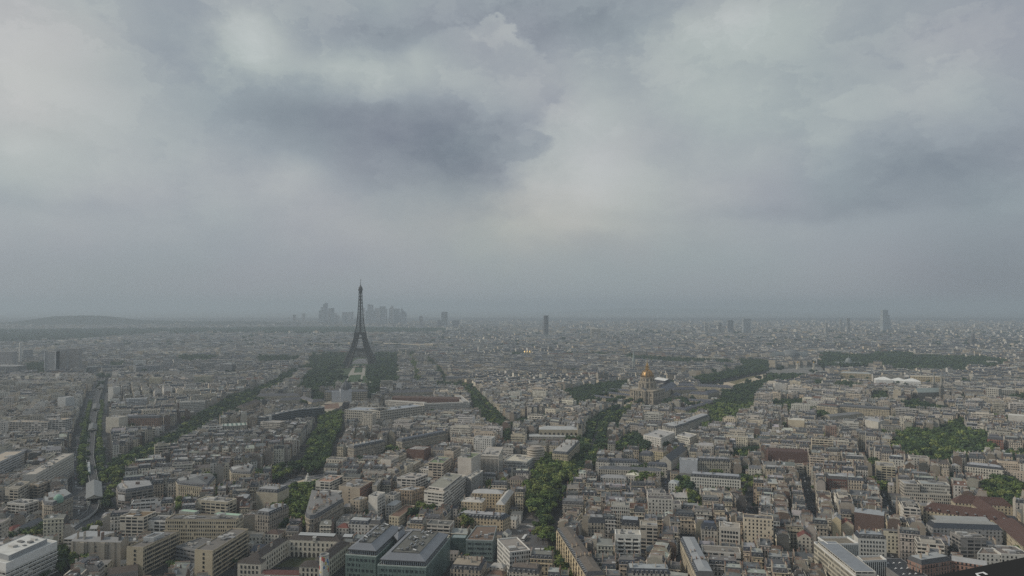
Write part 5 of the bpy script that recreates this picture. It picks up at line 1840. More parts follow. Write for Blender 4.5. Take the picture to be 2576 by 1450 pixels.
hero('brick_block', 'pinkish brick wing under a grey roof east of the rounded corner', 'apartment block', 'B4', (1848, 1296), (2205, 1350), 18, 13, wm='stone_facade', wt=(.30, .18, .14), roof='gable', rise=2, rm='zinc', rt=(.31, .31, .31))
hero('office_block', 'white terraced block with brown roofs near the picture edge', 'office block', 'B4', (2105, 1232), (2345, 1245), 14, c=(2400, 1165), wm='plain_facade', wt=(.56, .55, .51), rt=(.17, .14, .12), kit=6)
hero('office_block', 'white block with a black glazed bay at the east edge', 'office block', 'B4', (2345, 1235), (2640, 1250), 15, 22, wm='plain_facade', wt=(.56, .55, .51), rt=(.15, .13, .12), kit=5)
B, q = hero('brick_block', 'dark red brick house with white framed windows and zinc roof', 'apartment block', 'B4', (600, 470), (805, 482), 19, 13, wm='brick', wt=(.17, .085, .07), roof='mansard', rise=1, rm='zinc', rt=(.34, .35, .35), anchor='the white framed brick house')
B.windows(q, 0, 4, 2.3, 1.0, 1.5, 5.5, 3.2, surround=(.55, .52, .47))
hero('brick_block', 'dark brick block with maroon roof and white attic band', 'apartment block', 'B4', (0, 190), (400, 205), 20, 14, wm='brick', wt=(.13, .082, .07), roof='gable', rise=3, rm='tile', rt=(.085, .055, .05), chim=6, anchor='the maroon roofed brick block')
hero('brick_block', 'striped red brick building beside the big park', 'apartment block', 'B4', (2205, 70), (2368, 84), 20, 14, wm='stone_facade', wt=(.26, .13, .10), roof='mansard', rise=1, rm='slate', rt=(.10, .10, .11), anchor='the striped brick building')
hero('apartment_house', 'pale house with glazed attic where two streets part', 'apartment house', 'B4', (1090, 345), (1280, 360), 20, 30, wm='balcony_facade', wt=(.48, .43, .32), rt=(.3, .28, .25), kit=6, anchor='the street corner house')
hero('mansard_row', 'cream and white terraced houses north of the big park edge', 'apartment house', 'B4', (1225, 270), (1370, 280), 19, 12, wm='plain_facade', wt=(.52, .51, .47), roof='mansard', rise=1.2, rm='zinc', rt=(.38, .40, .40), dorm=(0,), chim=3)

# ---- farther heroes
hero('curved_wing', 'white end wall of the curved dark glazed building', 'office block', 'A2', (30, 1290), (95, 1296), 24, 14, wm='plaster', wt=(.52, .51, .48), rt=(.3, .3, .3))
P = [(95, 1300), (180, 1275), (270, 1252), (360, 1234), (450, 1220), (570, 1210), (690, 1200)]
q = quad_at('A2', P[2], P[3], 14, 24)
B = Block('curved_office', 'long curved office with dark blue glazed floors before the military school', 'office block', q, None, 'the curved dark building')
for a, b in zip(P, P[1:]):
    B.wing(quad_at('A2', a, b, 14, 24), 24, 'dark_ribbon', (.16, .18, .20), 'gravel', (.33, .32, .30), kit=1)
hero('slab_block', 'white low slab with ribbon windows below the curved dark building', 'office block', 'A2', (45, 1345), (242, 1352), 18, 16, wm='ribbon_facade', wt=(.50, .47, .42), rt=(.3, .29, .28))
q1 = quad_at('A2', (893, 1226), (1250, 1242), 42, 25)
B = Block('ministry_office', 'broad pale office with deep square window grid and grey roof', 'office block', q1, None, 'the broad grid office')
B.wing(q1, 25, 'deep_grid', (.46, .43, .37), 'zinc', (.28, .30, .33), par=1.2, kit=3)
B.wing(quad_at('A2', (1250, 1242), (1700, 1184), 34, 25), 25, 'deep_grid', (.46, .43, .37), 'zinc', (.27, .29, .32), par=1.2, kit=6)
q1 = quad_at('A2', (1690, 1168), (2152, 1150), 13, 21)
B = Block('courtyard_block', 'white courtyard building with red brick inner wings', 'office block', q1, None, 'the brick courtyard block')
B.wing(q1, 21, 'grid_facade', (.52, .50, .46), 'gravel', (.32, .31, .29), kit=2)
B.wing(quad_at('A2', (1300, 1132), (1690, 1156), 12, 20), 20, 'grid_facade', (.52, .50, .46), 'gravel', (.34, .33, .31))
B.wing(run_quad('A2', (2152, 1150), (2060, 1075), 21, -13), 21, 'grid_facade', (.52, .50, .46), 'gravel', (.32, .31, .29))
B.wing(quad_at('A2', (1370, 1098), (2050, 1112), 13, 22), 22, 'brick', (.14, .085, .07), 'tile', (.10, .07, .06), 'gable', 3)
q1 = quad_at('A2', (690, 1045), (1120, 1036), 14, 20)
B = Block('military_school', 'old military school front half hidden behind pale scaffold sheets', 'palace', q1, None, 'the military school')
B.wing(q1, 20, 'deep_grid', (.45, .40, .31), 'slate', (.10, .105, .12), 'hip', 4)
qd = quad_at('A2', (850, 1010), (962, 1006), 18, 30)
B.wing(qd, 28, 'plaster', (.46, .47, .49), 'gravel', (.4, .41, .43), wname='scaffold_sheet', mark=False)
B.wing(quad_at('A2', (762, 1042), (850, 1040), 10, 23), 23, 'plaster', (.46, .47, .49), 'gravel', (.4, .41, .43), wname='scaffold_sheet', mark=False)
g = G()
dc = sum(qd, Vector()) / 4
g.lathe([(12, 28), (11.6, 33), (9.5, 38), (6, 42), (2.4, 44), (1.6, 48), (0, 50)], 8, 'slate', (.085, .09, .10), dc.x, dc.y, PI / 8, 2 * PI + PI / 8)
B.part('dome', g)
for a, b, z in (((0, 1085), (440, 1080), 13), ((230, 1130), (470, 1120), 12), ((1360, 1050), (1790, 1040), 14), ((560, 1140), (690, 1135), 8), ((440, 1100), (560, 1150), 10)):
    B.wing(quad_at('A2', a, b, 13, z), z, 'plain_facade', (.40, .36, .28), 'slate', (.085, .085, .095), 'hip', 5)
sheet('forecourt', pts('A2', '560,1180 760,1100 1120,1105 1140,1135 900,1160 700,1260 590,1250'), .04, 'sand', (.30, .27, .22), 'sandy forecourt of the military school')
sheet('sports_ground', pts('A2', '690,1165 830,1155 840,1205 690,1215'), .08, 'sand', (.17, .115, .09), 'reddish sports ground')
mark_poly(pts('A2', '560,1180 760,1095 1130,1090 1150,1140 900,1170 840,1240 690,1260'))
for s in ('790,1110 870,1105 850,1135 770,1140', '930,1105 1000,1103 1010,1130 920,1133'):
    sheet('lawn', pts('A2', s), .09, 'lawn', (.06, .09, .035), 'small square lawn before the school')
hero('tower_block', 'cream tower block rising before the broad grid office', 'tower block', 'A2', (1065, 1262), (1170, 1266), 34, 15, wm='plain_facade', wt=(.50, .46, .39), rt=(.33, .31, .28), kit=5, anchor='the cream tower block')
hero('market_shed', 'striped green and white glass roof beside the tree avenue', 'hall', 'A1', (2240, 1390), (2490, 1375), 10, 30, wm='plain_facade', wt=(.40, .38, .33), rm='stripe_roof', rt=(.42, .46, .42), par=.3)
hero('school_wing', 'long brown roofed barracks wing beside the tree avenue', 'barracks', 'A1', (2450, 1195), (2620, 1130), 14, 14, wm='plain_facade', wt=(.38, .33, .27), roof='hip', rise=4, rm='tile', rt=(.09, .075, .07))
B, q = hero('rounded_tower', 'round ended balcony block west of the railway', 'apartment block', 'A1', (490, 1325), (655, 1325), 27, 18, wm='balcony_facade', wt=(.50, .49, .47), rt=(.38, .30, .21), kit=3, anchor='the round balcony block')
hero('slab_block', 'wide balcony slab beside the round balcony block', 'apartment block', 'A1', (60, 1345), (480, 1350), 24, 15, wm='balcony_facade', wt=(.48, .46, .43), rt=(.33, .28, .22), kit=8)
hero('brick_block', 'long red brick block east of the railway', 'apartment block', 'A1', (1200, 1310), (1600, 1305), 21, 14, wm='plain_facade', wt=(.26, .165, .12), roof='mansard', rise=1, rm='slate', rt=(.10, .105, .115), anchor='the long red brick block')
hero('apartment_block', 'cream block with a blank end east of the railway', 'apartment block', 'A1', (1065, 1300), (1195, 1306), 25, 20, wm='plaster', wt=(.47, .44, .38), rt=(.3, .29, .27), kit=2)
hero('office_block', 'white ribbon office above the tree avenue', 'office block', 'A1', (1805, 1150), (2060, 1140), 24, 16, wm='grid_facade', wt=(.52, .50, .45), rt=(.34, .33, .31), kit=3, anchor='the avenue side office')
hero('office_block', 'pale long office with blue grey ribbons in the middle distance', 'office block', 'A1', (1270, 1118), (1480, 1108), 20, 14, wm='ribbon_facade', wt=(.54, .55, .56), rt=(.36, .36, .35))
hero('slab_block', 'plain grey slab with a blank side west of the railway', 'apartment block', 'A1', (580, 1100), (660, 1104), 30, 20, wm='plaster', wt=(.42, .43, .43), rt=(.3, .3, .3))
hero('slab_block', 'pale slab block east of the far stations', 'apartment block', 'A1', (1088, 998), (1140, 1000), 30, 20, wm='plaster', wt=(.50, .49, .46), rt=(.33, .33, .32))
hero('apartment_block', 'cream block with brown window rows in the middle distance', 'apartment block', 'A1', (1500, 905), (1610, 905), 24, 14, wm='plain_facade', wt=(.52, .47, .34), rt=(.34, .32, .28))
hero('apartment_block', 'long cream block beside the first in the middle distance', 'apartment block', 'A1', (1955, 890), (2130, 885), 24, 14, wm='plain_facade', wt=(.50, .47, .36), rt=(.34, .32, .28))
hero('office_block', 'white angular office with a blank bright end', 'office block', 'A1', (1340, 728), (1470, 724), 22, 20, wm='plaster', wt=(.54, .53, .50), rt=(.4, .4, .38))
hero('office_block', 'dark glazed office beside the gridded white one', 'office block', 'A1', (1370, 790), (1610, 775), 22, 20, wm='grid_facade', wt=(.30, .31, .32), rt=(.3, .3, .3))
hero('office_block', 'stepped white office like a ziggurat below the heights', 'office block', 'A1', (875, 790), (980, 788), 22, 16, wm='dark_ribbon', wt=(.52, .53, .53), rt=(.4, .4, .4))
hero('slab_block', 'white slab pair with dark centre in the river quarter', 'apartment block', 'A1', (1640, 715), (1705, 715), 38, 18, wm='fin_facade', wt=(.46, .46, .46), rt=(.3, .3, .3))
hero('slab_block', 'dark balcony slab in the river quarter', 'apartment block', 'A1', (2010, 750), (2140, 750), 28, 16, wm='balcony_facade', wt=(.34, .34, .33), rt=(.3, .3, .3))
hero('slab_block', 'dark glazed slab with a pale side in the river quarter', 'office block', 'A1', (2210, 760), (2330, 765), 32, 18, wm='dark_ribbon', wt=(.34, .36, .38), rt=(.3, .3, .3))
hero('long_palace', 'long palace with a slate mansard full of dormers beyond the cream roofs', 'palace', 'A4', (490, 1180), (700, 1200), 20, 14, wm='stone_facade', wt=(.46, .41, .31), roof='mansard', rise=1.2, rm='tile', rt=(.12, .07, .06), dorm=(0,))
B, q = hero('long_palace', 'long cream palace with continuous dark mansard and arched dormers', 'palace', 'A4', (700, 1192), (1225, 1228), 19, 15, wm='stone_facade', wt=(.46, .40, .29), roof='mansard', rise=2.0, rm='slate', rt=(.10, .105, .115), dorm=(0,), anchor='the long dormered palace')
hero('low_wing', 'long low grey hall in front of the dormered palace', 'hall', 'A4', (620, 1290), (1240, 1230), 10, 14, wm='plaster', wt=(.36, .33, .27), roof='gable', rise=3, rm='zinc', rt=(.18, .18, .18))
hero('stone_house', 'white gabled corner block with tilted party wall', 'apartment house', 'A4', (975, 1320), (1110, 1345), 18, 24, wm='plaster', wt=(.48, .46, .41), roof='gable', rise=2.5, rm='zinc', rt=(.3, .3, .3), chim=3)
hero('brick_block', 'pinkish tower block with small windows among the cream roofs', 'apartment block', 'A4', (582, 1390), (690, 1395), 26, 14, wm='plain_facade', wt=(.30, .21, .17), rt=(.28, .26, .24), kit=3, anchor='the pinkish tower block')
hero('office_block', 'dark roofed theatre with a white box on top', 'theatre', 'A4', (1150, 1390), (1350, 1400), 15, 20, wm='plain_facade', wt=(.34, .32, .28), rm='slate', rt=(.06, .06, .06), kit=2)
hero('stone_house', 'cream house with golden walls beside the pinkish tower block', 'apartment house', 'A4', (200, 1320), (365, 1330), 20, 14, wm='plaster', wt=(.52, .46, .35), roof='gable', rise=2.6, rm='zinc', rt=(.45, .43, .38), chim=4, anchor='the golden walled house')
hero('slab_block', 'pale square block on the edge of the esplanade trees', 'apartment block', 'A4', (68, 960), (185, 962), 26, 18, wm='plaster', wt=(.54, .52, .48), rt=(.4, .39, .36), kit=2)
hero('long_palace', 'honey coloured ministry with a long slate roof by the quay', 'palace', 'A4', (730, 850), (1040, 862), 20, 18, wm='deep_grid', wt=(.44, .38, .26), roof='hip', rise=4, rm='zinc', rt=(.30, .31, .30), anchor='the quay ministry')
hero('office_block', 'gridded concrete office beyond the twin spires', 'office block', 'A4', (2320, 1020), (2490, 1025), 22, 22, wm='deep_grid', wt=(.44, .42, .37), rt=(.36, .35, .32), anchor='the concrete grid office')
hero('office_block', 'open framed concrete office beside the gridded one', 'office block', 'A4', (2190, 1005), (2320, 1015), 26, 20, wm='deep_grid', wt=(.44, .42, .37), rt=(.34, .33, .31))
hero('long_palace', 'white palace at the east edge beyond the wooded gardens', 'palace', 'A4', (2205, 735), (2310, 738), 22, 22, wm='deep_grid', wt=(.48, .47, .42), rt=(.38, .38, .36))
hero('market_shed', 'large white tilted roof at the east edge among slate roofs', 'hall', 'A4', (2415, 1275), (2620, 1290), 16, 24, wm='plaster', wt=(.5, .49, .46), rm='zinc', rt=(.56, .54, .49), par=.2)


# ---------------------------------------------------------------- landmarks
def put(name, label, cat, x, y, rot=0.0, group=None, anchor=None):
    if anchor:
        ANCHORS.append((anchor, x, y))
    return thing(name, label, cat, (x, y, 0), rot, group)


# the iron tower
IRON = (.045, .040, .037)
TY = 2559.0
TX = (906.9 - 1288) / FD * TY
root = put('iron_tower', 'tall tapering iron lattice tower standing in the park', 'tower', TX, TY, R(8), anchor='the iron tower')
OUT = [(0, 62), (14, 55.5), (28, 48.5), (42, 42), (57, 35), (72, 29.5), (86, 25), (100, 21.6), (115, 18.8), (135, 14.6), (155, 11.7), (175, 9.8), (200, 8.0), (225, 6.8), (250, 5.7), (266, 5.2)]
INN = [(0, 37), (14, 33), (28, 28.5), (42, 24), (57, 19), (72, 13.5), (86, 10.2), (100, 7.4), (115, 5.0)]


def lerp_t(tab, z):
    for (a, u), (b, v) in zip(tab, tab[1:]):
        if z <= b:
            return u + (v - u) * (z - a) / (b - a)
    return tab[-1][1]


for sx_, sy_ in ((-1, -1), (1, -1), (1, 1), (-1, 1)):
    g = G()
    zs = [0, 14, 28, 42, 57, 66, 76, 86, 96, 106, 115]
    for i, (a, b) in enumerate(zip(zs, zs[1:])):
        def cor(z):
            o, n = lerp_t(OUT, z), lerp_t(INN, z)
            return [Vector((sx_ * p, sy_ * q, z)) for p, q in ((o, o), (n, o), (n, n), (o, n))]
        A_, B_ = cor(a), cor(b)
        for k in range(4):
            j = (k + 1) % 4
            g.bar(A_[k], B_[k], 2.6 if a < 57 else 2.2, 'iron', IRON)
            for f in (.0, .5):
                p0, p1 = A_[k].lerp(B_[k], f), A_[j].lerp(B_[j], f)
                q0, q1 = A_[k].lerp(B_[k], f + .5), A_[j].lerp(B_[j], f + .5)
                g.bar(p0, q1, 1.5, 'iron', IRON)
                g.bar(p1, q0, 1.5, 'iron', IRON)
                g.bar(q0, q1, 1.6, 'iron', IRON)
    g.box(sx_ * 49.5, sy_ * 49.5, 0, 4, 28, 28, 'concrete', (.30, .28, .25))
    g.obj('leg', root)
for k in range(4):
    g = G()
    pr = None
    for j in range(17):
        t_ = PI * j / 16
        rr = 36.5
        z = 6 + 35 * math.sin(t_) ** .8
        x = rr * math.cos(t_)
        yy = -lerp_t(OUT, z) - .3
        c = Vector((x, yy, z))
        c2 = Vector((x * .90, -lerp_t(OUT, max(0, z - 4)) - .3, max(0, z - 4.5)))
        if pr:
            g.bar(pr[0], c, 1.6, 'iron', IRON)
            g.bar(pr[1], c2, 1.6, 'iron', IRON)
            g.bar(pr[0], c2, .9, 'iron', IRON)
        pr = (c, c2)
        if 1 < j < 15:
            g.bar(c, (x, -35.3, 55), 2.2, 'iron', IRON)
            g.bar((x, -35.6, 50), (x + 4.6, -35.6, 50), 1.6, 'iron', IRON)
    g.obj('arch', root, (0, 0, 0), k * PI / 2)
for z, hw, hh, nm in ((54, 35.6, 8, 'first_platform'), (113, 20.2, 6.5, 'second_platform')):
    g = G()
    hole = hw * .42
    for a, b, c_, d in ((-hw, -hw, hw, -hole), (-hw, hole, hw, hw), (-hw, -hole, -hole, hole), (hole, -hole, hw, hole)):
        g.box((a + c_) / 2, (b + d) / 2, z, z + hh * .45, c_ - a, d - b, 'iron', IRON, bottom=True)
    for s in (-1, 1):
        g.box(0, s * (hw - 1), z + hh * .45, z + hh, hw * 1.7, 1.6, 'iron', IRON)
        g.box(s * (hw - 1), 0, z + hh * .45, z + hh, 1.6, hw * 1.7, 'iron', IRON)
        g.box(0, s * (hw - 5), z + hh * .45, z + hh * .85, hw * 1.2, 4, 'iron', (.055, .05, .046))
    for j in range(24):
        for s in (-1, 1):
            u_ = -hw + 2 * hw * (j + .5) / 24
            g.bar((u_, s * hw, z - 3), (u_, s * hw, z), .7, 'iron', IRON)
            g.bar((s * hw, u_, z - 3), (s * hw, u_, z), .7, 'iron', IRON)
    g.obj(nm, root)
g = G()
for s in (-1, 1):
    g.bar((-10, s * 10, 62), (10, s * 10, 62), 2.5, 'iron', IRON)
    g.bar((s * 10, -10, 62), (s * 10, 10, 62), 2.5, 'iron', IRON)
g.box(0, 0, 98, 102, 15, 15, 'iron', IRON, bottom=True)
g.obj('cross_girder', root)
g = G()
zs = [119, 127, 135, 143, 151, 159, 167, 176, 185, 195, 206, 217, 228, 240, 252, 266]
for a, b in zip(zs, zs[1:]):
    ra, rb = lerp_t(OUT, a), lerp_t(OUT, b)
    for k in range(4):
        c, s = [(-1, -1), (1, -1), (1, 1), (-1, 1)][k]
        c2, s2 = [(1, -1), (1, 1), (-1, 1), (-1, -1)][k]
        P0, P1 = Vector((c * ra, s * ra, a)), Vector((c * rb, s * rb, b))
        Q0, Q1 = Vector((c2 * ra, s2 * ra, a)), Vector((c2 * rb, s2 * rb, b))
        g.bar(P0, P1, 2.0 if a < 200 else 1.7, 'iron', IRON)
        g.bar(P1, Q1, 1.1, 'iron', IRON)
        for f0, f1 in ((0, .42), (.58, 1)):
            g.bar(P0.lerp(Q0, f0), P1.lerp(Q1, f1), .9, 'iron', IRON)
            g.bar(P0.lerp(Q0, f1), P1.lerp(Q1, f0), .9, 'iron', IRON)
            if f0:
                g.bar(P0.lerp(Q0, f0), P1.lerp(Q1, f0), 1.1, 'iron', IRON)
            else:
                g.bar(P0.lerp(Q0, f1), P1.lerp(Q1, f1), 1.1, 'iron', IRON)
g.obj('shaft', root)
g = G()
g.box(0, 0, 119, 264, 4.6, 4.6, 'iron', IRON)
g.obj('lift_core', root)
g = G()
g.lathe([(5.2, 262), (6.2, 266), (8.0, 267), (8.0, 271), (6.6, 271.4), (6.8, 276), (5.6, 279), (3.2, 281.5), (2.2, 285), (0, 285.2)], 12, 'iron', IRON)
g.obj('top_cabin', root)
g = G()
g.bar((0, 0, 284), (0, 0, 296), 2.0, 'iron', IRON, 6)
g.bar((0, 0, 296), (0, 0, 307), 1.0, 'iron', IRON, 6)
g.box(0, 0, 303.5, 304.5, 3.6, .8, 'iron', IRON)
g.obj('antenna', root)

# the park lawns under it
mark_poly(pts('A2', '560,790 930,700 1440,690 1460,985 1240,1020 620,1060'))
sheet('lawn', pts('A2', '600,800 930,690 1440,690 1460,985 1240,1015 640,1050'), .03, 'lawn', (.050, .068, .030), 'dark park grass around the iron tower')
sheet('gravel_path', pts('A2', '985,775 1105,775 1085,965 870,970'), .06, 'sand', (.27, .255, .22), 'pale gravel walks down the middle of the park')
for s in ('1000,790 1075,788 1066,846 985,848', '945,874 1062,866 1040,938 912,944', '1110,800 1330,792 1330,822 1110,838', '800,845 900,838 890,850 790,858'):
    sheet('lawn', pts('A2', s), .09, 'lawn', (.048, .076, .034), 'mown lawn strip in the park')
for s in ('820,955 850,925 880,925 850,985 810,990', '1075,880 1100,880 1085,960 1060,965'):
    sheet('lawn', pts('A2', s), .1, 'lawn', (.05, .08, .034), 'lawn beside the gravel walks')
p = W(909, 915)
root = put('grandstand', 'pale temporary grandstand on the lawn at the foot of the iron tower', 'grandstand', p.x, p.y - 15)
for k in range(6):
    g = G()
    g.box(0, k * 9, k * 2.6, k * 2.6 + 2.4, 70 - k * 5, 9.5, 'concrete', [(.34, .33, .34), (.26, .26, .27)][k % 2])
    g.obj('tier', root)
for xd, yd in ((1185, 965), (1250, 962), (680, 970)):
    p = WT('A2', xd, yd)
    root = put('event_tent', ['small white tent on the park lawn by the trees', 'white tent beside another east of the gravel walks', 'white tent west of the gravel walks'][(1185, 1250, 680).index(xd)], 'tent', p.x, p.y)
    g = G()
    g.box(0, 0, 0, 4, 22, 12, 'plaster', (.55, .55, .53))
    g.obj('wall', root)
    g = G()
    for s in (-1, 1):
        g.face([(-s * 11.3, -s * 6.3, 4), (s * 11.3, -s * 6.3, 4), (s * 11.3, 0, 7), (-s * 11.3, 0, 7)], 'plaster', (.62, .62, .6))
    g.obj('roof', root)

# hilltop palace with two colonnaded wings
PALE_ST = (.48, .43, .34)
for nm, a, b, lab in (('w', (30, 1060), (520, 1040), 'west colonnaded wing of the pale palace behind the iron tower'), ('e', (985, 1035), (1640, 1060), 'east colonnaded wing of the pale palace behind the iron tower')):
    q = quad_at('E1', a, b, 22, 26)
    B = Block('colonnade_wing', lab, 'palace', q)
    B.wing(q, 22, 'plaster', (.40, .36, .29), 'gravel', (.30, .29, .27))
    d = (q[1] - q[0])
    L_ = d.length
    d.normalize()
    for k in range(int(L_ / 8)):
        p = q[0] + d * (k * 8 + 4)
        g = G()
        g.box(p.x, p.y - 2.2, 2, 21, 3.0, 2.6, 'plaster', PALE_ST)
        B.part('column', g)
    g = G()
    g.prism([(v.x, v.y - 3.6 if i < 2 else v.y) for i, v in enumerate(q)], 21, 24.5, 'plaster', PALE_ST, 'gravel', (.30, .29, .27), bottom=True)
    B.part('cornice', g)
for a, b, lab in (((28, 1055), (190, 1055), 'outer west pavilion of the pale palace'), ((525, 1040), (590, 1038), 'inner west pavilion of the pale palace'), ((838, 1025), (985, 1025), 'tall inner east pavilion of the pale palace'), ((1600, 1055), (1720, 1062), 'outer east pavilion of the pale palace')):
    q = quad_at('E1', a, b, 30, 30)
    B = Block('palace_pavilion', lab, 'palace', q)
    B.wing(q, 30, 'fin_facade', PALE_ST, 'gravel', (.30, .29, .27), par=1.5)
    B.windows(q, 0, 1, 9, 3.6, 20, 4, 1, tint=(.10, .10, .10))
sheet('terrace', pts('E1', '836,1110 985,1108 965,1235 850,1235'), .2, 'sand', (.55, .49, .36), 'pale stone fountain terraces below the palace')

# domed church
CX, CY = 298.0, 1605.0
AX = Vector((.61, .79, 0)).normalized()
th = math.atan2(AX.y, AX.x) - PI / 2
ST = (.335, .29, .23)
root = put('domed_church', 'stone church with a high drum and a ribbed golden dome', 'church', CX, CY, th, anchor='the golden domed church')
mark_poly([Vector((CX, CY, 0)) + Matrix.Rotation(th, 3, 'Z') @ Vector(v) for v in ((-34, -34, 0), (34, -34, 0), (34, 120, 0), (-34, 120, 0))])
_rz = Matrix.Rotation(th, 3, 'Z')
keep_view([Vector((CX, CY, 0)) + _rz @ Vector(v) for v in ((-34, -34, 0), (34, -34, 0), (36, 36, 0), (-34, 34, 0))], 28, 1.0)
keep_view([Vector((TX - 62, TY - 62, 0)), Vector((TX + 62, TY - 62, 0)), Vector((TX + 62, TY, 0))], 300, 8)
keep_view(pts('A2', '880,960 1085,965 1105,790 985,780'), 0, 4)
keep_view(pts('A3', '1900,980 2330,985 2576,900'), 0, 3)
keep_view(pts('A4', '0,930 300,880 560,820'), 0, 3)
keep_view(pts('B2', '290,560 600,510'), 0, 2)
keep_view(pts('A2', '600,1180 900,1150 1130,1130'), 0, 4)
g = G()
g.prism([(-28, -28), (28, -28), (28, 28), (-28, 28)], 0, 28, 'plaster', ST, 'gravel', (.25, .24, .22))
for z, o in ((13.2, .9), (26.6, 1.1), (28, .6)):
    g.prism([(-28 - o, -28 - o), (28 + o, -28 - o), (28 + o, 28 + o), (-28 - o, 28 + o)], z, z + 1.1, 'plaster', ST, 'plaster', bottom=True)
g.obj('body', root)
g = G()
g.box(0, -29.6, 0, 28, 24, 3.6, 'plaster', ST)
g.box(0, -30.2, 13.2, 14.4, 25, 5.4, 'plaster', ST, bottom=True)
g.box(0, -30.2, 26.8, 28.4, 25, 5.4, 'plaster', ST, bottom=True)
g.face([(-12.5, -32.8, 28.4), (12.5, -32.8, 28.4), (0, -32.8, 34)], 'plaster', ST)
g.face([(-12.5, -32.8, 28.4), (0, -32.8, 34), (0, -14, 34), (-12.5, -14, 28.4)], 'slate', (.12, .125, .13))
g.face([(12.5, -32.8, 28.4), (12.5, -14, 28.4), (0, -14, 34), (0, -32.8, 34)], 'slate', (.12, .125, .13))
g.obj('portico', root)
colg = G()
colg.lathe([(1.0, 0), (.85, 11.2), (1.15, 12.0), (1.15, 12.6)], 8, 'plaster', (.44, .395, .32))
colm = colg.mesh('column')
for z in (.6, 14.4):
    for x in (-11, -7.6, -4.2, 4.2, 7.6, 11, -17.5, 17.5):
        place('column', colm, root, (x, -32.6 if abs(x) < 12 else -29.3, z))
wing_g = G()
wing_g.box(0, 0, 0, 5.6, 2.4, .5, 'plaster', (.055, .05, .045))
wm_ = wing_g.mesh('window')
for z in (3, 16.5):
    for x in (-22.5, -14.2, 0, 14.2, 22.5):
        place('window', wm_, root, (x, -28.1 if abs(x) > 12 else -31.5, z))
    for s in (-1, 1):
        for y_ in (-21, -12, 0, 12, 21):
            place('window', wm_, root, (s * 28.1, y_, z), PI / 2)
g = G()
g.lathe([(19.5, 28), (19.5, 31), (18, 31.3), (18, 43.5), (19.2, 44), (19.2, 45.3), (16.8, 45.6), (16, 46), (14.8, 46), (14.8, 53), (15.8, 53.6), (15.8, 55), (14, 55.2)], 32, 'plaster', ST)
g.obj('drum', root)
for k in range(24):
    a = 2 * PI * k / 24
    if k % 2 == 0:
        w_ = G()
        w_.box(0, 0, 33, 41, 2.2, .5, 'plaster', (.06, .055, .05))
        w_.obj('drum_window', root, (18.1 * math.cos(a), 18.1 * math.sin(a), 0), a + PI / 2)
        w_ = G()
        w_.box(0, 0, 47, 51.4, 1.9, .5, 'plaster', (.06, .055, .05))
        w_.obj('drum_window', root, (14.9 * math.cos(a), 14.9 * math.sin(a), 0), a + PI / 2)
    else:
        for da in (-.055, .055):
            g = G()
            g.bar((19.2 * math.cos(a + da), 19.2 * math.sin(a + da), 31), (19.2 * math.cos(a + da), 19.2 * math.sin(a + da), 44), 1.3, 'plaster', (.45, .405, .33), 6)
            g.obj('drum_column', root)
        g = G()
        g.bar((15.4 * math.cos(a), 15.4 * math.sin(a), 46), (16.6 * math.cos(a), 16.6 * math.sin(a), 46), 2.2, 'plaster', ST)
        g.bar((15.6 * math.cos(a), 15.6 * math.sin(a), 46), (15.2 * math.cos(a), 15.2 * math.sin(a), 53.5), 1.7, 'plaster', (.42, .375, .30))
        g.obj('buttress', root)
GOLD, LEAD = (.36, .225, .095), (.13, .11, .08)
prof = [(13.9, 55), (14.2, 57.5), (13.9, 60), (12.9, 63), (11.0, 66.2), (8.2, 69), (5.2, 70.8), (3.8, 71.3)]
g = G()
g.lathe(prof, 48, 'gold', GOLD, tints=[GOLD, (.27, .17, .08), LEAD, (.25, .16, .075)])
g.obj('dome', root)
for k in range(12):
    a = 2 * PI * (k + .5) / 12
    g = G()
    for (r0, z0), (r1, z1) in zip(prof, prof[1:]):
        g.bar(((r0 + .25) * math.cos(a), (r0 + .25) * math.sin(a), z0), ((r1 + .25) * math.cos(a), (r1 + .25) * math.sin(a), z1), 1.0, 'gold', (.46, .30, .13))
    g.obj('dome_rib', root)
g = G()
g.lathe([(4.4, 71), (4.4, 72.5), (2.5, 72.6), (2.4, 79), (3.5, 79.5), (3.5, 80.5), (2.1, 80.8), (1.2, 84.5), (.55, 87), (.35, 94), (.12, 99)], 12, 'gold', (.46, .29, .09))
for k in range(8):
    a = 2 * PI * k / 8
    g.bar((3.8 * math.cos(a), 3.8 * math.sin(a), 72), (3.5 * math.cos(a), 3.5 * math.sin(a), 80), .8, 'gold', (.62, .40, .13))
g.obj('lantern', root)
# the long slate roofed wings around it
SLV = (.075, .078, .098)
CRW = (.42, .375, .28)


def long_wing(lab, tile, a, b, z, dep, rise=5.5, anchor=None, far=None):
    q = quad_at(tile, a, b, dep, z) if far is None else run_quad(tile, a, b, z, far)
    B = Block('long_wing', lab, 'palace', q, 'slate roofed wings around the domed church', anchor)
    B.wing(q, z, 'stone_facade', CRW, 'slate', SLV, 'hip' if far is None else 'gable', rise)
    if far is None:
        B.dormers(q, z + .6, 0, 6.0, tint=(.42, .40, .35))


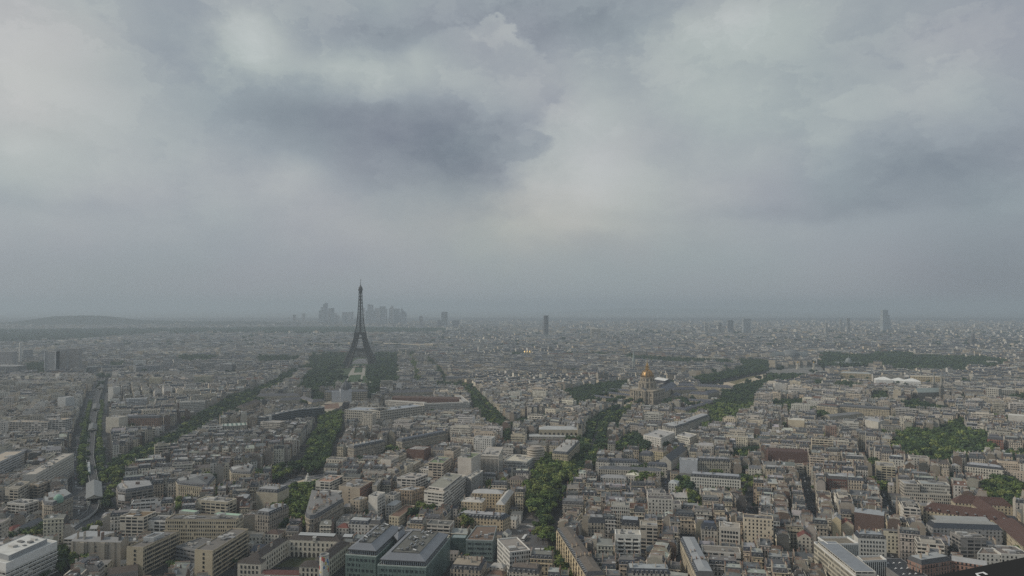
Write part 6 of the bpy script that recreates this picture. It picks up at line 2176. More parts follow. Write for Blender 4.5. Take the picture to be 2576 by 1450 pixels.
long_wing('long slate roofed nave running back from the golden domed church', 'I1', (1040, 860), (1330, 700), 17, 0, 9, None, -24)
long_wing('far slate range with an arcade of arches behind the church nave', 'I1', (1330, 712), (1700, 722), 14, 16, 6)
long_wing('long slate range running toward the esplanade', 'I1', (1700, 722), (2430, 760), 14, 16, 6)
long_wing('slate range in the second row behind the clipped grove', 'I1', (1250, 800), (1760, 790), 14, 14, 6)
long_wing('cream fronted range with a row of pale dormers behind three round trees', 'I1', (1560, 880), (1960, 905), 13, 14, 6, 'the dormered cream range')
long_wing('slate cross range with a square end pavilion', 'I1', (1195, 905), (1380, 915), 14, 24, 6)
long_wing('slate range at the esplanade corner', 'I1', (1960, 880), (2200, 830), 14, 16, 6)
long_wing('outer slate range at the edge of the green belt', 'I1', (1860, 1110), (2330, 1000), 8, 12, 4)
long_wing('low slate range turning the corner before the clipped grove', 'I1', (1230, 1180), (1500, 1215), 8, 12, 4)
long_wing('low slate range rising toward the green belt', 'I1', (1500, 1215), (1860, 1110), 8, 12, 4)
long_wing('inner low slate range beside small round trees', 'I1', (1500, 1010), (2000, 1050), 7, 12, 4)
long_wing('low slate garden range west of the golden domed church', 'A3', (780, 1085), (1020, 1120), 9, 12, 4, 'the low garden range')
long_wing('second low garden range behind the first one', 'A3', (890, 1050), (1195, 1085), 9, 12, 4)
long_wing('third low garden range against the dark trees', 'A3', (960, 1020), (1195, 1040), 9, 12, 4)
sheet('forecourt', pts('A3', '990,1175 1200,1140 1230,1160 1060,1200 1010,1190'), .05, 'sand', (.46, .42, .34), 'pale forecourt of the golden domed church')
sheet('lawn', pts('A3', '1010,1180 1110,1155 1195,1165 1100,1185'), .08, 'lawn', (.045, .075, .03), 'small dark lawn before the church')
mark_poly(pts('A3', '980,1130 1260,1130 1260,1210 1000,1215'))
q = quad_at('I1', (852, 545), (1070, 580), 26, 16)
B = Block('stage_roof', 'large white stage roof over a dark open hall', 'stage', q)
B.wing(q, 12, 'plaster', (.06, .06, .07), 'plaster', (.58, .58, .57), 'gable', 5, over=1.5)
# esplanade
sheet('esplanade', pts('A3', '1900,980 2250,930 2576,850 2640,850 2640,930 2330,985 2200,1000'), .04, 'sand', (.43, .36, .27), 'sandy esplanade between dark tree rows')
mark_poly(pts('A3', '1690,930 2250,815 2576,775 2720,860 2330,990 1900,990'))
mark_poly(pts('A3', '1900,985 2250,920 2576,840 2700,840 2700,940 2330,990 2200,1005'))
sheet('esplanade', pts('A4', '-20,820 540,790 560,830 300,880 -20,940'), .04, 'asphalt', (.17, .165, .155), 'wide paved approach to the bridge')
mark_poly(pts('A4', '-60,800 560,760 600,830 300,890 -60,960'))
for s in ('2180,945 2420,880 2480,880 2250,965', '2350,950 2576,895 2600,915 2400,965'):
    sheet('lawn', pts('A3', s), .08, 'lawn', (.16, .14, .075), 'worn yellowish lawn of the esplanade')
sheet('river', pts('A3', '-400,690 540,690 1080,700 2240,765 2576,770 3200,790 3200,805 2240,790 1080,715 -400,705'), .02, 'water', (.06, .075, .07), 'narrow strip of river behind the quay trees')
# bridge columns
for k, x in enumerate((300, 462)):
    p = WT('A4', x, 815)
    root = put('bridge_column', ['tall stone bridge column with a gilded group at the west end', 'tall stone bridge column with a gilded group at the east end'][k], 'column', p.x, p.y, 0, 'stone columns of the bridge')
    g = G()
    g.box(0, 0, 0, 4, 9, 9, 'plaster', (.46, .43, .36))
    g.box(0, 0, 4, 20, 5.6, 5.6, 'plaster', (.48, .45, .38))
    g.box(0, 0, 20, 21.4, 7, 7, 'plaster', (.48, .45, .38), bottom=True)
    g.obj('shaft', root)
    g = G()
    g.lathe([(2.4, 21.4), (2.6, 23), (1.4, 25), (.9, 27.5), (0, 28)], 8, 'gold', (.5, .33, .1))
    g.obj('statue', root)
# glass palace
p0, p1 = WT('A4', 65, 740), WT('A4', 430, 740)
gx, gy, gw = (p0.x + p1.x) / 2, (p0.y + p1.y) / 2 + 30, (p1.x - p0.x)
mark_poly([Vector(v) for v in ((gx - gw / 2, gy - 40, 0), (gx + gw / 2, gy - 40, 0), (gx + gw / 2, gy + 60, 0), (gx - gw / 2, gy + 60, 0))])
root = put('glass_palace', 'exhibition palace with a huge arched glass roof beyond the bridge', 'palace', gx, gy, 0, None, 'the glass roofed palace')
g = G()
g.box(0, 0, 0, 17, gw, 66, 'deep_grid', (.44, .40, .32))
g.obj('wall', root)
g = G()
n = 12
for k in range(n):
    a0, a1 = PI * k / n, PI * (k + 1) / n
    for y0_, y1_, rad in ((-30, 30, 1),):
        g.face([(-gw * .46, -28 * math.cos(a0), 17 + 20 * math.sin(a0)), (gw * .46, -28 * math.cos(a0), 17 + 20 * math.sin(a0)),
                (gw * .46, -28 * math.cos(a1), 17 + 20 * math.sin(a1)), (-gw * .46, -28 * math.cos(a1), 17 + 20 * math.sin(a1))][::1], 'zinc', (.13, .145, .15))
for s in (-1, 1):
    g.face([(s * gw * .46, -28 * math.cos(PI * k / n), 17 + 20 * math.sin(PI * k / n)) for k in range(n + 1)], 'zinc', (.13, .145, .15))
g.obj('vault', root)
g = G()
g.lathe([(34, 17), (33, 26), (29, 34), (22, 40), (12, 44.5), (4, 46), (3, 49), (0, 53)], 24, 'zinc', (.15, .16, .165), 0, -6)
g.obj('dome', root)
q = quad_at('A4', (640, 740), (1010, 745), 40, 18)
B = Block('small_palace', 'small palace with a central dome among the dark trees', 'palace', q, None, 'the small domed palace')
B.wing(q, 14, 'deep_grid', (.46, .41, .31), 'zinc', (.20, .21, .21), 'hip', 4)
g = G()
c = sum(q, Vector()) / 4
g.lathe([(10, 14), (10, 20), (9, 25), (6, 29), (2, 31), (1, 35), (0, 36)], 12, 'zinc', (.22, .24, .24), c.x, c.y)
B.part('dome', g)
# church with twin spires
p = WT('A4', 1680, 985, 24)
q = quad_at('A4', (1510, 1040), (1745, 1035), 16, 22)
B = Block('twin_spire_church', 'gothic church with twin grey stone spires and a green grey roof', 'church', q, None, 'the twin spired church')
B.wing(q, 20, 'fin_facade', (.36, .34, .29), 'zinc', (.25, .29, .28), 'gable', 9)
for xx, yt in ((1678, 845), (1754, 868)):
    pp = WT('A4', xx, yt, 60)
    g = G()
    g.box(pp.x, pp.y + 4, 0, 34, 7.5, 7.5, 'fin_facade', (.30, .285, .25))
    g.lathe([(3.4, 34), (2.0, 46), (.2, 60.5)], 8, 'plaster', (.27, .26, .23), pp.x, pp.y + 4)
    for a, b in ((-3.2, -3.2), (3.2, -3.2), (3.2, 3.2), (-3.2, 3.2)):
        g.lathe([(.9, 34), (.1, 41)], 4, 'plaster', (.27, .26, .23), pp.x + a, pp.y + 4 + b)
    B.part('spire', g)
# church with arched front
q = quad_at('A3', (270, 1420), (664, 1424), 20, 19)
B = Block('arched_church', 'pale church with a row of tall round arches and a square tower', 'church', q, None, 'the arched church')
B.wing(q, 19, 'plaster', (.42, .37, .28), 'zinc', (.36, .37, .37), 'hip', 4)
d = (q[1] - q[0]).normalized()
nn = Vector((d.y, -d.x, 0)) * .15
for k in range(9):
    p = q[0].lerp(q[1], (k + .5) / 9) + nn
    g = G()
    w = 1.5
    g.face([(p.x - d.x * w, p.y - d.y * w, 6), (p.x + d.x * w, p.y + d.y * w, 6)] + [(p.x + d.x * w * math.cos(t_), p.y + d.y * w * math.cos(t_), 13 + w * math.sin(t_)) for t_ in [PI * j / 6 for j in range(7)]], 'glass', (.05, .048, .045))
    B.part('arched_window', g)
pt_ = WT('A3', 683, 1330, 34)
g = G()
g.box(pt_.x, pt_.y + 3, 0, 30, 7.5, 7.5, 'plaster', (.38, .34, .27))
g.box(pt_.x, pt_.y + 3, 22, 27, 3, 7.9, 'plaster', (.06, .06, .06))
g.lathe([(5.4, 30), (4.4, 33), (2.4, 35.5), (.3, 38)], 8, 'slate', (.16, .165, .17), pt_.x, pt_.y + 3)
B.part('tower', g)
B.wing(quad_at('B3', (170, 45), (700, 48), 12, 9), 9, 'plain_facade', (.44, .41, .36), 'zinc', (.36, .37, .37), 'gable', 3)
q = quad_at('A4', (1450, 885), (1752, 893), 22, 22)
B = Block('parliament', 'honey coloured palace with a flat front behind the white tents', 'palace', q, None, 'the honey coloured palace')
B.wing(q, 22, 'deep_grid', (.55, .45, .29), 'zinc', (.40, .36, .28), 'hip', 2)
for k, (a, b, zz) in enumerate((((1085, 915), (1260, 920), 9), ((1240, 922), (1390, 928), 8), ((1370, 930), (1540, 936), 9))):
    q = quad_at('A4', a, b, 36, zz + 4)
    B = Block('event_tent', ['large white peaked tent before the honey coloured palace', 'middle white tent before the honey coloured palace', 'white tent with a reddish side before the honey coloured palace'][k], 'tent', q)
    B.wing(q, zz + 3, 'plaster', (.60, .60, .58), 'plaster', (.64, .64, .62), 'hip', 7)
# green church spire and other marks on the middle distance
p = W(1594, 935)
root = put('church_spire', 'slim grey green church spire west of the golden dome', 'church', p.x, p.y)
g = G()
g.box(0, 0, 0, 34, 9, 9, 'plaster', (.33, .34, .32))
g.lathe([(5.4, 34), (2.6, 52), (.3, 72)], 8, 'zinc', (.24, .28, .27))
g.obj('tower', root)
p = WT('A3', 155, 695)
root = put('gilded_church', 'small white church with gilded onion domes by the river', 'church', p.x, p.y)
g = G()
g.box(0, 0, 0, 14, 30, 24, 'plaster', (.55, .54, .5))
g.obj('body', root)
for x, y_, s in ((0, 0, 1.25), (-11, -8, .8), (11, -8, .8), (-11, 8, .8), (11, 8, .8)):
    g = G()
    g.lathe([(3 * s, 13), (3 * s, 18), (4 * s, 20), (3.6 * s, 22 + s), (1.4 * s, 25 + s), (0, 27 + 3 * s)], 10, 'gold', (.75, .55, .25), x, y_)
    g.obj('onion_dome', root)

# ---- the far skyline
SKY_T = [(78, 108, 572, 0), (108, 136, 525, 0), (136, 203, 465, 1), (203, 250, 540, 0), (250, 298, 535, 0), (298, 335, 612, 0), (252, 312, 650, 0), (418, 530, 595, 0), (425, 497, 645, 0), (530, 575, 592, 0), (575, 640, 690, 0),
         (717, 742, 530, 0), (752, 785, 575, 0), (783, 862, 475, 2), (862, 886, 572, 0), (890, 955, 538, 0), (955, 1040, 512, 0), (1040, 1062, 545, 0), (1092, 1165, 542, 0), (1107, 1152, 503, 1), (1165, 1242, 545, 0), (1240, 1262, 600, 0),
         (1262, 1342, 545, 3), (335, 372, 640, 0), (640, 700, 650, 0)]
DESC = ['slab', 'rounded top tower', 'cut corner tower', 'pointed tower with a needle']
for k, (x0, x1, yt, sh) in enumerate(SKY_T):
    Yd = 8000.0 + (k * 137) % 500
    a, b = T('E1', x0, yt), T('E1', x1, yt)
    X0, X1 = (a[0] - 1288) / FD * Yd, (b[0] - 1288) / FD * Yd
    zt = H - (a[1] - 772) / FD * Yd
    w = X1 - X0
    root = put('skyscraper', f"hazy {DESC[sh]}, {ORDS[k]} from the west end of the skyline cluster", 'skyscraper', (X0 + X1) / 2, Yd, 0, 'skyline cluster behind the iron tower')
    g = G()
    tn = [(.50, .54, .58), (.58, .60, .63), (.44, .48, .53), (.66, .66, .67)][k % 4]  # tints lightened towards the haze: distance fade put into the colour
    if sh == 1:
        P = [(-w / 2, zt * .86), (-w / 2.6, zt * .95), (0, zt), (w / 2, zt * 1.0)]
    elif sh == 2:
        P = [(-w / 2, zt), (w / 2, zt * .95)]
    elif sh == 3:
        P = [(-w / 2, zt * .97), (-w * .28, zt * 1.02), (0, zt * .86), (w * .25, zt * .84), (w / 2, zt * .72)]
    else:
        P = [(-w / 2, zt), (w / 2, zt)]
    D2 = max(22.0, w * .5) / 2
    poly = [(-w / 2, 0), (w / 2, 0)] + P[::-1]
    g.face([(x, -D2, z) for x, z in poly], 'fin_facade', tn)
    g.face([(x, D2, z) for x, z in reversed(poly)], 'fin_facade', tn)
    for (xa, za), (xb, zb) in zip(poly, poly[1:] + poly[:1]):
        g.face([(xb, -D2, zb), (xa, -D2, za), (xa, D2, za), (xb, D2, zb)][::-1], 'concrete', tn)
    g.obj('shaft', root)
    if sh in (2, 3) or k % 4 == 2:
        g = G()
        hh = 34 if sh == 3 else 10
        xx = -w * .28 if sh == 3 else 0
        g.bar((xx, 0, zt * .95), (xx, 0, zt + hh), 3.5, 'metal', (.3, .3, .3))
        g.obj('mast', root)


def far_tower(name, label, x0, x1, yt, Yd, tint, wm='fin_facade', depth=.6, parts=()):
    X0, X1 = (x0 - 1288) / FD * Yd, (x1 - 1288) / FD * Yd
    w = X1 - X0
    root = put(name, label, 'tower block', (X0 + X1) / 2, Yd)
    zt = H - (yt - 772) / FD * Yd
    g = G()
    g.box(0, 0, 0, zt, w, max(12, w * depth), wm, tint, 0, 'gravel', (.25, .25, .25))
    g.obj('shaft', root)
    for nm, xa, xb, za, zb, tn in parts:
        g = G()
        g.box((xa + xb) / 2 * w, -.5, zt * za, zt * zb, (xb - xa) * w, max(12, w * depth) + 1.5, 'concrete', tn, bottom=True)
        g.obj(nm, root)
    mark_poly([Vector(((X0 + X1) / 2 + a, Yd + b, 0)) for a, b in ((-w / 2, -12), (w / 2, -12), (w / 2, 16), (-w / 2, 16))])
    return root


p_ = (1373.5 - 1288) / FD * 5000
root = put('hotel_tower', 'single dark rounded hotel tower standing alone above the roofs', 'tower block', p_, 5000)
g = G()
zt = H - (794 - 772) / FD * 5000
k = [(16.5 * math.cos(2 * PI * i / 20), 9 * math.sin(2 * PI * i / 20)) for i in range(20)]
g.prism(k, 0, zt, 'fin_facade', (.13, .125, .13), 'gravel', (.2, .2, .2))
g.obj('shaft', root)
g = G()
g.prism([(a * 1.06, b * 1.06) for a, b in k], zt - 5, zt, 'concrete', (.20, .19, .19), 'gravel', bottom=True)
g.obj('crown_band', root)
far_tower('glass_tower', 'stepped glass tower of three stacked boxes on the hazy east horizon', 2216, 2236, 806, 5800, (.34, .38, .40), 'plain_facade', .8)  # pale tints of the three boxes also carry some distance haze
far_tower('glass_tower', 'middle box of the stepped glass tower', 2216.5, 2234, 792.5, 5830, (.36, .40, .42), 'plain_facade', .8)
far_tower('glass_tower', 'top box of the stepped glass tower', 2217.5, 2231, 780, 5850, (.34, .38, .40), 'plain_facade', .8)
for k, (x0, x1, yt, Yd, tn) in enumerate([(1055, 1064, 795, 6500, (.42, .42, .44)), (1111, 1126, 785, 7000, (.40, .42, .44)), (761, 768, 789, 7600, (.46, .46, .46)), (738, 745, 792, 8000, (.5, .5, .5)), (1868, 1886, 802, 5300, (.36, .39, .41)),  # some tints lightened to stand in for distance haze
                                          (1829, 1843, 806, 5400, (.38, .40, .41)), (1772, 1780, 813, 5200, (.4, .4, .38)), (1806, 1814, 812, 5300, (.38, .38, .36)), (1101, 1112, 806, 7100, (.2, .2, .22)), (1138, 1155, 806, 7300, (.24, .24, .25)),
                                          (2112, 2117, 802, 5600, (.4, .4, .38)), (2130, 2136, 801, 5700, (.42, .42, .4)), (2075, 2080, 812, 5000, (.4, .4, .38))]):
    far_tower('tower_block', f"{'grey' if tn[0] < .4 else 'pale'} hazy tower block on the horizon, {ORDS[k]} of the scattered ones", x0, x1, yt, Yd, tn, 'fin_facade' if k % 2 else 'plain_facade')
for k, (x0, x1, yt, Yd, tn, wm, lab, prt) in enumerate([
        (119, 148, 884, 2230, (.36, .36, .36), 'plain_facade', 'grey tower slab with two white end strips west of the railway', [('end_strip', -.5, -.44, 0, 1, (.5, .5, .5)), ('end_strip', .42, .5, 0, 1, (.5, .5, .5))]),
        (149, 173, 878, 2260, (.30, .30, .30), 'plain_facade', 'dark tower slab touching the white stripped one', []),
        (174, 205, 876, 2300, (.32, .31, .30), 'plain_facade', 'brown grey tower slab at the east of the river trio', []),
        (5, 40, 884, 2400, (.36, .35, .35), 'plain_facade', 'wide grey tower slab near the white chimney', []),
        (64, 82, 880, 2700, (.33, .35, .37), 'fin_facade', 'slim pale tower behind the white chimney', []),
        (-20, 57, 920, 2180, (.46, .46, .45), 'dark_ribbon', 'long low office with dark and white bands at the west edge', [])]):
    far_tower('tower_slab', lab, x0, x1, yt, Yd, tn, wm, .5, prt)
p_ = (54 - 1288) / FD * 2450
root = put('chimney_stack', 'tall slim white chimney among the river towers', 'chimney', p_, 2450)
g = G()
g.lathe([(4.6, 0), (4.2, 86), (3.2, 90), (0, 90)], 12, 'concrete', (.52, .51, .49))
g.obj('shaft', root)
p = WT('A3', 840, 480)
root = put('triumphal_arch', 'massive grey triumphal arch among the far roofs', 'arch', (1498 - 1288) / FD * 4200, 4200)
zt = H - (828 - 772) / FD * 4200
g = G()
for s in (-1, 1):
    g.box(s * 19, 0, 30, zt, 15, 24, 'plaster', (.36, .34, .29), bottom=True)
g.box(0, 0, zt - 19, zt, 52, 25, 'plaster', (.36, .34, .29), bottom=True)
g.box(0, 0, zt - 9, zt - 7, 55, 27, 'plaster', (.36, .34, .29), bottom=True)
g.box(0, 0, 0, 30, 60, 40, 'plaster', (.3, .29, .27))
g.obj('arch', root)
root = put('church_spire', 'dark church tower on the hazy east side', 'church', (2446 - 1288) / FD * 3600, 3600)
g = G()
g.box(0, 0, 0, 52, 26, 20, 'plaster', (.15, .15, .15))
g.lathe([(8, 52), (7, 72), (3, 80), (0, 86)], 8, 'slate', (.12, .12, .13))
g.obj('tower', root)
for k, (x0, x1, yt, zz) in enumerate([(2440, 2505, 882, 14), (2520, 2546, 890, 12), (2147, 2170, 831, 12), (2273, 2293, 840, 12), (1665, 1690, 853, 16), (1540, 1560, 874, 14)]):
    Yd = (H - zz) * FD / (yt - 772)
    X0, X1 = (x0 - 1288) / FD * Yd, (x1 - 1288) / FD * Yd
    root = put('flat_hall', f"bright white flat roofed hall among far grey roofs, {ORDS[k]} counted from the east" , 'hall', (X0 + X1) / 2, Yd)
    g = G()
    g.box(0, 0, 0, zz, X1 - X0, 40, 'plaster', (.40, .40, .38), 0, 'plaster', (.62, .62, .60))
    g.obj('body', root)
    mark_poly([Vector((X0, Yd - 20, 0)), Vector((X1, Yd - 20, 0)), Vector((X1, Yd + 20, 0)), Vector((X0, Yd + 20, 0))])

# heights on the horizon
def height_field(name, x0, x1, nx, yc, sy_, tab, label, tint):
    g = G()
    ny = 9
    r = random.Random(3)
    P = [[None] * (nx + 1) for _ in range(ny + 1)]
    for i in range(nx + 1):
        x = x0 + (x1 - x0) * i / nx
        xd = 1288 + x / yc * FD
        h = np.interp(xd, [t_[0] for t_ in tab], [H - (t_[1] - 772) / FD * yc for t_ in tab])
        h = max(0.0, h) + r.uniform(-3, 3)
        for j in range(ny + 1):
            f = (j / ny - .5) * 2
            P[j][i] = (x, yc + f * sy_ * 2, max(-2, (h + 2) * math.exp(-(f * 1.9) ** 2) - 2 + r.uniform(-1.5, 1.5) - 4 * abs(f)))
    for j in range(ny):
        for i in range(nx):
            k = r.uniform(.85, 1.15)
            g.face([P[j][i], P[j][i + 1], P[j + 1][i + 1], P[j + 1][i]], 'lawn', tuple(v * k for v in tint))
    return tag(g.obj(name), label, None, None, 'structure')


height_field('hill', -6600, -1900, 90, 8300, 600, [(-200, 820), (-60, 818), (0, 815), (60, 808), (110, 801), (150, 795.5), (180, 793.5), (230, 793.5), (270, 796.5), (310, 802), (350, 806), (460, 808.5), (640, 809), (760, 813)], 'wooded heights on the hazy west horizon', (.022, .030, .022))
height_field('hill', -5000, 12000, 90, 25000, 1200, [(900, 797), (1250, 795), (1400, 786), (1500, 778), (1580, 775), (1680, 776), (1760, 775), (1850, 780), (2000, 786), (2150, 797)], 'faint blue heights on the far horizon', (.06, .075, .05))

# ---------------------------------------------------------------- elevated railway
VZ = 7.2
root = put('viaduct', 'elevated railway viaduct on iron columns along the boulevard', 'viaduct', 0, 0, 0, None, None)
RL = [Vector((p.x, p.y, 0)) for p in RAIL]
END = [WT('B1', 962, 690, 6), WT('B1', 930, 790, 4), WT('B1', 850, 860, 2), WT('B1', 700, 930, .5)]
keep_view(END + [Vector((p.x + 10, p.y, 0)) for p in END[::-1]], 0, 1)
keep_view(pts('B1', '740,760 1180,760'), 0, 1)
mark_line(RL[-1:] + [Vector((p.x, p.y, 0)) for p in END], 14)
g = G()
line = RL + [Vector((p.x, p.y, 0)) for p in END]
hts = [VZ] * len(RL) + [6.4, 4.2, 2.2, .4]
Lp, Rp = ribbon(line, 9.0)
Li, Ri = ribbon(line, 8.3)
for i in range(len(line) - 1):
    a, b = hts[i], hts[i + 1]
    g.face([(Rp[i].x, Rp[i].y, a), (Rp[i + 1].x, Rp[i + 1].y, b), (Lp[i + 1].x, Lp[i + 1].y, b), (Lp[i].x, Lp[i].y, a)], 'gravel', (.055, .055, .057))
    for S in (Lp, Rp):
        s_ = 1 if S is Rp else -1
        g.face([(S[i].x, S[i].y, a - 1.2), (S[i + 1].x, S[i + 1].y, b - 1.2), (S[i + 1].x, S[i + 1].y, b + 1.1), (S[i].x, S[i].y, a + 1.1)][::s_], 'concrete', (.36, .37, .37))
        I = Li if S is Lp else Ri
        g.face([(S[i].x, S[i].y, a + 1.1), (S[i + 1].x, S[i + 1].y, b + 1.1), (I[i + 1].x, I[i + 1].y, b + 1.1), (I[i].x, I[i].y, a + 1.1)], 'concrete', (.30, .31, .31))
g.obj('deck', root)
for off in (-2.7, -1.3, 1.3, 2.7):
    g = G()
    Lr, Rr = ribbon(line, 2 * abs(off))
    S = Lr if off < 0 else Rr
    for i in range(len(line) - 1):
        g.bar((S[i].x, S[i].y, hts[i] + .1), (S[i + 1].x, S[i + 1].y, hts[i + 1] + .1), .3, 'metal', (.19, .19, .19))
    g.obj('rail', root)
for i in range(len(RL) - 1):
    d = RL[i + 1] - RL[i]
    for j in range(max(1, int(d.length / 24))):
        p = RL[i] + d * ((j + .5) / max(1, int(d.length / 24)))
        if p.y > 1500:
            continue
        u = d.normalized()
        g = G()
        for s in (-1, 1):
            g.bar((p.x - u.y * 3 * s, p.y + u.x * 3 * s, 0), (p.x - u.y * 3 * s, p.y + u.x * 3 * s, VZ - 1.0), .9, 'iron', (.16, .17, .16), 8)
        g.obj('pier', root)
for k, (tl, x, y_, x2, y2, w, lab) in enumerate((('B1', 948, 655, 945, 500, 13, 'elevated station under a grey gabled roof where the railway dips'), ('A1', 930, 1418, 938, 1360, 10, 'second elevated station with an arched grey roof'), ('A1', 964, 1210, 972, 1160, 11, 'third elevated station far along the boulevard'), ('A1', 1005, 1000, 1018, 965, 11, 'fourth hazy elevated station on the boulevard'))):
    A_, B_ = WT(tl, x, y_, 12), WT(tl, x2, y2, 12)
    d = (B_ - A_)
    c = (A_ + B_) / 2
    rot = math.atan2(d.y, d.x)
    L_ = d.length
    root = put('railway_station', lab, 'station', c.x, c.y, rot, 'stations of the elevated railway', ['the railway station', None, None, None][k])
    g = G()
    for s in (-1, 1):
        g.box(0, s * (w / 2 - .3), 0, 11.2, L_, .6, 'ribbon_facade' if k else 'concrete', (.30, .30, .28) if k == 0 else (.14, .145, .15))
    g.obj('wall', root)
    g = G()
    hw = w / 2 + 1.2
    for s in (-1, 1):
        g.face([(-s * (L_ / 2 + 1), -s * hw, 11), (s * (L_ / 2 + 1), -s * hw, 11), (s * (L_ / 2 + 1), 0, 14.4), (-s * (L_ / 2 + 1), 0, 14.4)], ['seam_zinc', 'gravel', 'gravel', 'gravel'][k], [(.155, .16, .155), (.13, .14, .145), (.12, .125, .13), (.12, .125, .13)][k])
    for s in (-1, 1):
        g.face([(s * L_ / 2, -hw, 10.6), (s * L_ / 2, hw, 10.6), (s * L_ / 2, hw, 11.2), (s * L_ / 2, 0, 14.2), (s * L_ / 2, -hw, 11.2)][::s], 'plaster', (.42, .40, .35))
    g.obj('roof', root)
    g = G()
    for s in (-1, 1):
        g.box(-L_ / 2 - .5, s * (w / 2 - 1.5), 0, 8.5, 2.2, 3.4, 'plaster', (.46, .45, .40))
    g.obj('gate_pier', root)
# a train on it
ta, tb = WT('B1', 913, 412, VZ + 2), WT('B1', 905, 312, VZ + 2)
d = tb - ta
root = put('metro_train', 'pale green metro train running on the viaduct', 'train', (ta.x + tb.x) / 2 - 1.6, (ta.y + tb.y) / 2, math.atan2(d.y, d.x))
n = 5
cl = d.length / n
for k in range(n):
    g = G()
    g.box((k - n / 2 + .5) * cl, 0, VZ + .6, VZ + 3.3, cl - .8, 2.5, 'paint', (.30, .42, .40), bottom=True)
    g.box((k - n / 2 + .5) * cl, 0, VZ + 3.3, VZ + 3.6, cl - 1.0, 2.0, 'paint', (.30, .31, .31))
    g.box((k - n / 2 + .5) * cl, 0, VZ + 1.9, VZ + 2.7, cl - 1.6, 2.56, 'glass', (.03, .03, .035))
    g.obj('carriage', root)
p = WT('B1', 1078, 905, 0)
root = put('kiosk_dome', 'round grey dome standing beside the railway ramp', 'kiosk', p.x, p.y)
g = G()
g.lathe([(5.0, 0), (5.4, 2.5), (5.2, 5), (4.2, 7.4), (2.4, 9), (0, 9.6)], 20, 'seam_zinc', (.16, .16, .17))
g.obj('shell', root)
mark_poly([Vector((p.x + a, p.y + b, 0)) for a, b in ((-8, -8), (8, -8), (8, 8), (-8, 8))])
p = WT('B2', 520, 500)
root = put('monument', 'white stone monument on the roundabout lawn', 'monument', p.x, p.y)
g = G()
g.box(0, 0, 0, 1.2, 9, 9, 'plaster', (.5, .49, .46))
g.box(0, 0, 1.2, 2.2, 6.4, 6.4, 'plaster', (.5, .49, .46))
g.obj('steps', root)
g = G()
g.lathe([(2.3, 2.2), (1.8, 6), (2.4, 6.4), (1.3, 7), (1.0, 9.4), (.5, 10.2), (0, 10.6)], 10, 'plaster', (.55, .54, .51))
for a in range(4):
    g.lathe([(.9, 2.2), (.7, 4), (.35, 4.6), (.4, 5.1), (0, 5.4)], 6, 'plaster', (.55, .54, .51), 2.6 * math.cos(a * PI / 2), 2.6 * math.sin(a * PI / 2))
g.obj('figures', root)


# ---------------------------------------------------------------- ordinary city: rows of houses filling every free block
SEEDS = [  # picture place, direction of the rows, share of modern blocks, courtyard width
    (40, 1230, 20, .50, 9), (150, 1180, 108, .45, 9), (60, 1080, 18, .5, 9), (150, 1020, 112, .45, 8), (40, 985, 20, .5, 9),
    (320, 1070, 29, .2, 7), (420, 1020, 29, .2, 7), (350, 990, 119, .3, 8), (520, 975, 29, .35, 7), (620, 950, 8, .35, 8), (300, 945, 29, .4, 8),
    (300, 1150, 29, .15, 7), (400, 1210, 24, .05, 6), (520, 1180, 12, .05, 6), (620, 1130, 8, .05, 6), (700, 1080, 98, .05, 6), (560, 1095, 20, .05, 6),
    (470, 1280, 18, .25, 8), (640, 1290, 98, .1, 7), (180, 1330, 10, .4, 8), (560, 1230, 12, .1, 7),
    (900, 1180, -8, .2, 7), (960, 1110, -8, .15, 7), (900, 1100, 98, .1, 7), (1090, 1090, -12, .3, 7), (1020, 1170, 76, .4, 8), (1150, 1130, -14, .4, 8), (900, 1270, 88, .4, 8), (1010, 1290, -10, .4, 9),
    (760, 1000, 98, .2, 8), (1060, 940, 10, .1, 7), (1200, 950, 10, .1, 7), (1250, 1010, -22, .1, 6), (1330, 960, 60, .15, 7), (1420, 950, -30, .15, 7), (1330, 1040, -22, .08, 6),
    (1420, 1040, -35, .1, 7), (1400, 1120, -14, .15, 7), (1620, 1060, -22, .15, 7), (1520, 1040, -30, .1, 7),
    (1500, 1240, -8, .05, 4.5), (1600, 1220, -6, .05, 4.5), (1480, 1330, 70, .12, 5), (1600, 1310, -8, .2, 6), (1560, 1400, -8, .2, 6), (1700, 1330, -10, .15, 6), (1660, 1420, 70, .05, 5),
    (1760, 1150, -14, .15, 6), (1820, 1290, -10, .2, 6), (1800, 1390, -12, .12, 6), (1950, 1290, 72, .1, 5), (1980, 1350, -16, .1, 5), (1960, 1200, -16, .15, 6),
    (2080, 1280, 70, .1, 5), (2150, 1220, -18, .12, 5), (2100, 1150, -18, .12, 6), (2180, 1330, -16, .12, 5), (2230, 1390, -20, .15, 6), (2300, 1310, 68, .2, 6), (2400, 1390, -20, .25, 7), (2500, 1350, -20, .2, 7),
    (1960, 1110, -20, .15, 6), (1850, 1050, -28, .15, 7), (2050, 1080, -22, .15, 6), (2180, 1060, -24, .12, 6), (2000, 990, -30, .2, 7), (2200, 980, -30, .15, 6), (2350, 1040, -26, .12, 6), (2480, 1020, -24, .15, 6), (2450, 1100, -24, .12, 6), (2300, 1000, 62, .12, 6),
    (2500, 1200, -22, .2, 8),
]
seeds = []
for xd, yd, an, mo, ct in SEEDS:
    p = W(xd, yd, 16)
    seeds.append((p.x, p.y, R(an), mo, ct))
SX = np.array([s[0] for s in seeds])
SY = np.array([s[1] for s in seeds])
FAR0 = 1800.0


def seed_of(x, y):
    # anisotropic: far seeds are spread out in depth
    k = 1.0 / np.maximum(SY, 400.0)
    return int(np.argmin(((SX - x) * k) ** 2 + ((SY - y) * k * .8) ** 2))


cellseed = {}


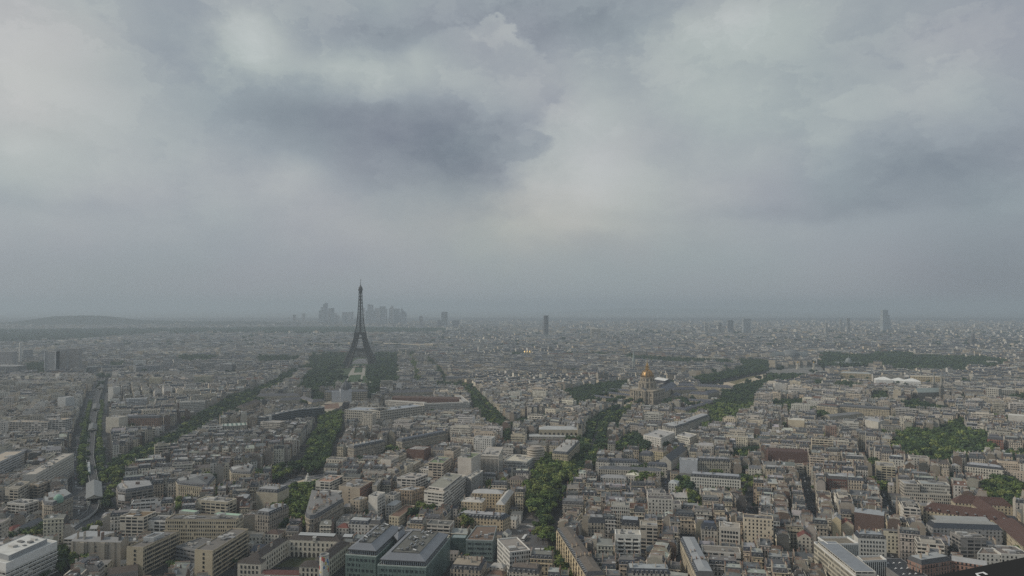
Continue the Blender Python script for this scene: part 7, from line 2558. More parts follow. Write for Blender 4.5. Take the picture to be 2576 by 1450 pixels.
def seed_at(x, y):
    k = (int(x // 12), int(y // 12))
    if k not in cellseed:
        cellseed[k] = seed_of(k[0] * 12 + 6, k[1] * 12 + 6)
    return cellseed[k]


def in_view(x, y, pad=40):
    return y > 470 and abs(x) < .73 * y + pad


occ = np.zeros((NY, NX), dtype=bool)


def try_place(cx, cy, th, w, d, shrink=.96):
    c, s = math.cos(th), math.sin(th)
    cells = []
    nu, nv = max(2, int(w / 2.2)), max(2, int(d / 2.2))
    for a in range(nu + 1):
        for b in range(nv + 1):
            u, v = (a / nu - .5) * w * shrink, (b / nv - .5) * d * shrink
            i, j = _ix(cx + c * u - s * v, cy + s * u + c * v)
            if not (0 <= i < NX and 0 <= j < NY) or zone[j, i] or occ[j, i]:
                return False
            cells.append((j, i))
    inner = []
    for a in range(nu + 1):
        for b in range(nv + 1):
            u, v = (a / nu - .5) * w * .8, (b / nv - .5) * d * .8
            inner.append(_ix(cx + c * u - s * v, cy + s * u + c * v))
    for i, j in inner:
        occ[j, i] = True
    return True


lots = []           # (kind, x, y, th, w, d, h, seedindex)
frng = random.Random(23)


def run_style():
    """houses of one street front were built together: shared cornice height, stone and roof"""
    return (frng.choice(STONE if frng.random() < .8 else PALE), frng.choices(['mansard', 'gable', 'tile'], [.76, .225, .015])[0], frng.choice(ZINC), frng.uniform(-1.5, 1.5), frng.choice(SLATE), frng.choice(['stone_facade', 'stone_facade', 'plain_facade']))


for k, (sx_, sy_, th, mo, court) in enumerate(seeds):
    c, s = math.cos(th), math.sin(th)
    ext_ = 200 + sy_ * .22
    v = -ext_
    rowi = 0
    while v < ext_:
        dep = frng.uniform(10.5, 13.5)
        u = -ext_
        hrow = frng.uniform(17.0, 21.5)
        run = 0.0
        block = frng.uniform(70, 120)
        rs = run_style()
        while u < ext_:
            w = frng.choice([8.5, 10, 11.5, 13, 15, 17, 20])
            is_mod = frng.random() < mo
            if is_mod:
                w = frng.uniform(16, 34)
            cu, cv = u + w / 2, v + dep / 2
            x, y = sx_ + c * cu - s * cv, sy_ + s * cu + c * cv
            ok = in_view(x, y) and y < FAR0 and seed_at(x, y) == k
            if ok:
                wj, dj = w, dep + (frng.uniform(-1.2, 1.2) if not is_mod else frng.uniform(0, 3))
                jv = frng.uniform(-.5, .5)
                x, y = x - s * jv, y + c * jv
                if try_place(x, y, th, wj, dj):
                    if is_mod:
                        hh = frng.choice([5, 6, 7, 7, 8, 9, 10]) * 3.0
                        lots.append(('modern_block', x, y, th, wj, dj, hh, k, rs))
                    else:
                        hh = hrow + rs[3] + (frng.uniform(-.5, .5) if frng.random() < .72 else frng.uniform(-5.5, 3.0))
                        lots.append(('apartment_house', x, y, th, wj, dj, hh, k, rs))
                else:
                    w = 4.0
            elif not in_view(x, y, 200) or y > FAR0:
                w = 10.0
            u += w
            run += w
            if run > block:
                u += 8.0
                run = 0.0
                block = frng.uniform(70, 120)
                rs = run_style()
        rowi += 1
        v += dep + (court if rowi % 2 else frng.uniform(6.0, 9.5))
# houses turned toward the side streets fill the remaining holes
for k, (sx_, sy_, th, mo, court) in enumerate(seeds):
    c, s = math.cos(th), math.sin(th)
    ext_ = 200 + sy_ * .22
    v = -ext_
    while v < ext_:
        u = -ext_
        rs = run_style()
        while u < ext_:
            w, d = frng.uniform(9, 15), frng.uniform(8.5, 11)
            x, y = sx_ + c * u - s * v, sy_ + s * u + c * v
            if in_view(x, y) and y < FAR0 and seed_at(x, y) == k and try_place(x, y, th + PI / 2, w, d):
                lots.append(('apartment_house', x, y, th + PI / 2, w, d, frng.uniform(15, 20), k, rs))
            u += 4.0
        v += 4.0
# courtyards: lower sheds and back wings squeezed in between
for k, (sx_, sy_, th, mo, court) in enumerate(seeds):
    c, s = math.cos(th), math.sin(th)
    ext_ = 200 + sy_ * .22
    v = -ext_
    while v < ext_:
        u = -ext_
        while u < ext_:
            w, d = frng.uniform(5, 11), frng.uniform(4.5, 8)
            x, y = sx_ + c * u - s * v, sy_ + s * u + c * v
            if in_view(x, y) and y < 1500 and seed_at(x, y) == k and frng.random() < .8 and try_place(x, y, th, w, d, .9):
                lots.append(('courtyard_house', x, y, th, w, d, frng.choice([5, 7, 9, 12, 14, 16]) + frng.uniform(0, 2), k, None))
            u += w + frng.uniform(1, 5)
        v += 6.0
kept = []
for l in lots:
    kind, x, y, th, w, d, h, k, rs = l
    cap = view_cap(x, y, max(w, d)) - (4.6 if kind == 'apartment_house' else 3.4)
    if h > cap:
        if cap < 4.5:
            continue
        if kind == 'modern_block':
            h = max(3, int(cap / 3)) * 3.0 if cap > 9 else cap
            kind = 'modern_block' if cap > 9 else 'courtyard_house'
        elif cap > 11:
            h = cap
        else:
            h, kind = cap, 'courtyard_house'
    kept.append((kind, x, y, th, w, d, h, k, rs))
lots = kept
lots.sort(key=lambda l: math.hypot(l[1], l[2]))
print('lots', len(lots), {k: sum(1 for l in lots if l[0] == k) for k in ('apartment_house', 'modern_block', 'courtyard_house')})

ranks = {}


def where(x, y, kind):
    """which one it is, counted from the landmark beside it"""
    bst = min(ANCHORS, key=lambda a: (a[1] - x) ** 2 + (a[2] - y) ** 2)
    dx, dy = x - bst[1], y - bst[2]
    if abs(dy) > abs(dx):
        side = 'behind' if dy > 0 else 'in front of'
    else:
        side = 'east of' if dx > 0 else 'west of'
    n = ranks.get((bst[0], side, kind), 0)
    ranks[(bst[0], side, kind)] = n + 1
    return f"{ORD[min(n, len(ORD) - 1)]} {side} {bst[0]}"


LIMIT = {'apartment_house': 290, 'modern_block': 200, 'courtyard_house': 190}
count = {k: 0 for k in LIMIT}
singles, rest = [], []
for l in lots:
    if in_view(l[1], l[2], -6) and l[2] > 505 and count[l[0]] < LIMIT[l[0]]:
        count[l[0]] += 1
        singles.append(l)
    else:
        rest.append(l)


def near_anchor_key(l):
    b_ = min(ANCHORS, key=lambda a: (a[1] - l[1]) ** 2 + (a[2] - l[2]) ** 2)
    return (b_[1] - l[1]) ** 2 + (b_[2] - l[2]) ** 2


singles.sort(key=near_anchor_key)
hr = random.Random(5)
big = G()
STYN = {'mansard': 'slate mansard', 'gable': 'zinc gable roof', 'tile': 'brown tiled roof', 'flat': 'flat grey roof'}
chim_cache = {}


def chim_mesh(L, h, t):
    k = (round(L * 2) / 2, round(h * 2) / 2, t)
    if k not in chim_cache:
        chim_cache[k] = chimney_g(*k).mesh('chimney')
    return chim_cache[k]


def lot_geometry(l, near):
    kind, x, y, th, w, d, h, k, rs = l
    mod = seeds[k][3]
    if kind == 'apartment_house':
        same = hr.random() < .66
        wt0 = rs[0] if same else hr.choice(STONE if hr.random() < .75 else PALE)
        st = rs[1] if hr.random() < .75 else hr.choices(['mansard', 'gable', 'tile', 'flat'], [.52, .30, .03, .15])[0]
        zt = jit(hr.choice(TILE if st == 'tile' else FLATROOF if st == 'flat' else ZINC), .12)
        if same and st in ('mansard', 'gable'):
            zt = jit(rs[2], .2)
        wl, rf, ch, dm = apartment(w, d, h, hr, jit(wt0, .08), jit(rs[4] if same else hr.choice(SLATE), .15), zt, jit(hr.choice(CHIM), .1), st, rs[5], near)
        return wt0, STYN[st], wl, rf, ch, dm
    if kind == 'modern_block':
        wt0 = hr.choice(PALE + STONE[:5])
        wm = hr.choice(['ribbon_facade', 'balcony_facade', 'plain_facade', 'grid_facade', 'plain_facade'])
        wl, rf, ch = modern(w, d, h, hr, jit(wt0), wm, jit(hr.choice(FLATROOF), .15))
        return wt0, {'ribbon_facade': 'ribbon windows', 'balcony_facade': 'stacked balconies', 'plain_facade': 'small square windows', 'grid_facade': 'a window grid'}[wm], wl, rf, ch, []
    wt0 = hr.choice(STONE + PALE)
    rk = hr.choices(['zinc', 'tile', 'gravel', 'slate'], [.62, .05, .2, .13])[0]
    rt = jit(hr.choice({'zinc': ZINC, 'tile': TILE, 'gravel': FLATROOF, 'slate': SLATE}[rk]), .15)
    wl, rf = low_house(w, d, h, hr, jit(wt0), rt, rk)
    return wt0, {'zinc': 'zinc roof', 'tile': 'brown tiled roof', 'gravel': 'flat roof', 'slate': 'slate roof'}[rk], wl, rf, [], []


GRP = {'apartment_house': 'terraced apartment houses of the old quarter', 'modern_block': 'modern flat roofed blocks among the old houses', 'courtyard_house': 'low houses squeezed into the courtyards'}
WORD = {'apartment_house': 'house', 'modern_block': 'block', 'courtyard_house': 'courtyard house'}
CATW = {'apartment_house': 'apartment house', 'modern_block': 'modern block', 'courtyard_house': 'courtyard house'}
for l in singles:
    kind, x, y, th, w, d, h, k, rs = l
    wt0, rn, wl, rf, ch, dm = lot_geometry(l, True)
    lab = f"{CN[wt0].split()[-1]} {WORD[kind]} with {rn}, {where(x, y, kind)}"
    root = thing(kind, lab, CATW[kind], (x, y, 0), th, GRP[kind])
    wl.obj('wall', root)
    rf.obj('roof', root)
    for L, hh, t_, cx, cy, cz in ch:
        if kind == 'modern_block':
            g = G()
            g.box(0, 0, 0, hh, L, L, 'concrete', t_)
            g.box(0, 0, hh, hh + .2, L * 1.15, L * 1.15, 'concrete', tuple(v * .8 for v in t_))
            g.obj('roof_vent', root, (cx, cy, cz + .1))
        else:
            place('chimney', chim_mesh(L, hh, t_), root, (cx, cy, cz), PI / 2)
    for a, b, z, r_ in dm:
        place('dormer', dormer_mesh(), root, (a, b, z), r_)
dg = dormer_g()
dgf = G()
dgf.face([(-.7, -1.05, 0), (.7, -1.05, 0), (.7, -1.05, 1.7), (-.7, -1.05, 1.7)], 'plaster', (.5, .48, .43))
dgf.face([(-.45, -1.1, .2), (.45, -1.1, .2), (.45, -1.1, 1.5), (-.45, -1.1, 1.5)], 'glass', (.02, .022, .026))
dgf.face([(-.8, -1.15, 1.7), (.8, -1.15, 1.7), (.8, 1, 1.9), (-.8, 1, 1.9)], 'zinc', (.2, .21, .22))
for l in rest:
    kind, x, y, th, w, d, h, k, rs = l
    wt0, rn, wl, rf, ch, dm = lot_geometry(l, False)
    dist = math.hypot(x, y)
    o = G()
    o.ext(wl)
    o.ext(rf)
    for L, hh, t_, cx, cy, cz in ch:
        if kind == 'modern_block':
            o.box(cx, cy, cz, cz + hh, L, L, 'concrete', t_)
        else:
            o.ext(chimney_g(L, hh, t_, dist < 1100), cx, cy, cz, PI / 2)
    if dist < 1300:
        for a, b, z, r_ in dm:
            o.ext(dg if dist < 900 else dgf, a, b, z, r_)
    big.ext(o, x, y, 0, th)
tag(big.obj('city_houses'), 'dense grey and cream roofs of the old quarters', None, None, 'stuff')
del big

# ---------------------------------------------------------------- farther quarters, as masses of small roofs
fr = random.Random(31)
FV, FM, FT = [], [], []
FMATS = ['plaster', 'slate', 'zinc', 'tile', 'gravel']


def far_house(x, y, th, w, d, h, wt, rm, rt, rise, chim=False):
    c, s = math.cos(th), math.sin(th)

    def P(u, v, z):
        return (x + c * u - s * v, y + s * u + c * v, z)
    a, b = w / 2, d / 2
    cs = [(-a, -b), (a, -b), (a, b), (-a, b)]
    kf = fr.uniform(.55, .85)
    for i in range(4):
        p, q = cs[i], cs[(i + 1) % 4]
        FV.append((P(*p, 0), P(*q, 0), P(*q, h), P(*p, h)))
        FM.append(0)
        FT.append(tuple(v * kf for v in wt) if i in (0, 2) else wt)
    if rise:
        ins = b * fr.choice([0, 0, .35])
        for sg in (-1, 1):
            FV.append((P(-a * sg * -1 * -1, b * sg, h), P(a * sg * -1 * -1 * 1, b * sg, h), P(a * sg, b * sg * .55, h + rise * .75), P(-a * sg, b * sg * .55, h + rise * .75)) if sg < 0 else
                      (P(a, b, h), P(-a, b, h), P(-a, b * .55, h + rise * .75), P(a, b * .55, h + rise * .75)))
            FM.append(1 if rm == 2 else rm)
            FT.append(fr.choice(SLATE) if rm == 2 else rt)
        FV.append((P(-a, -b * .55, h + rise * .75), P(a, -b * .55, h + rise * .75), P(a, 0, h + rise), P(-a, 0, h + rise)))
        FV.append((P(a, b * .55, h + rise * .75), P(-a, b * .55, h + rise * .75), P(-a, 0, h + rise), P(a, 0, h + rise)))
        FM.extend([rm, rm])
        FT.extend([rt, rt])
        for sg in (-1, 1):
            FV.append((P(a * sg, -b * sg, h), P(a * sg, b * sg, h), P(a * sg, b * sg * .55, h + rise * .75), P(a * sg, -b * sg * .55, h + rise * .75)))
            FM.append(0)
            FT.append(wt)
    else:
        FV.append((P(-a, -b, h), P(a, -b, h), P(a, b, h), P(-a, b, h)))
        FM.append(4)
        FT.append(rt)
        if fr.random() < .6:
            ph, pw, pd = fr.uniform(2, 4), a * fr.uniform(.2, .6), b * fr.uniform(.3, .7)
            FV.append((P(-pw, -pd, h), P(pw, -pd, h), P(pw, -pd, h + ph), P(-pw, -pd, h + ph)))
            FV.append((P(-pw, -pd, h + ph), P(pw, -pd, h + ph), P(pw, pd, h + ph), P(-pw, pd, h + ph)))
            FM.extend([0, 4])
            FT.extend([wt, rt])
    if chim:
        cx = fr.uniform(-a * .6, a * .6)
        z1 = h + rise + fr.uniform(.8, 2.2)
        t_ = fr.choice(CHIM)
        FV.append((P(cx, -b * .7, h), P(cx, b * .5, h), P(cx, b * .5, z1), P(cx, -b * .7, z1)))
        FV.append((P(cx - .4, -b * .7, z1), P(cx + .4, -b * .7, z1), P(cx + .4, b * .5, z1), P(cx - .4, b * .5, z1)))
        FV.append((P(cx - .4, -b * .7, h), P(cx + .4, -b * .7, h), P(cx + .4, -b * .7, z1), P(cx - .4, -b * .7, z1)))
        FM.extend([0, 0, 0])
        FT.extend([t_] * 3)


def far_pick():
    wt = fr.choice(STONE + PALE)
    if fr.random() < .68:
        rm = fr.choices([2, 1, 3], [.72, .25, .03])[0]
        rt = jit(fr.choice({2: ZINC, 1: SLATE, 3: TILE}[rm]), .15)
        return wt, rm, rt, fr.uniform(3, 5)
    return wt, 4, jit(fr.choice(FLATROOF + PALE[:2] + ZINC), .15), 0


NOBUILD = []        # outlines beyond the near map where only trees, water or open ground lie


def far_free(x, y):
    i, j = _ix(x, y)
    if 0 <= i < NX and 0 <= j < NY:
        if zone[j, i]:
            return False
    for P in NOBUILD:
        if P[0] < x < P[1] and P[2] < y < P[3] and inside(P[4], np.array([[x]]), np.array([[y]]))[0, 0]:
            return False
    return True


for tl, s in [('A1', '-60,420 2576,400 2576,450 1500,470 600,540 -60,560'), ('A2', '-10,400 900,395 1900,410 1900,440 1000,450 -10,460')]:
    P = [(p[0], p[1]) for p in pts(tl, s, 8)]
    NOBUILD.append((min(p[0] for p in P), max(p[0] for p in P), min(p[1] for p in P), max(p[1] for p in P), P))

cellang = {}


def patch_angle(x, y):
    k = (int((x + 300 * math.sin(y / 700)) // 380), int(y // 420))
    if k not in cellang:
        cellang[k] = fr.uniform(-.42, .42) + (.15 if x < 0 else -.2)
    return cellang[k]


SA = np.array(SIGHT)


def far_cap(x, y, w):
    a0, a1 = (x - w / 2) / y, (x + w / 2) / y
    m = (SA[:, 2] > y + 4) & (SA[:, 0] < a1) & (SA[:, 1] > a0)
    return float((H + (SA[m, 3] - H) * y / SA[m, 2]).min()) if m.any() else 99.0


y = FAR0
while y < 9800:
    f = max(1.0, y / 2300.0)
    gap = fr.random() < .16
    step = (17.0 if not gap else 32.0) * f ** .7
    x = -.73 * y - 60
    run = 0
    while x < .73 * y + 60:
        if run <= 0:
            run = fr.randint(3, 9)
            wt_, rm_, rt_, rise_ = far_pick()
            h_ = fr.uniform(14, 21)
            x += fr.choice([3, 6, 10]) * f
        run -= 1
        th = patch_angle(x, y)
        w = fr.uniform(11, 26) * f ** .6
        wt, rm, rt, rise, h = tuple(v * .86 for v in wt_), rm_, jit(rt_, .12), rise_, h_ + fr.uniform(-1, 1)
        if fr.random() < .35:
            wt, rm, rt, rise = far_pick()
            h = fr.uniform(11, 22)
        if fr.random() < .93:
            yo = math.tan(th) * ((x % (380 if y < 5000 else 900)) - 190)
            px, py = x + fr.uniform(-1, 1) * f, y + yo * .5 + fr.uniform(-2, 2) * f
            if fr.random() < .16:
                th += PI / 2
            if far_free(px, py):
                h += (fr.random() < .04) * fr.uniform(4, 14)
                if y > 5200:
                    h = h * .75 + (fr.random() < .07) * fr.uniform(5, 22)
                if h + 5 < far_cap(px, py, w):
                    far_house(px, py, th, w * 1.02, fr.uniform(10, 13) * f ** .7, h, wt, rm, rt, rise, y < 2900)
        x += w
    y += step
me = quads('far_city_houses', np.array(FV, dtype=np.float32), FMATS, FM, np.array(FT, dtype=np.float32))
tag(place('far_city_houses', me), 'hazy distant roofs reaching to the horizon', None, None, 'stuff')
print('far quads', len(FV))
del FV, FM, FT


# ---------------------------------------------------------------- trees
CROWNS = {}
for v in range(5):
    for ti, tint in enumerate(LEAF):
        CROWNS[(v, ti)] = crown_g(100 + v, tint).mesh('crown')
TRUNKS = [trunk_g(40 + v).mesh('trunk') for v in range(3)]
trees.sort(key=lambda t_: math.hypot(t_[0], t_[1]) / t_[2] ** .5)
tcount = {'avenue_tree': 0, 'garden_tree': 0}
TREELIM = 290
far_trees = []
tr = random.Random(77)
GROVE_TINT = {}
TN = ['green', 'bright green', 'dark green', 'yellowish green', 'dull green']
for x, y, r_, kd, ph in trees:
    gt = GROVE_TINT.setdefault(ph, tr.choice([0, 0, 1, 2, 4]))
    ti = gt if tr.random() < .6 else tr.randrange(5)
    if 'wedge' in ph or 'ministry' in ph:
        ti = tr.choice([1, 3, 1, 0, 3])
    if y < 900 and tr.random() < .6:
        ti = tr.choice([1, 3, 3, 1, 0])
    if kd == 'garden_tree' and y > 1500:
        ti = tr.choice([2, 4, 0, 0])
    if tcount[kd] < TREELIM and in_view(x, y, 4) and y > 500 and y < 1500:
        tcount[kd] += 1
        o = thing(kd, f"{TN[ti]} leafy tree {ph}", 'tree', (x, y, 0), tr.uniform(0, 6.28), 'trees ' + ph)
        zc = r_ * 1.25 + 1.6
        place('trunk', TRUNKS[tr.randrange(3)], o, (0, 0, 0), 0, (r_, r_, zc))
        place('crown', CROWNS[(tr.randrange(5), ti)], o, (0, 0, zc + .6), 0, (r_ * tr.uniform(.95, 1.1), r_ * tr.uniform(.95, 1.1), r_ * tr.uniform(.85, 1.05)))
    else:
        far_trees.append((x, y, r_, ti))
# the rest of the trees, and small trees and bushes in the courtyards
for _ in range(2600):
    y = 520 + 1300 * tr.random() ** .9
    x = tr.uniform(-.72, .72) * y
    i, j = _ix(x, y)
    if not zone[j, i] and not occ[j, i] and tr.random() < .55:
        far_trees.append((x, y, tr.uniform(2.0, 4.2), tr.randrange(5)))
for _ in range(3800):
    y = FAR0 + 4200 * tr.random()
    x = tr.uniform(-.72, .72) * y
    if tr.random() < .5:
        far_trees.append((x, y, tr.uniform(6, 10) * (1 + (y > 3500) * .5), tr.choice([2, 4, 2])))


def proto(seed, n):
    """array of quads for a light crown of radius 1"""
    g = crown_g(seed, (1, 1, 1), n)
    Q = []
    K = []
    for f, t_ in zip(g.F, g.T):
        p = [g.V[i] for i in f]
        if len(p) == 3:
            p = p + [p[2]]
        Q.append(p)
        K.append(t_[0])
    return np.array(Q, dtype=np.float32), np.array(K, dtype=np.float32)


def tree_mass(name, lst, n, label):
    pr_ = [proto(300 + i, n) for i in range(5)]
    Vs, Ts = [], []
    for x, y, r_, ti in lst:
        Q, K = pr_[tr.randrange(5)]
        a = tr.uniform(0, 6.28)
        c, s = math.cos(a), math.sin(a)
        sx_, sz = r_ * tr.uniform(.9, 1.15), r_ * tr.uniform(.85, 1.1)
        P = np.empty_like(Q)
        P[..., 0] = x + sx_ * (c * Q[..., 0] - s * Q[..., 1])
        P[..., 1] = y + sx_ * (s * Q[..., 0] + c * Q[..., 1])
        P[..., 2] = r_ * 1.25 + 1.8 + sz * Q[..., 2]
        P[..., 2] = np.maximum(P[..., 2], .5)
        Vs.append(P)
        k = tr.uniform(.75, 1.25)
        Ts.append(np.array(LEAF[ti], dtype=np.float32)[None, :] * K[:, None] * k)
    V = np.concatenate(Vs)
    me_ = quads(name, V, ['foliage'], np.zeros(len(V), dtype=np.int32), np.concatenate(Ts))
    tag(place(name, me_), label, None, None, 'stuff')
    print(name, len(lst), len(V))


mid = [t_ for t_ in far_trees if t_[1] < 1150]
far = [t_ for t_ in far_trees if t_[1] >= 1150]
tree_mass('courtyard_shrubbery', mid, 150, 'small trees and shrubs in the courtyards')
tree_mass('distant_woods', far, 30, 'dark distant trees of parks and avenues')
# the big wood on the horizon side
wood = []
for P in NOBUILD:
    x0, x1, y0, y1, poly = P
    n = 0
    while n < 5200:
        x, y = tr.uniform(x0, x1), tr.uniform(y0, y1)
        n += 1
        if inside(poly, np.array([[x]]), np.array([[y]]))[0, 0] and abs(x) < .75 * y:
            wood.append((x, y, tr.uniform(8, 12), tr.choice([2, 4, 2])))
tree_mass('horizon_forest', wood, 12, 'dark forest band below the hazy heights')


# ---------------------------------------------------------------- vehicles
def wheel_mesh():
    g = G()
    n = 12
    for s in (-1, 1):
        g.face([(.33 * math.cos(2 * PI * k / n) * (1), s * .11, .33 + .33 * math.sin(2 * PI * k / n)) for k in range(n)][::-s], 'rubber', (.03, .03, .03))
    for k in range(n):
        a0, a1 = 2 * PI * k / n, 2 * PI * (k + 1) / n
        g.face([(.33 * math.cos(a0), -.11, .33 + .33 * math.sin(a0)), (.33 * math.cos(a1), -.11, .33 + .33 * math.sin(a1)), (.33 * math.cos(a1), .11, .33 + .33 * math.sin(a1)), (.33 * math.cos(a0), .11, .33 + .33 * math.sin(a0))][::-1], 'rubber', (.03, .03, .03))
    return g.mesh('wheel')


WHEEL = wheel_mesh()


def car_meshes(tint):
    b = G()
    W_ = .86
    prof = [(-2.1, .3), (2.1, .3), (2.15, .75), (1.9, .9), (.95, 1.0), (-1.75, 1.0), (-2.1, .85)]
    b.face([(x, -W_, z) for x, z in prof], 'paint', tint)
    b.face([(x, W_, z) for x, z in reversed(prof)], 'paint', tint)
    for (xa, za), (xb, zb) in zip(prof, prof[1:] + prof[:1]):
        b.face([(xa, -W_, za), (xa, W_, za), (xb, W_, zb), (xb, -W_, zb)], 'paint', tint)
    g = G()
    lo = [(.95, -.82), (.95, .82), (-1.75, .82), (-1.75, -.82)]
    hi = [(.2, -.66), (.2, .66), (-1.35, .66), (-1.35, -.66)]
    for i in range(4):
        p, q, r_, s = lo[i], lo[(i + 1) % 4], hi[(i + 1) % 4], hi[i]
        g.face([(*p, 1.0), (*q, 1.0), (*r_, 1.45), (*s, 1.45)], 'glass', (.03, .033, .038))
    g2 = G()
    g2.face([(*p, 1.46) for p in hi][::-1], 'paint', tint)
    return b.mesh('body'), g.mesh('windows'), g2.mesh('roof')


CARC = [((.55, .55, .54), 'white'), ((.05, .05, .055), 'black'), ((.28, .29, .30), 'silver'), ((.14, .15, .17), 'dark grey'), ((.07, .09, .16), 'dark blue'), ((.25, .05, .04), 'red')]
CARM = {n_: car_meshes(c_) for c_, n_ in CARC}
cr_ = random.Random(9)
carcount = {}


def car(x, y, rot, where_, z=.1):
    n_ = cr_.choices([c[1] for c in CARC], [.34, .2, .2, .16, .07, .03])[0]
    k = carcount.get((n_, where_), 0)
    carcount[(n_, where_)] = k + 1
    o = thing('car', f"{ORDS[k]} {n_} car {where_}, counting outward", 'car', (x, y, z), rot, 'cars on the avenues')
    for nm, m_ in zip(('body', 'windows', 'roof'), CARM[n_]):
        place(nm, m_, o)
    for a in (-1.3, 1.3):
        for b in (-.8, .8):
            place('wheel', WHEEL, o, (a, b, 0))


spots = []
for tl, s, wh in (('B1', '795,830 795,800 797,715 795,690 797,665 820,585 815,500 822,480 800,350 812,300 806,210', 'on the west lane beside the viaduct'),
                  ('B1', '1055,830 1053,800 1052,765 1130,800 1125,770 1125,745 1130,590 1050,560 1045,330 1040,210 1035,120', 'on the east lane beside the viaduct'),
                  ('B1', '860,620 862,660 856,690 858,730', 'parked by the railway station')):
    for p in sorted(pts(tl, s), key=lambda v: v.y):
        car(p.x, p.y, math.atan2(270, -120) + cr_.choice([0, PI]), wh)
for p in sorted(pts('B2', '345,492 372,497 560,462 470,470 440,478'), key=lambda v: v.y):
    car(p.x, p.y, .25, 'on the roundabout')
for p in sorted(pts('B3', '305,1310 338,1340 350,1310 335,1370 320,1395 352,1380 410,1440 180,1000 175,1020 165,1040 300,1230 405,660 350,760 390,705 610,420 690,350 830,120'), key=lambda v: v.y):
    car(p.x, p.y, R(75) + cr_.choice([0, PI, .3]), 'on the square or boulevard')
for p in sorted(pts('B4', '480,960 465,880 455,800 445,760'), key=lambda v: v.y):
    car(p.x, p.y, R(72), 'in the narrow street by the ochre wall')

for off, wh in ((-17.5, 'parked along the west kerb of the railway boulevard'), (17.5, 'parked along the east kerb of the railway boulevard'), (-13.0, 'on the west lane of the railway boulevard'), (13.4, 'on the east lane of the railway boulevard')):
    Lr, Rr = ribbon(RAIL[3:], 2 * abs(off))
    S = (Lr if off < 0 else Rr)[::-1]
    for a, b in zip(S, S[1:]):
        u_ = 0.0
        while u_ < (b - a).length:
            u_ += cr_.uniform(6, 11) if abs(off) > 15 else cr_.uniform(20, 55)
            if sum(v for (c_, w_), v in carcount.items() if w_ == wh) > 26 or cr_.random() < .25:
                continue
            p = a + (b - a).normalized() * min(u_, (b - a).length)
            car(p.x, p.y, math.atan2((b - a).y, (b - a).x), wh)

for i_, (ln, w) in enumerate(LANES):
    wh = f"parked in the {ORDS[i_]} narrow street from the west"
    for a, b in zip(ln, ln[1:]):
        d = b - a
        n = int(d.length / 9)
        u = d.normalized()
        for k in range(n):
            if cr_.random() < .55 and sum(v for (c_, w_), v in carcount.items() if w_ == wh) < 22:
                sd = cr_.choice((-1, 1)) * (w / 2 - 1.3)
                p = a + u * (k * 9 + 4)
                car(p.x - u.y * sd, p.y + u.x * sd, math.atan2(u.y, u.x), wh)


def crossing(tl, a, b, w, label):
    A_, B_ = WT(tl, *a), WT(tl, *b)
    d = (B_ - A_)
    n = max(3, int(d.length / 1.1))
    u = d.normalized()
    v = Vector((-u.y, u.x, 0)) * w / 2
    g = G()
    for k in range(n):
        p, q = A_ + d * (k / n), A_ + d * ((k + .5) / n)
        g.face([(p.x - v.x, p.y - v.y, .13), (q.x - v.x, q.y - v.y, .13), (q.x + v.x, q.y + v.y, .13), (p.x + v.x, p.y + v.y, .13)], 'plaster', (.62, .62, .6))
    tag(g.obj('road_marking'), label, None, None, 'structure')


for a, b in (((755, 745), (845, 755)), ((765, 560), (840, 565)), ((770, 380), (830, 383)), ((1030, 550), (1085, 545)), ((1110, 870), (1175, 868)), ((1090, 600), (1110, 660))):
    crossing('B1', a, b, 4.5, 'white pedestrian crossing on the railway boulevard')
for a, b in (((70, 1000), (100, 990)), ((230, 1250), (330, 1290)), ((150, 940), (215, 955)), ((330, 870), (365, 880))):
    crossing('B3', a, b, 4.0, 'white pedestrian crossing on the square')


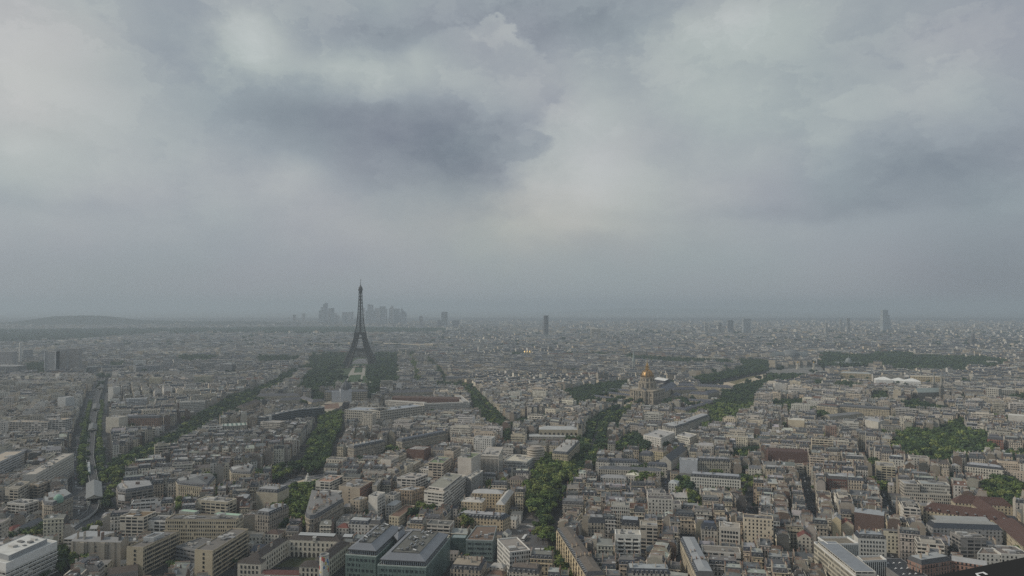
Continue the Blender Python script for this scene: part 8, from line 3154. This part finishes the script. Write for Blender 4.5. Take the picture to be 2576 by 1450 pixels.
def bus(x, y, rot, label, tint, low):
    o = thing('bus', label, 'bus', (x, y, .1), rot)
    g = G()
    g.box(0, 0, .4, 1.3, 11.8, 2.5, 'paint', low, bottom=True)
    g.box(0, 0, 2.35, 2.95, 11.8, 2.5, 'paint', tint)
    g.box(0, 0, 2.95, 3.2, 7, 1.8, 'paint', tuple(v * .9 for v in tint))
    g.obj('body', o)
    g = G()
    g.box(0, 0, 1.3, 2.35, 11.78, 2.46, 'glass', (.03, .033, .038))
    g.obj('windows', o)
    for a in (-3.6, 3.8):
        for b in (-1.2, 1.2):
            place('wheel', WHEEL, o, (a, b, 0), 0, (1.5, 1.3, 1.5))


p = WT('B3', 125, 1085)
bus(p.x, p.y, R(75), 'white van sized bus driving up the square', (.62, .62, .61), (.58, .58, .57))
p = WT('B3', 300, 1212)
bus(p.x, p.y, R(-8), 'white roofed bus with dark sides turning into the boulevard', (.62, .62, .61), (.04, .04, .05))

# ---------------------------------------------------------------- dark ledge of the terrace, right at the viewer
za = H - .5
L0, L1 = W(2352, 1448.5, za), W(2576, 1402.5, za)
d = (L1 - L0).normalized()
nn = Vector((d.y, -d.x, 0))
A0, A1 = L0 - d * .35, L1 + d * .5
root = thing('orientation_panel', 'black ledge of the viewing terrace with a white mark on it', 'ledge', (A0.x, A0.y, 0))
g = G()
P = [A0 + nn * .5, A1 + nn * .5, A1, A0]
P = [(p.x - A0.x, p.y - A0.y) for p in P]
g.prism(P, za - .06, za, 'rubber', (.014, .0145, .015), 'rubber', bottom=True)
g.obj('panel', root)
g = G()
c = sum((Vector((p[0], p[1], 0)) for p in P), Vector()) / 4
g.box(c.x, c.y, za - 1.6, za - .06, .12, .12, 'metal', (.05, .05, .05))
g.obj('post', root)
g = G()
for s in ((('B4', 2085, 1428), ('B4', 2170, 1412), ('B4', 2216, 1438), ('B4', 2190, 1442), ('B4', 2160, 1424), ('B4', 2108, 1434)),
          (('B4', 2085, 1428), ('B4', 2108, 1434), ('B4', 2150, 1462), ('B4', 2112, 1462))):
    g.face([(WT(*v, za).x - A0.x, WT(*v, za).y - A0.y, za + .001) for v in s][::-1], 'plaster', (.62, .62, .62))
g.obj('lettering', root)
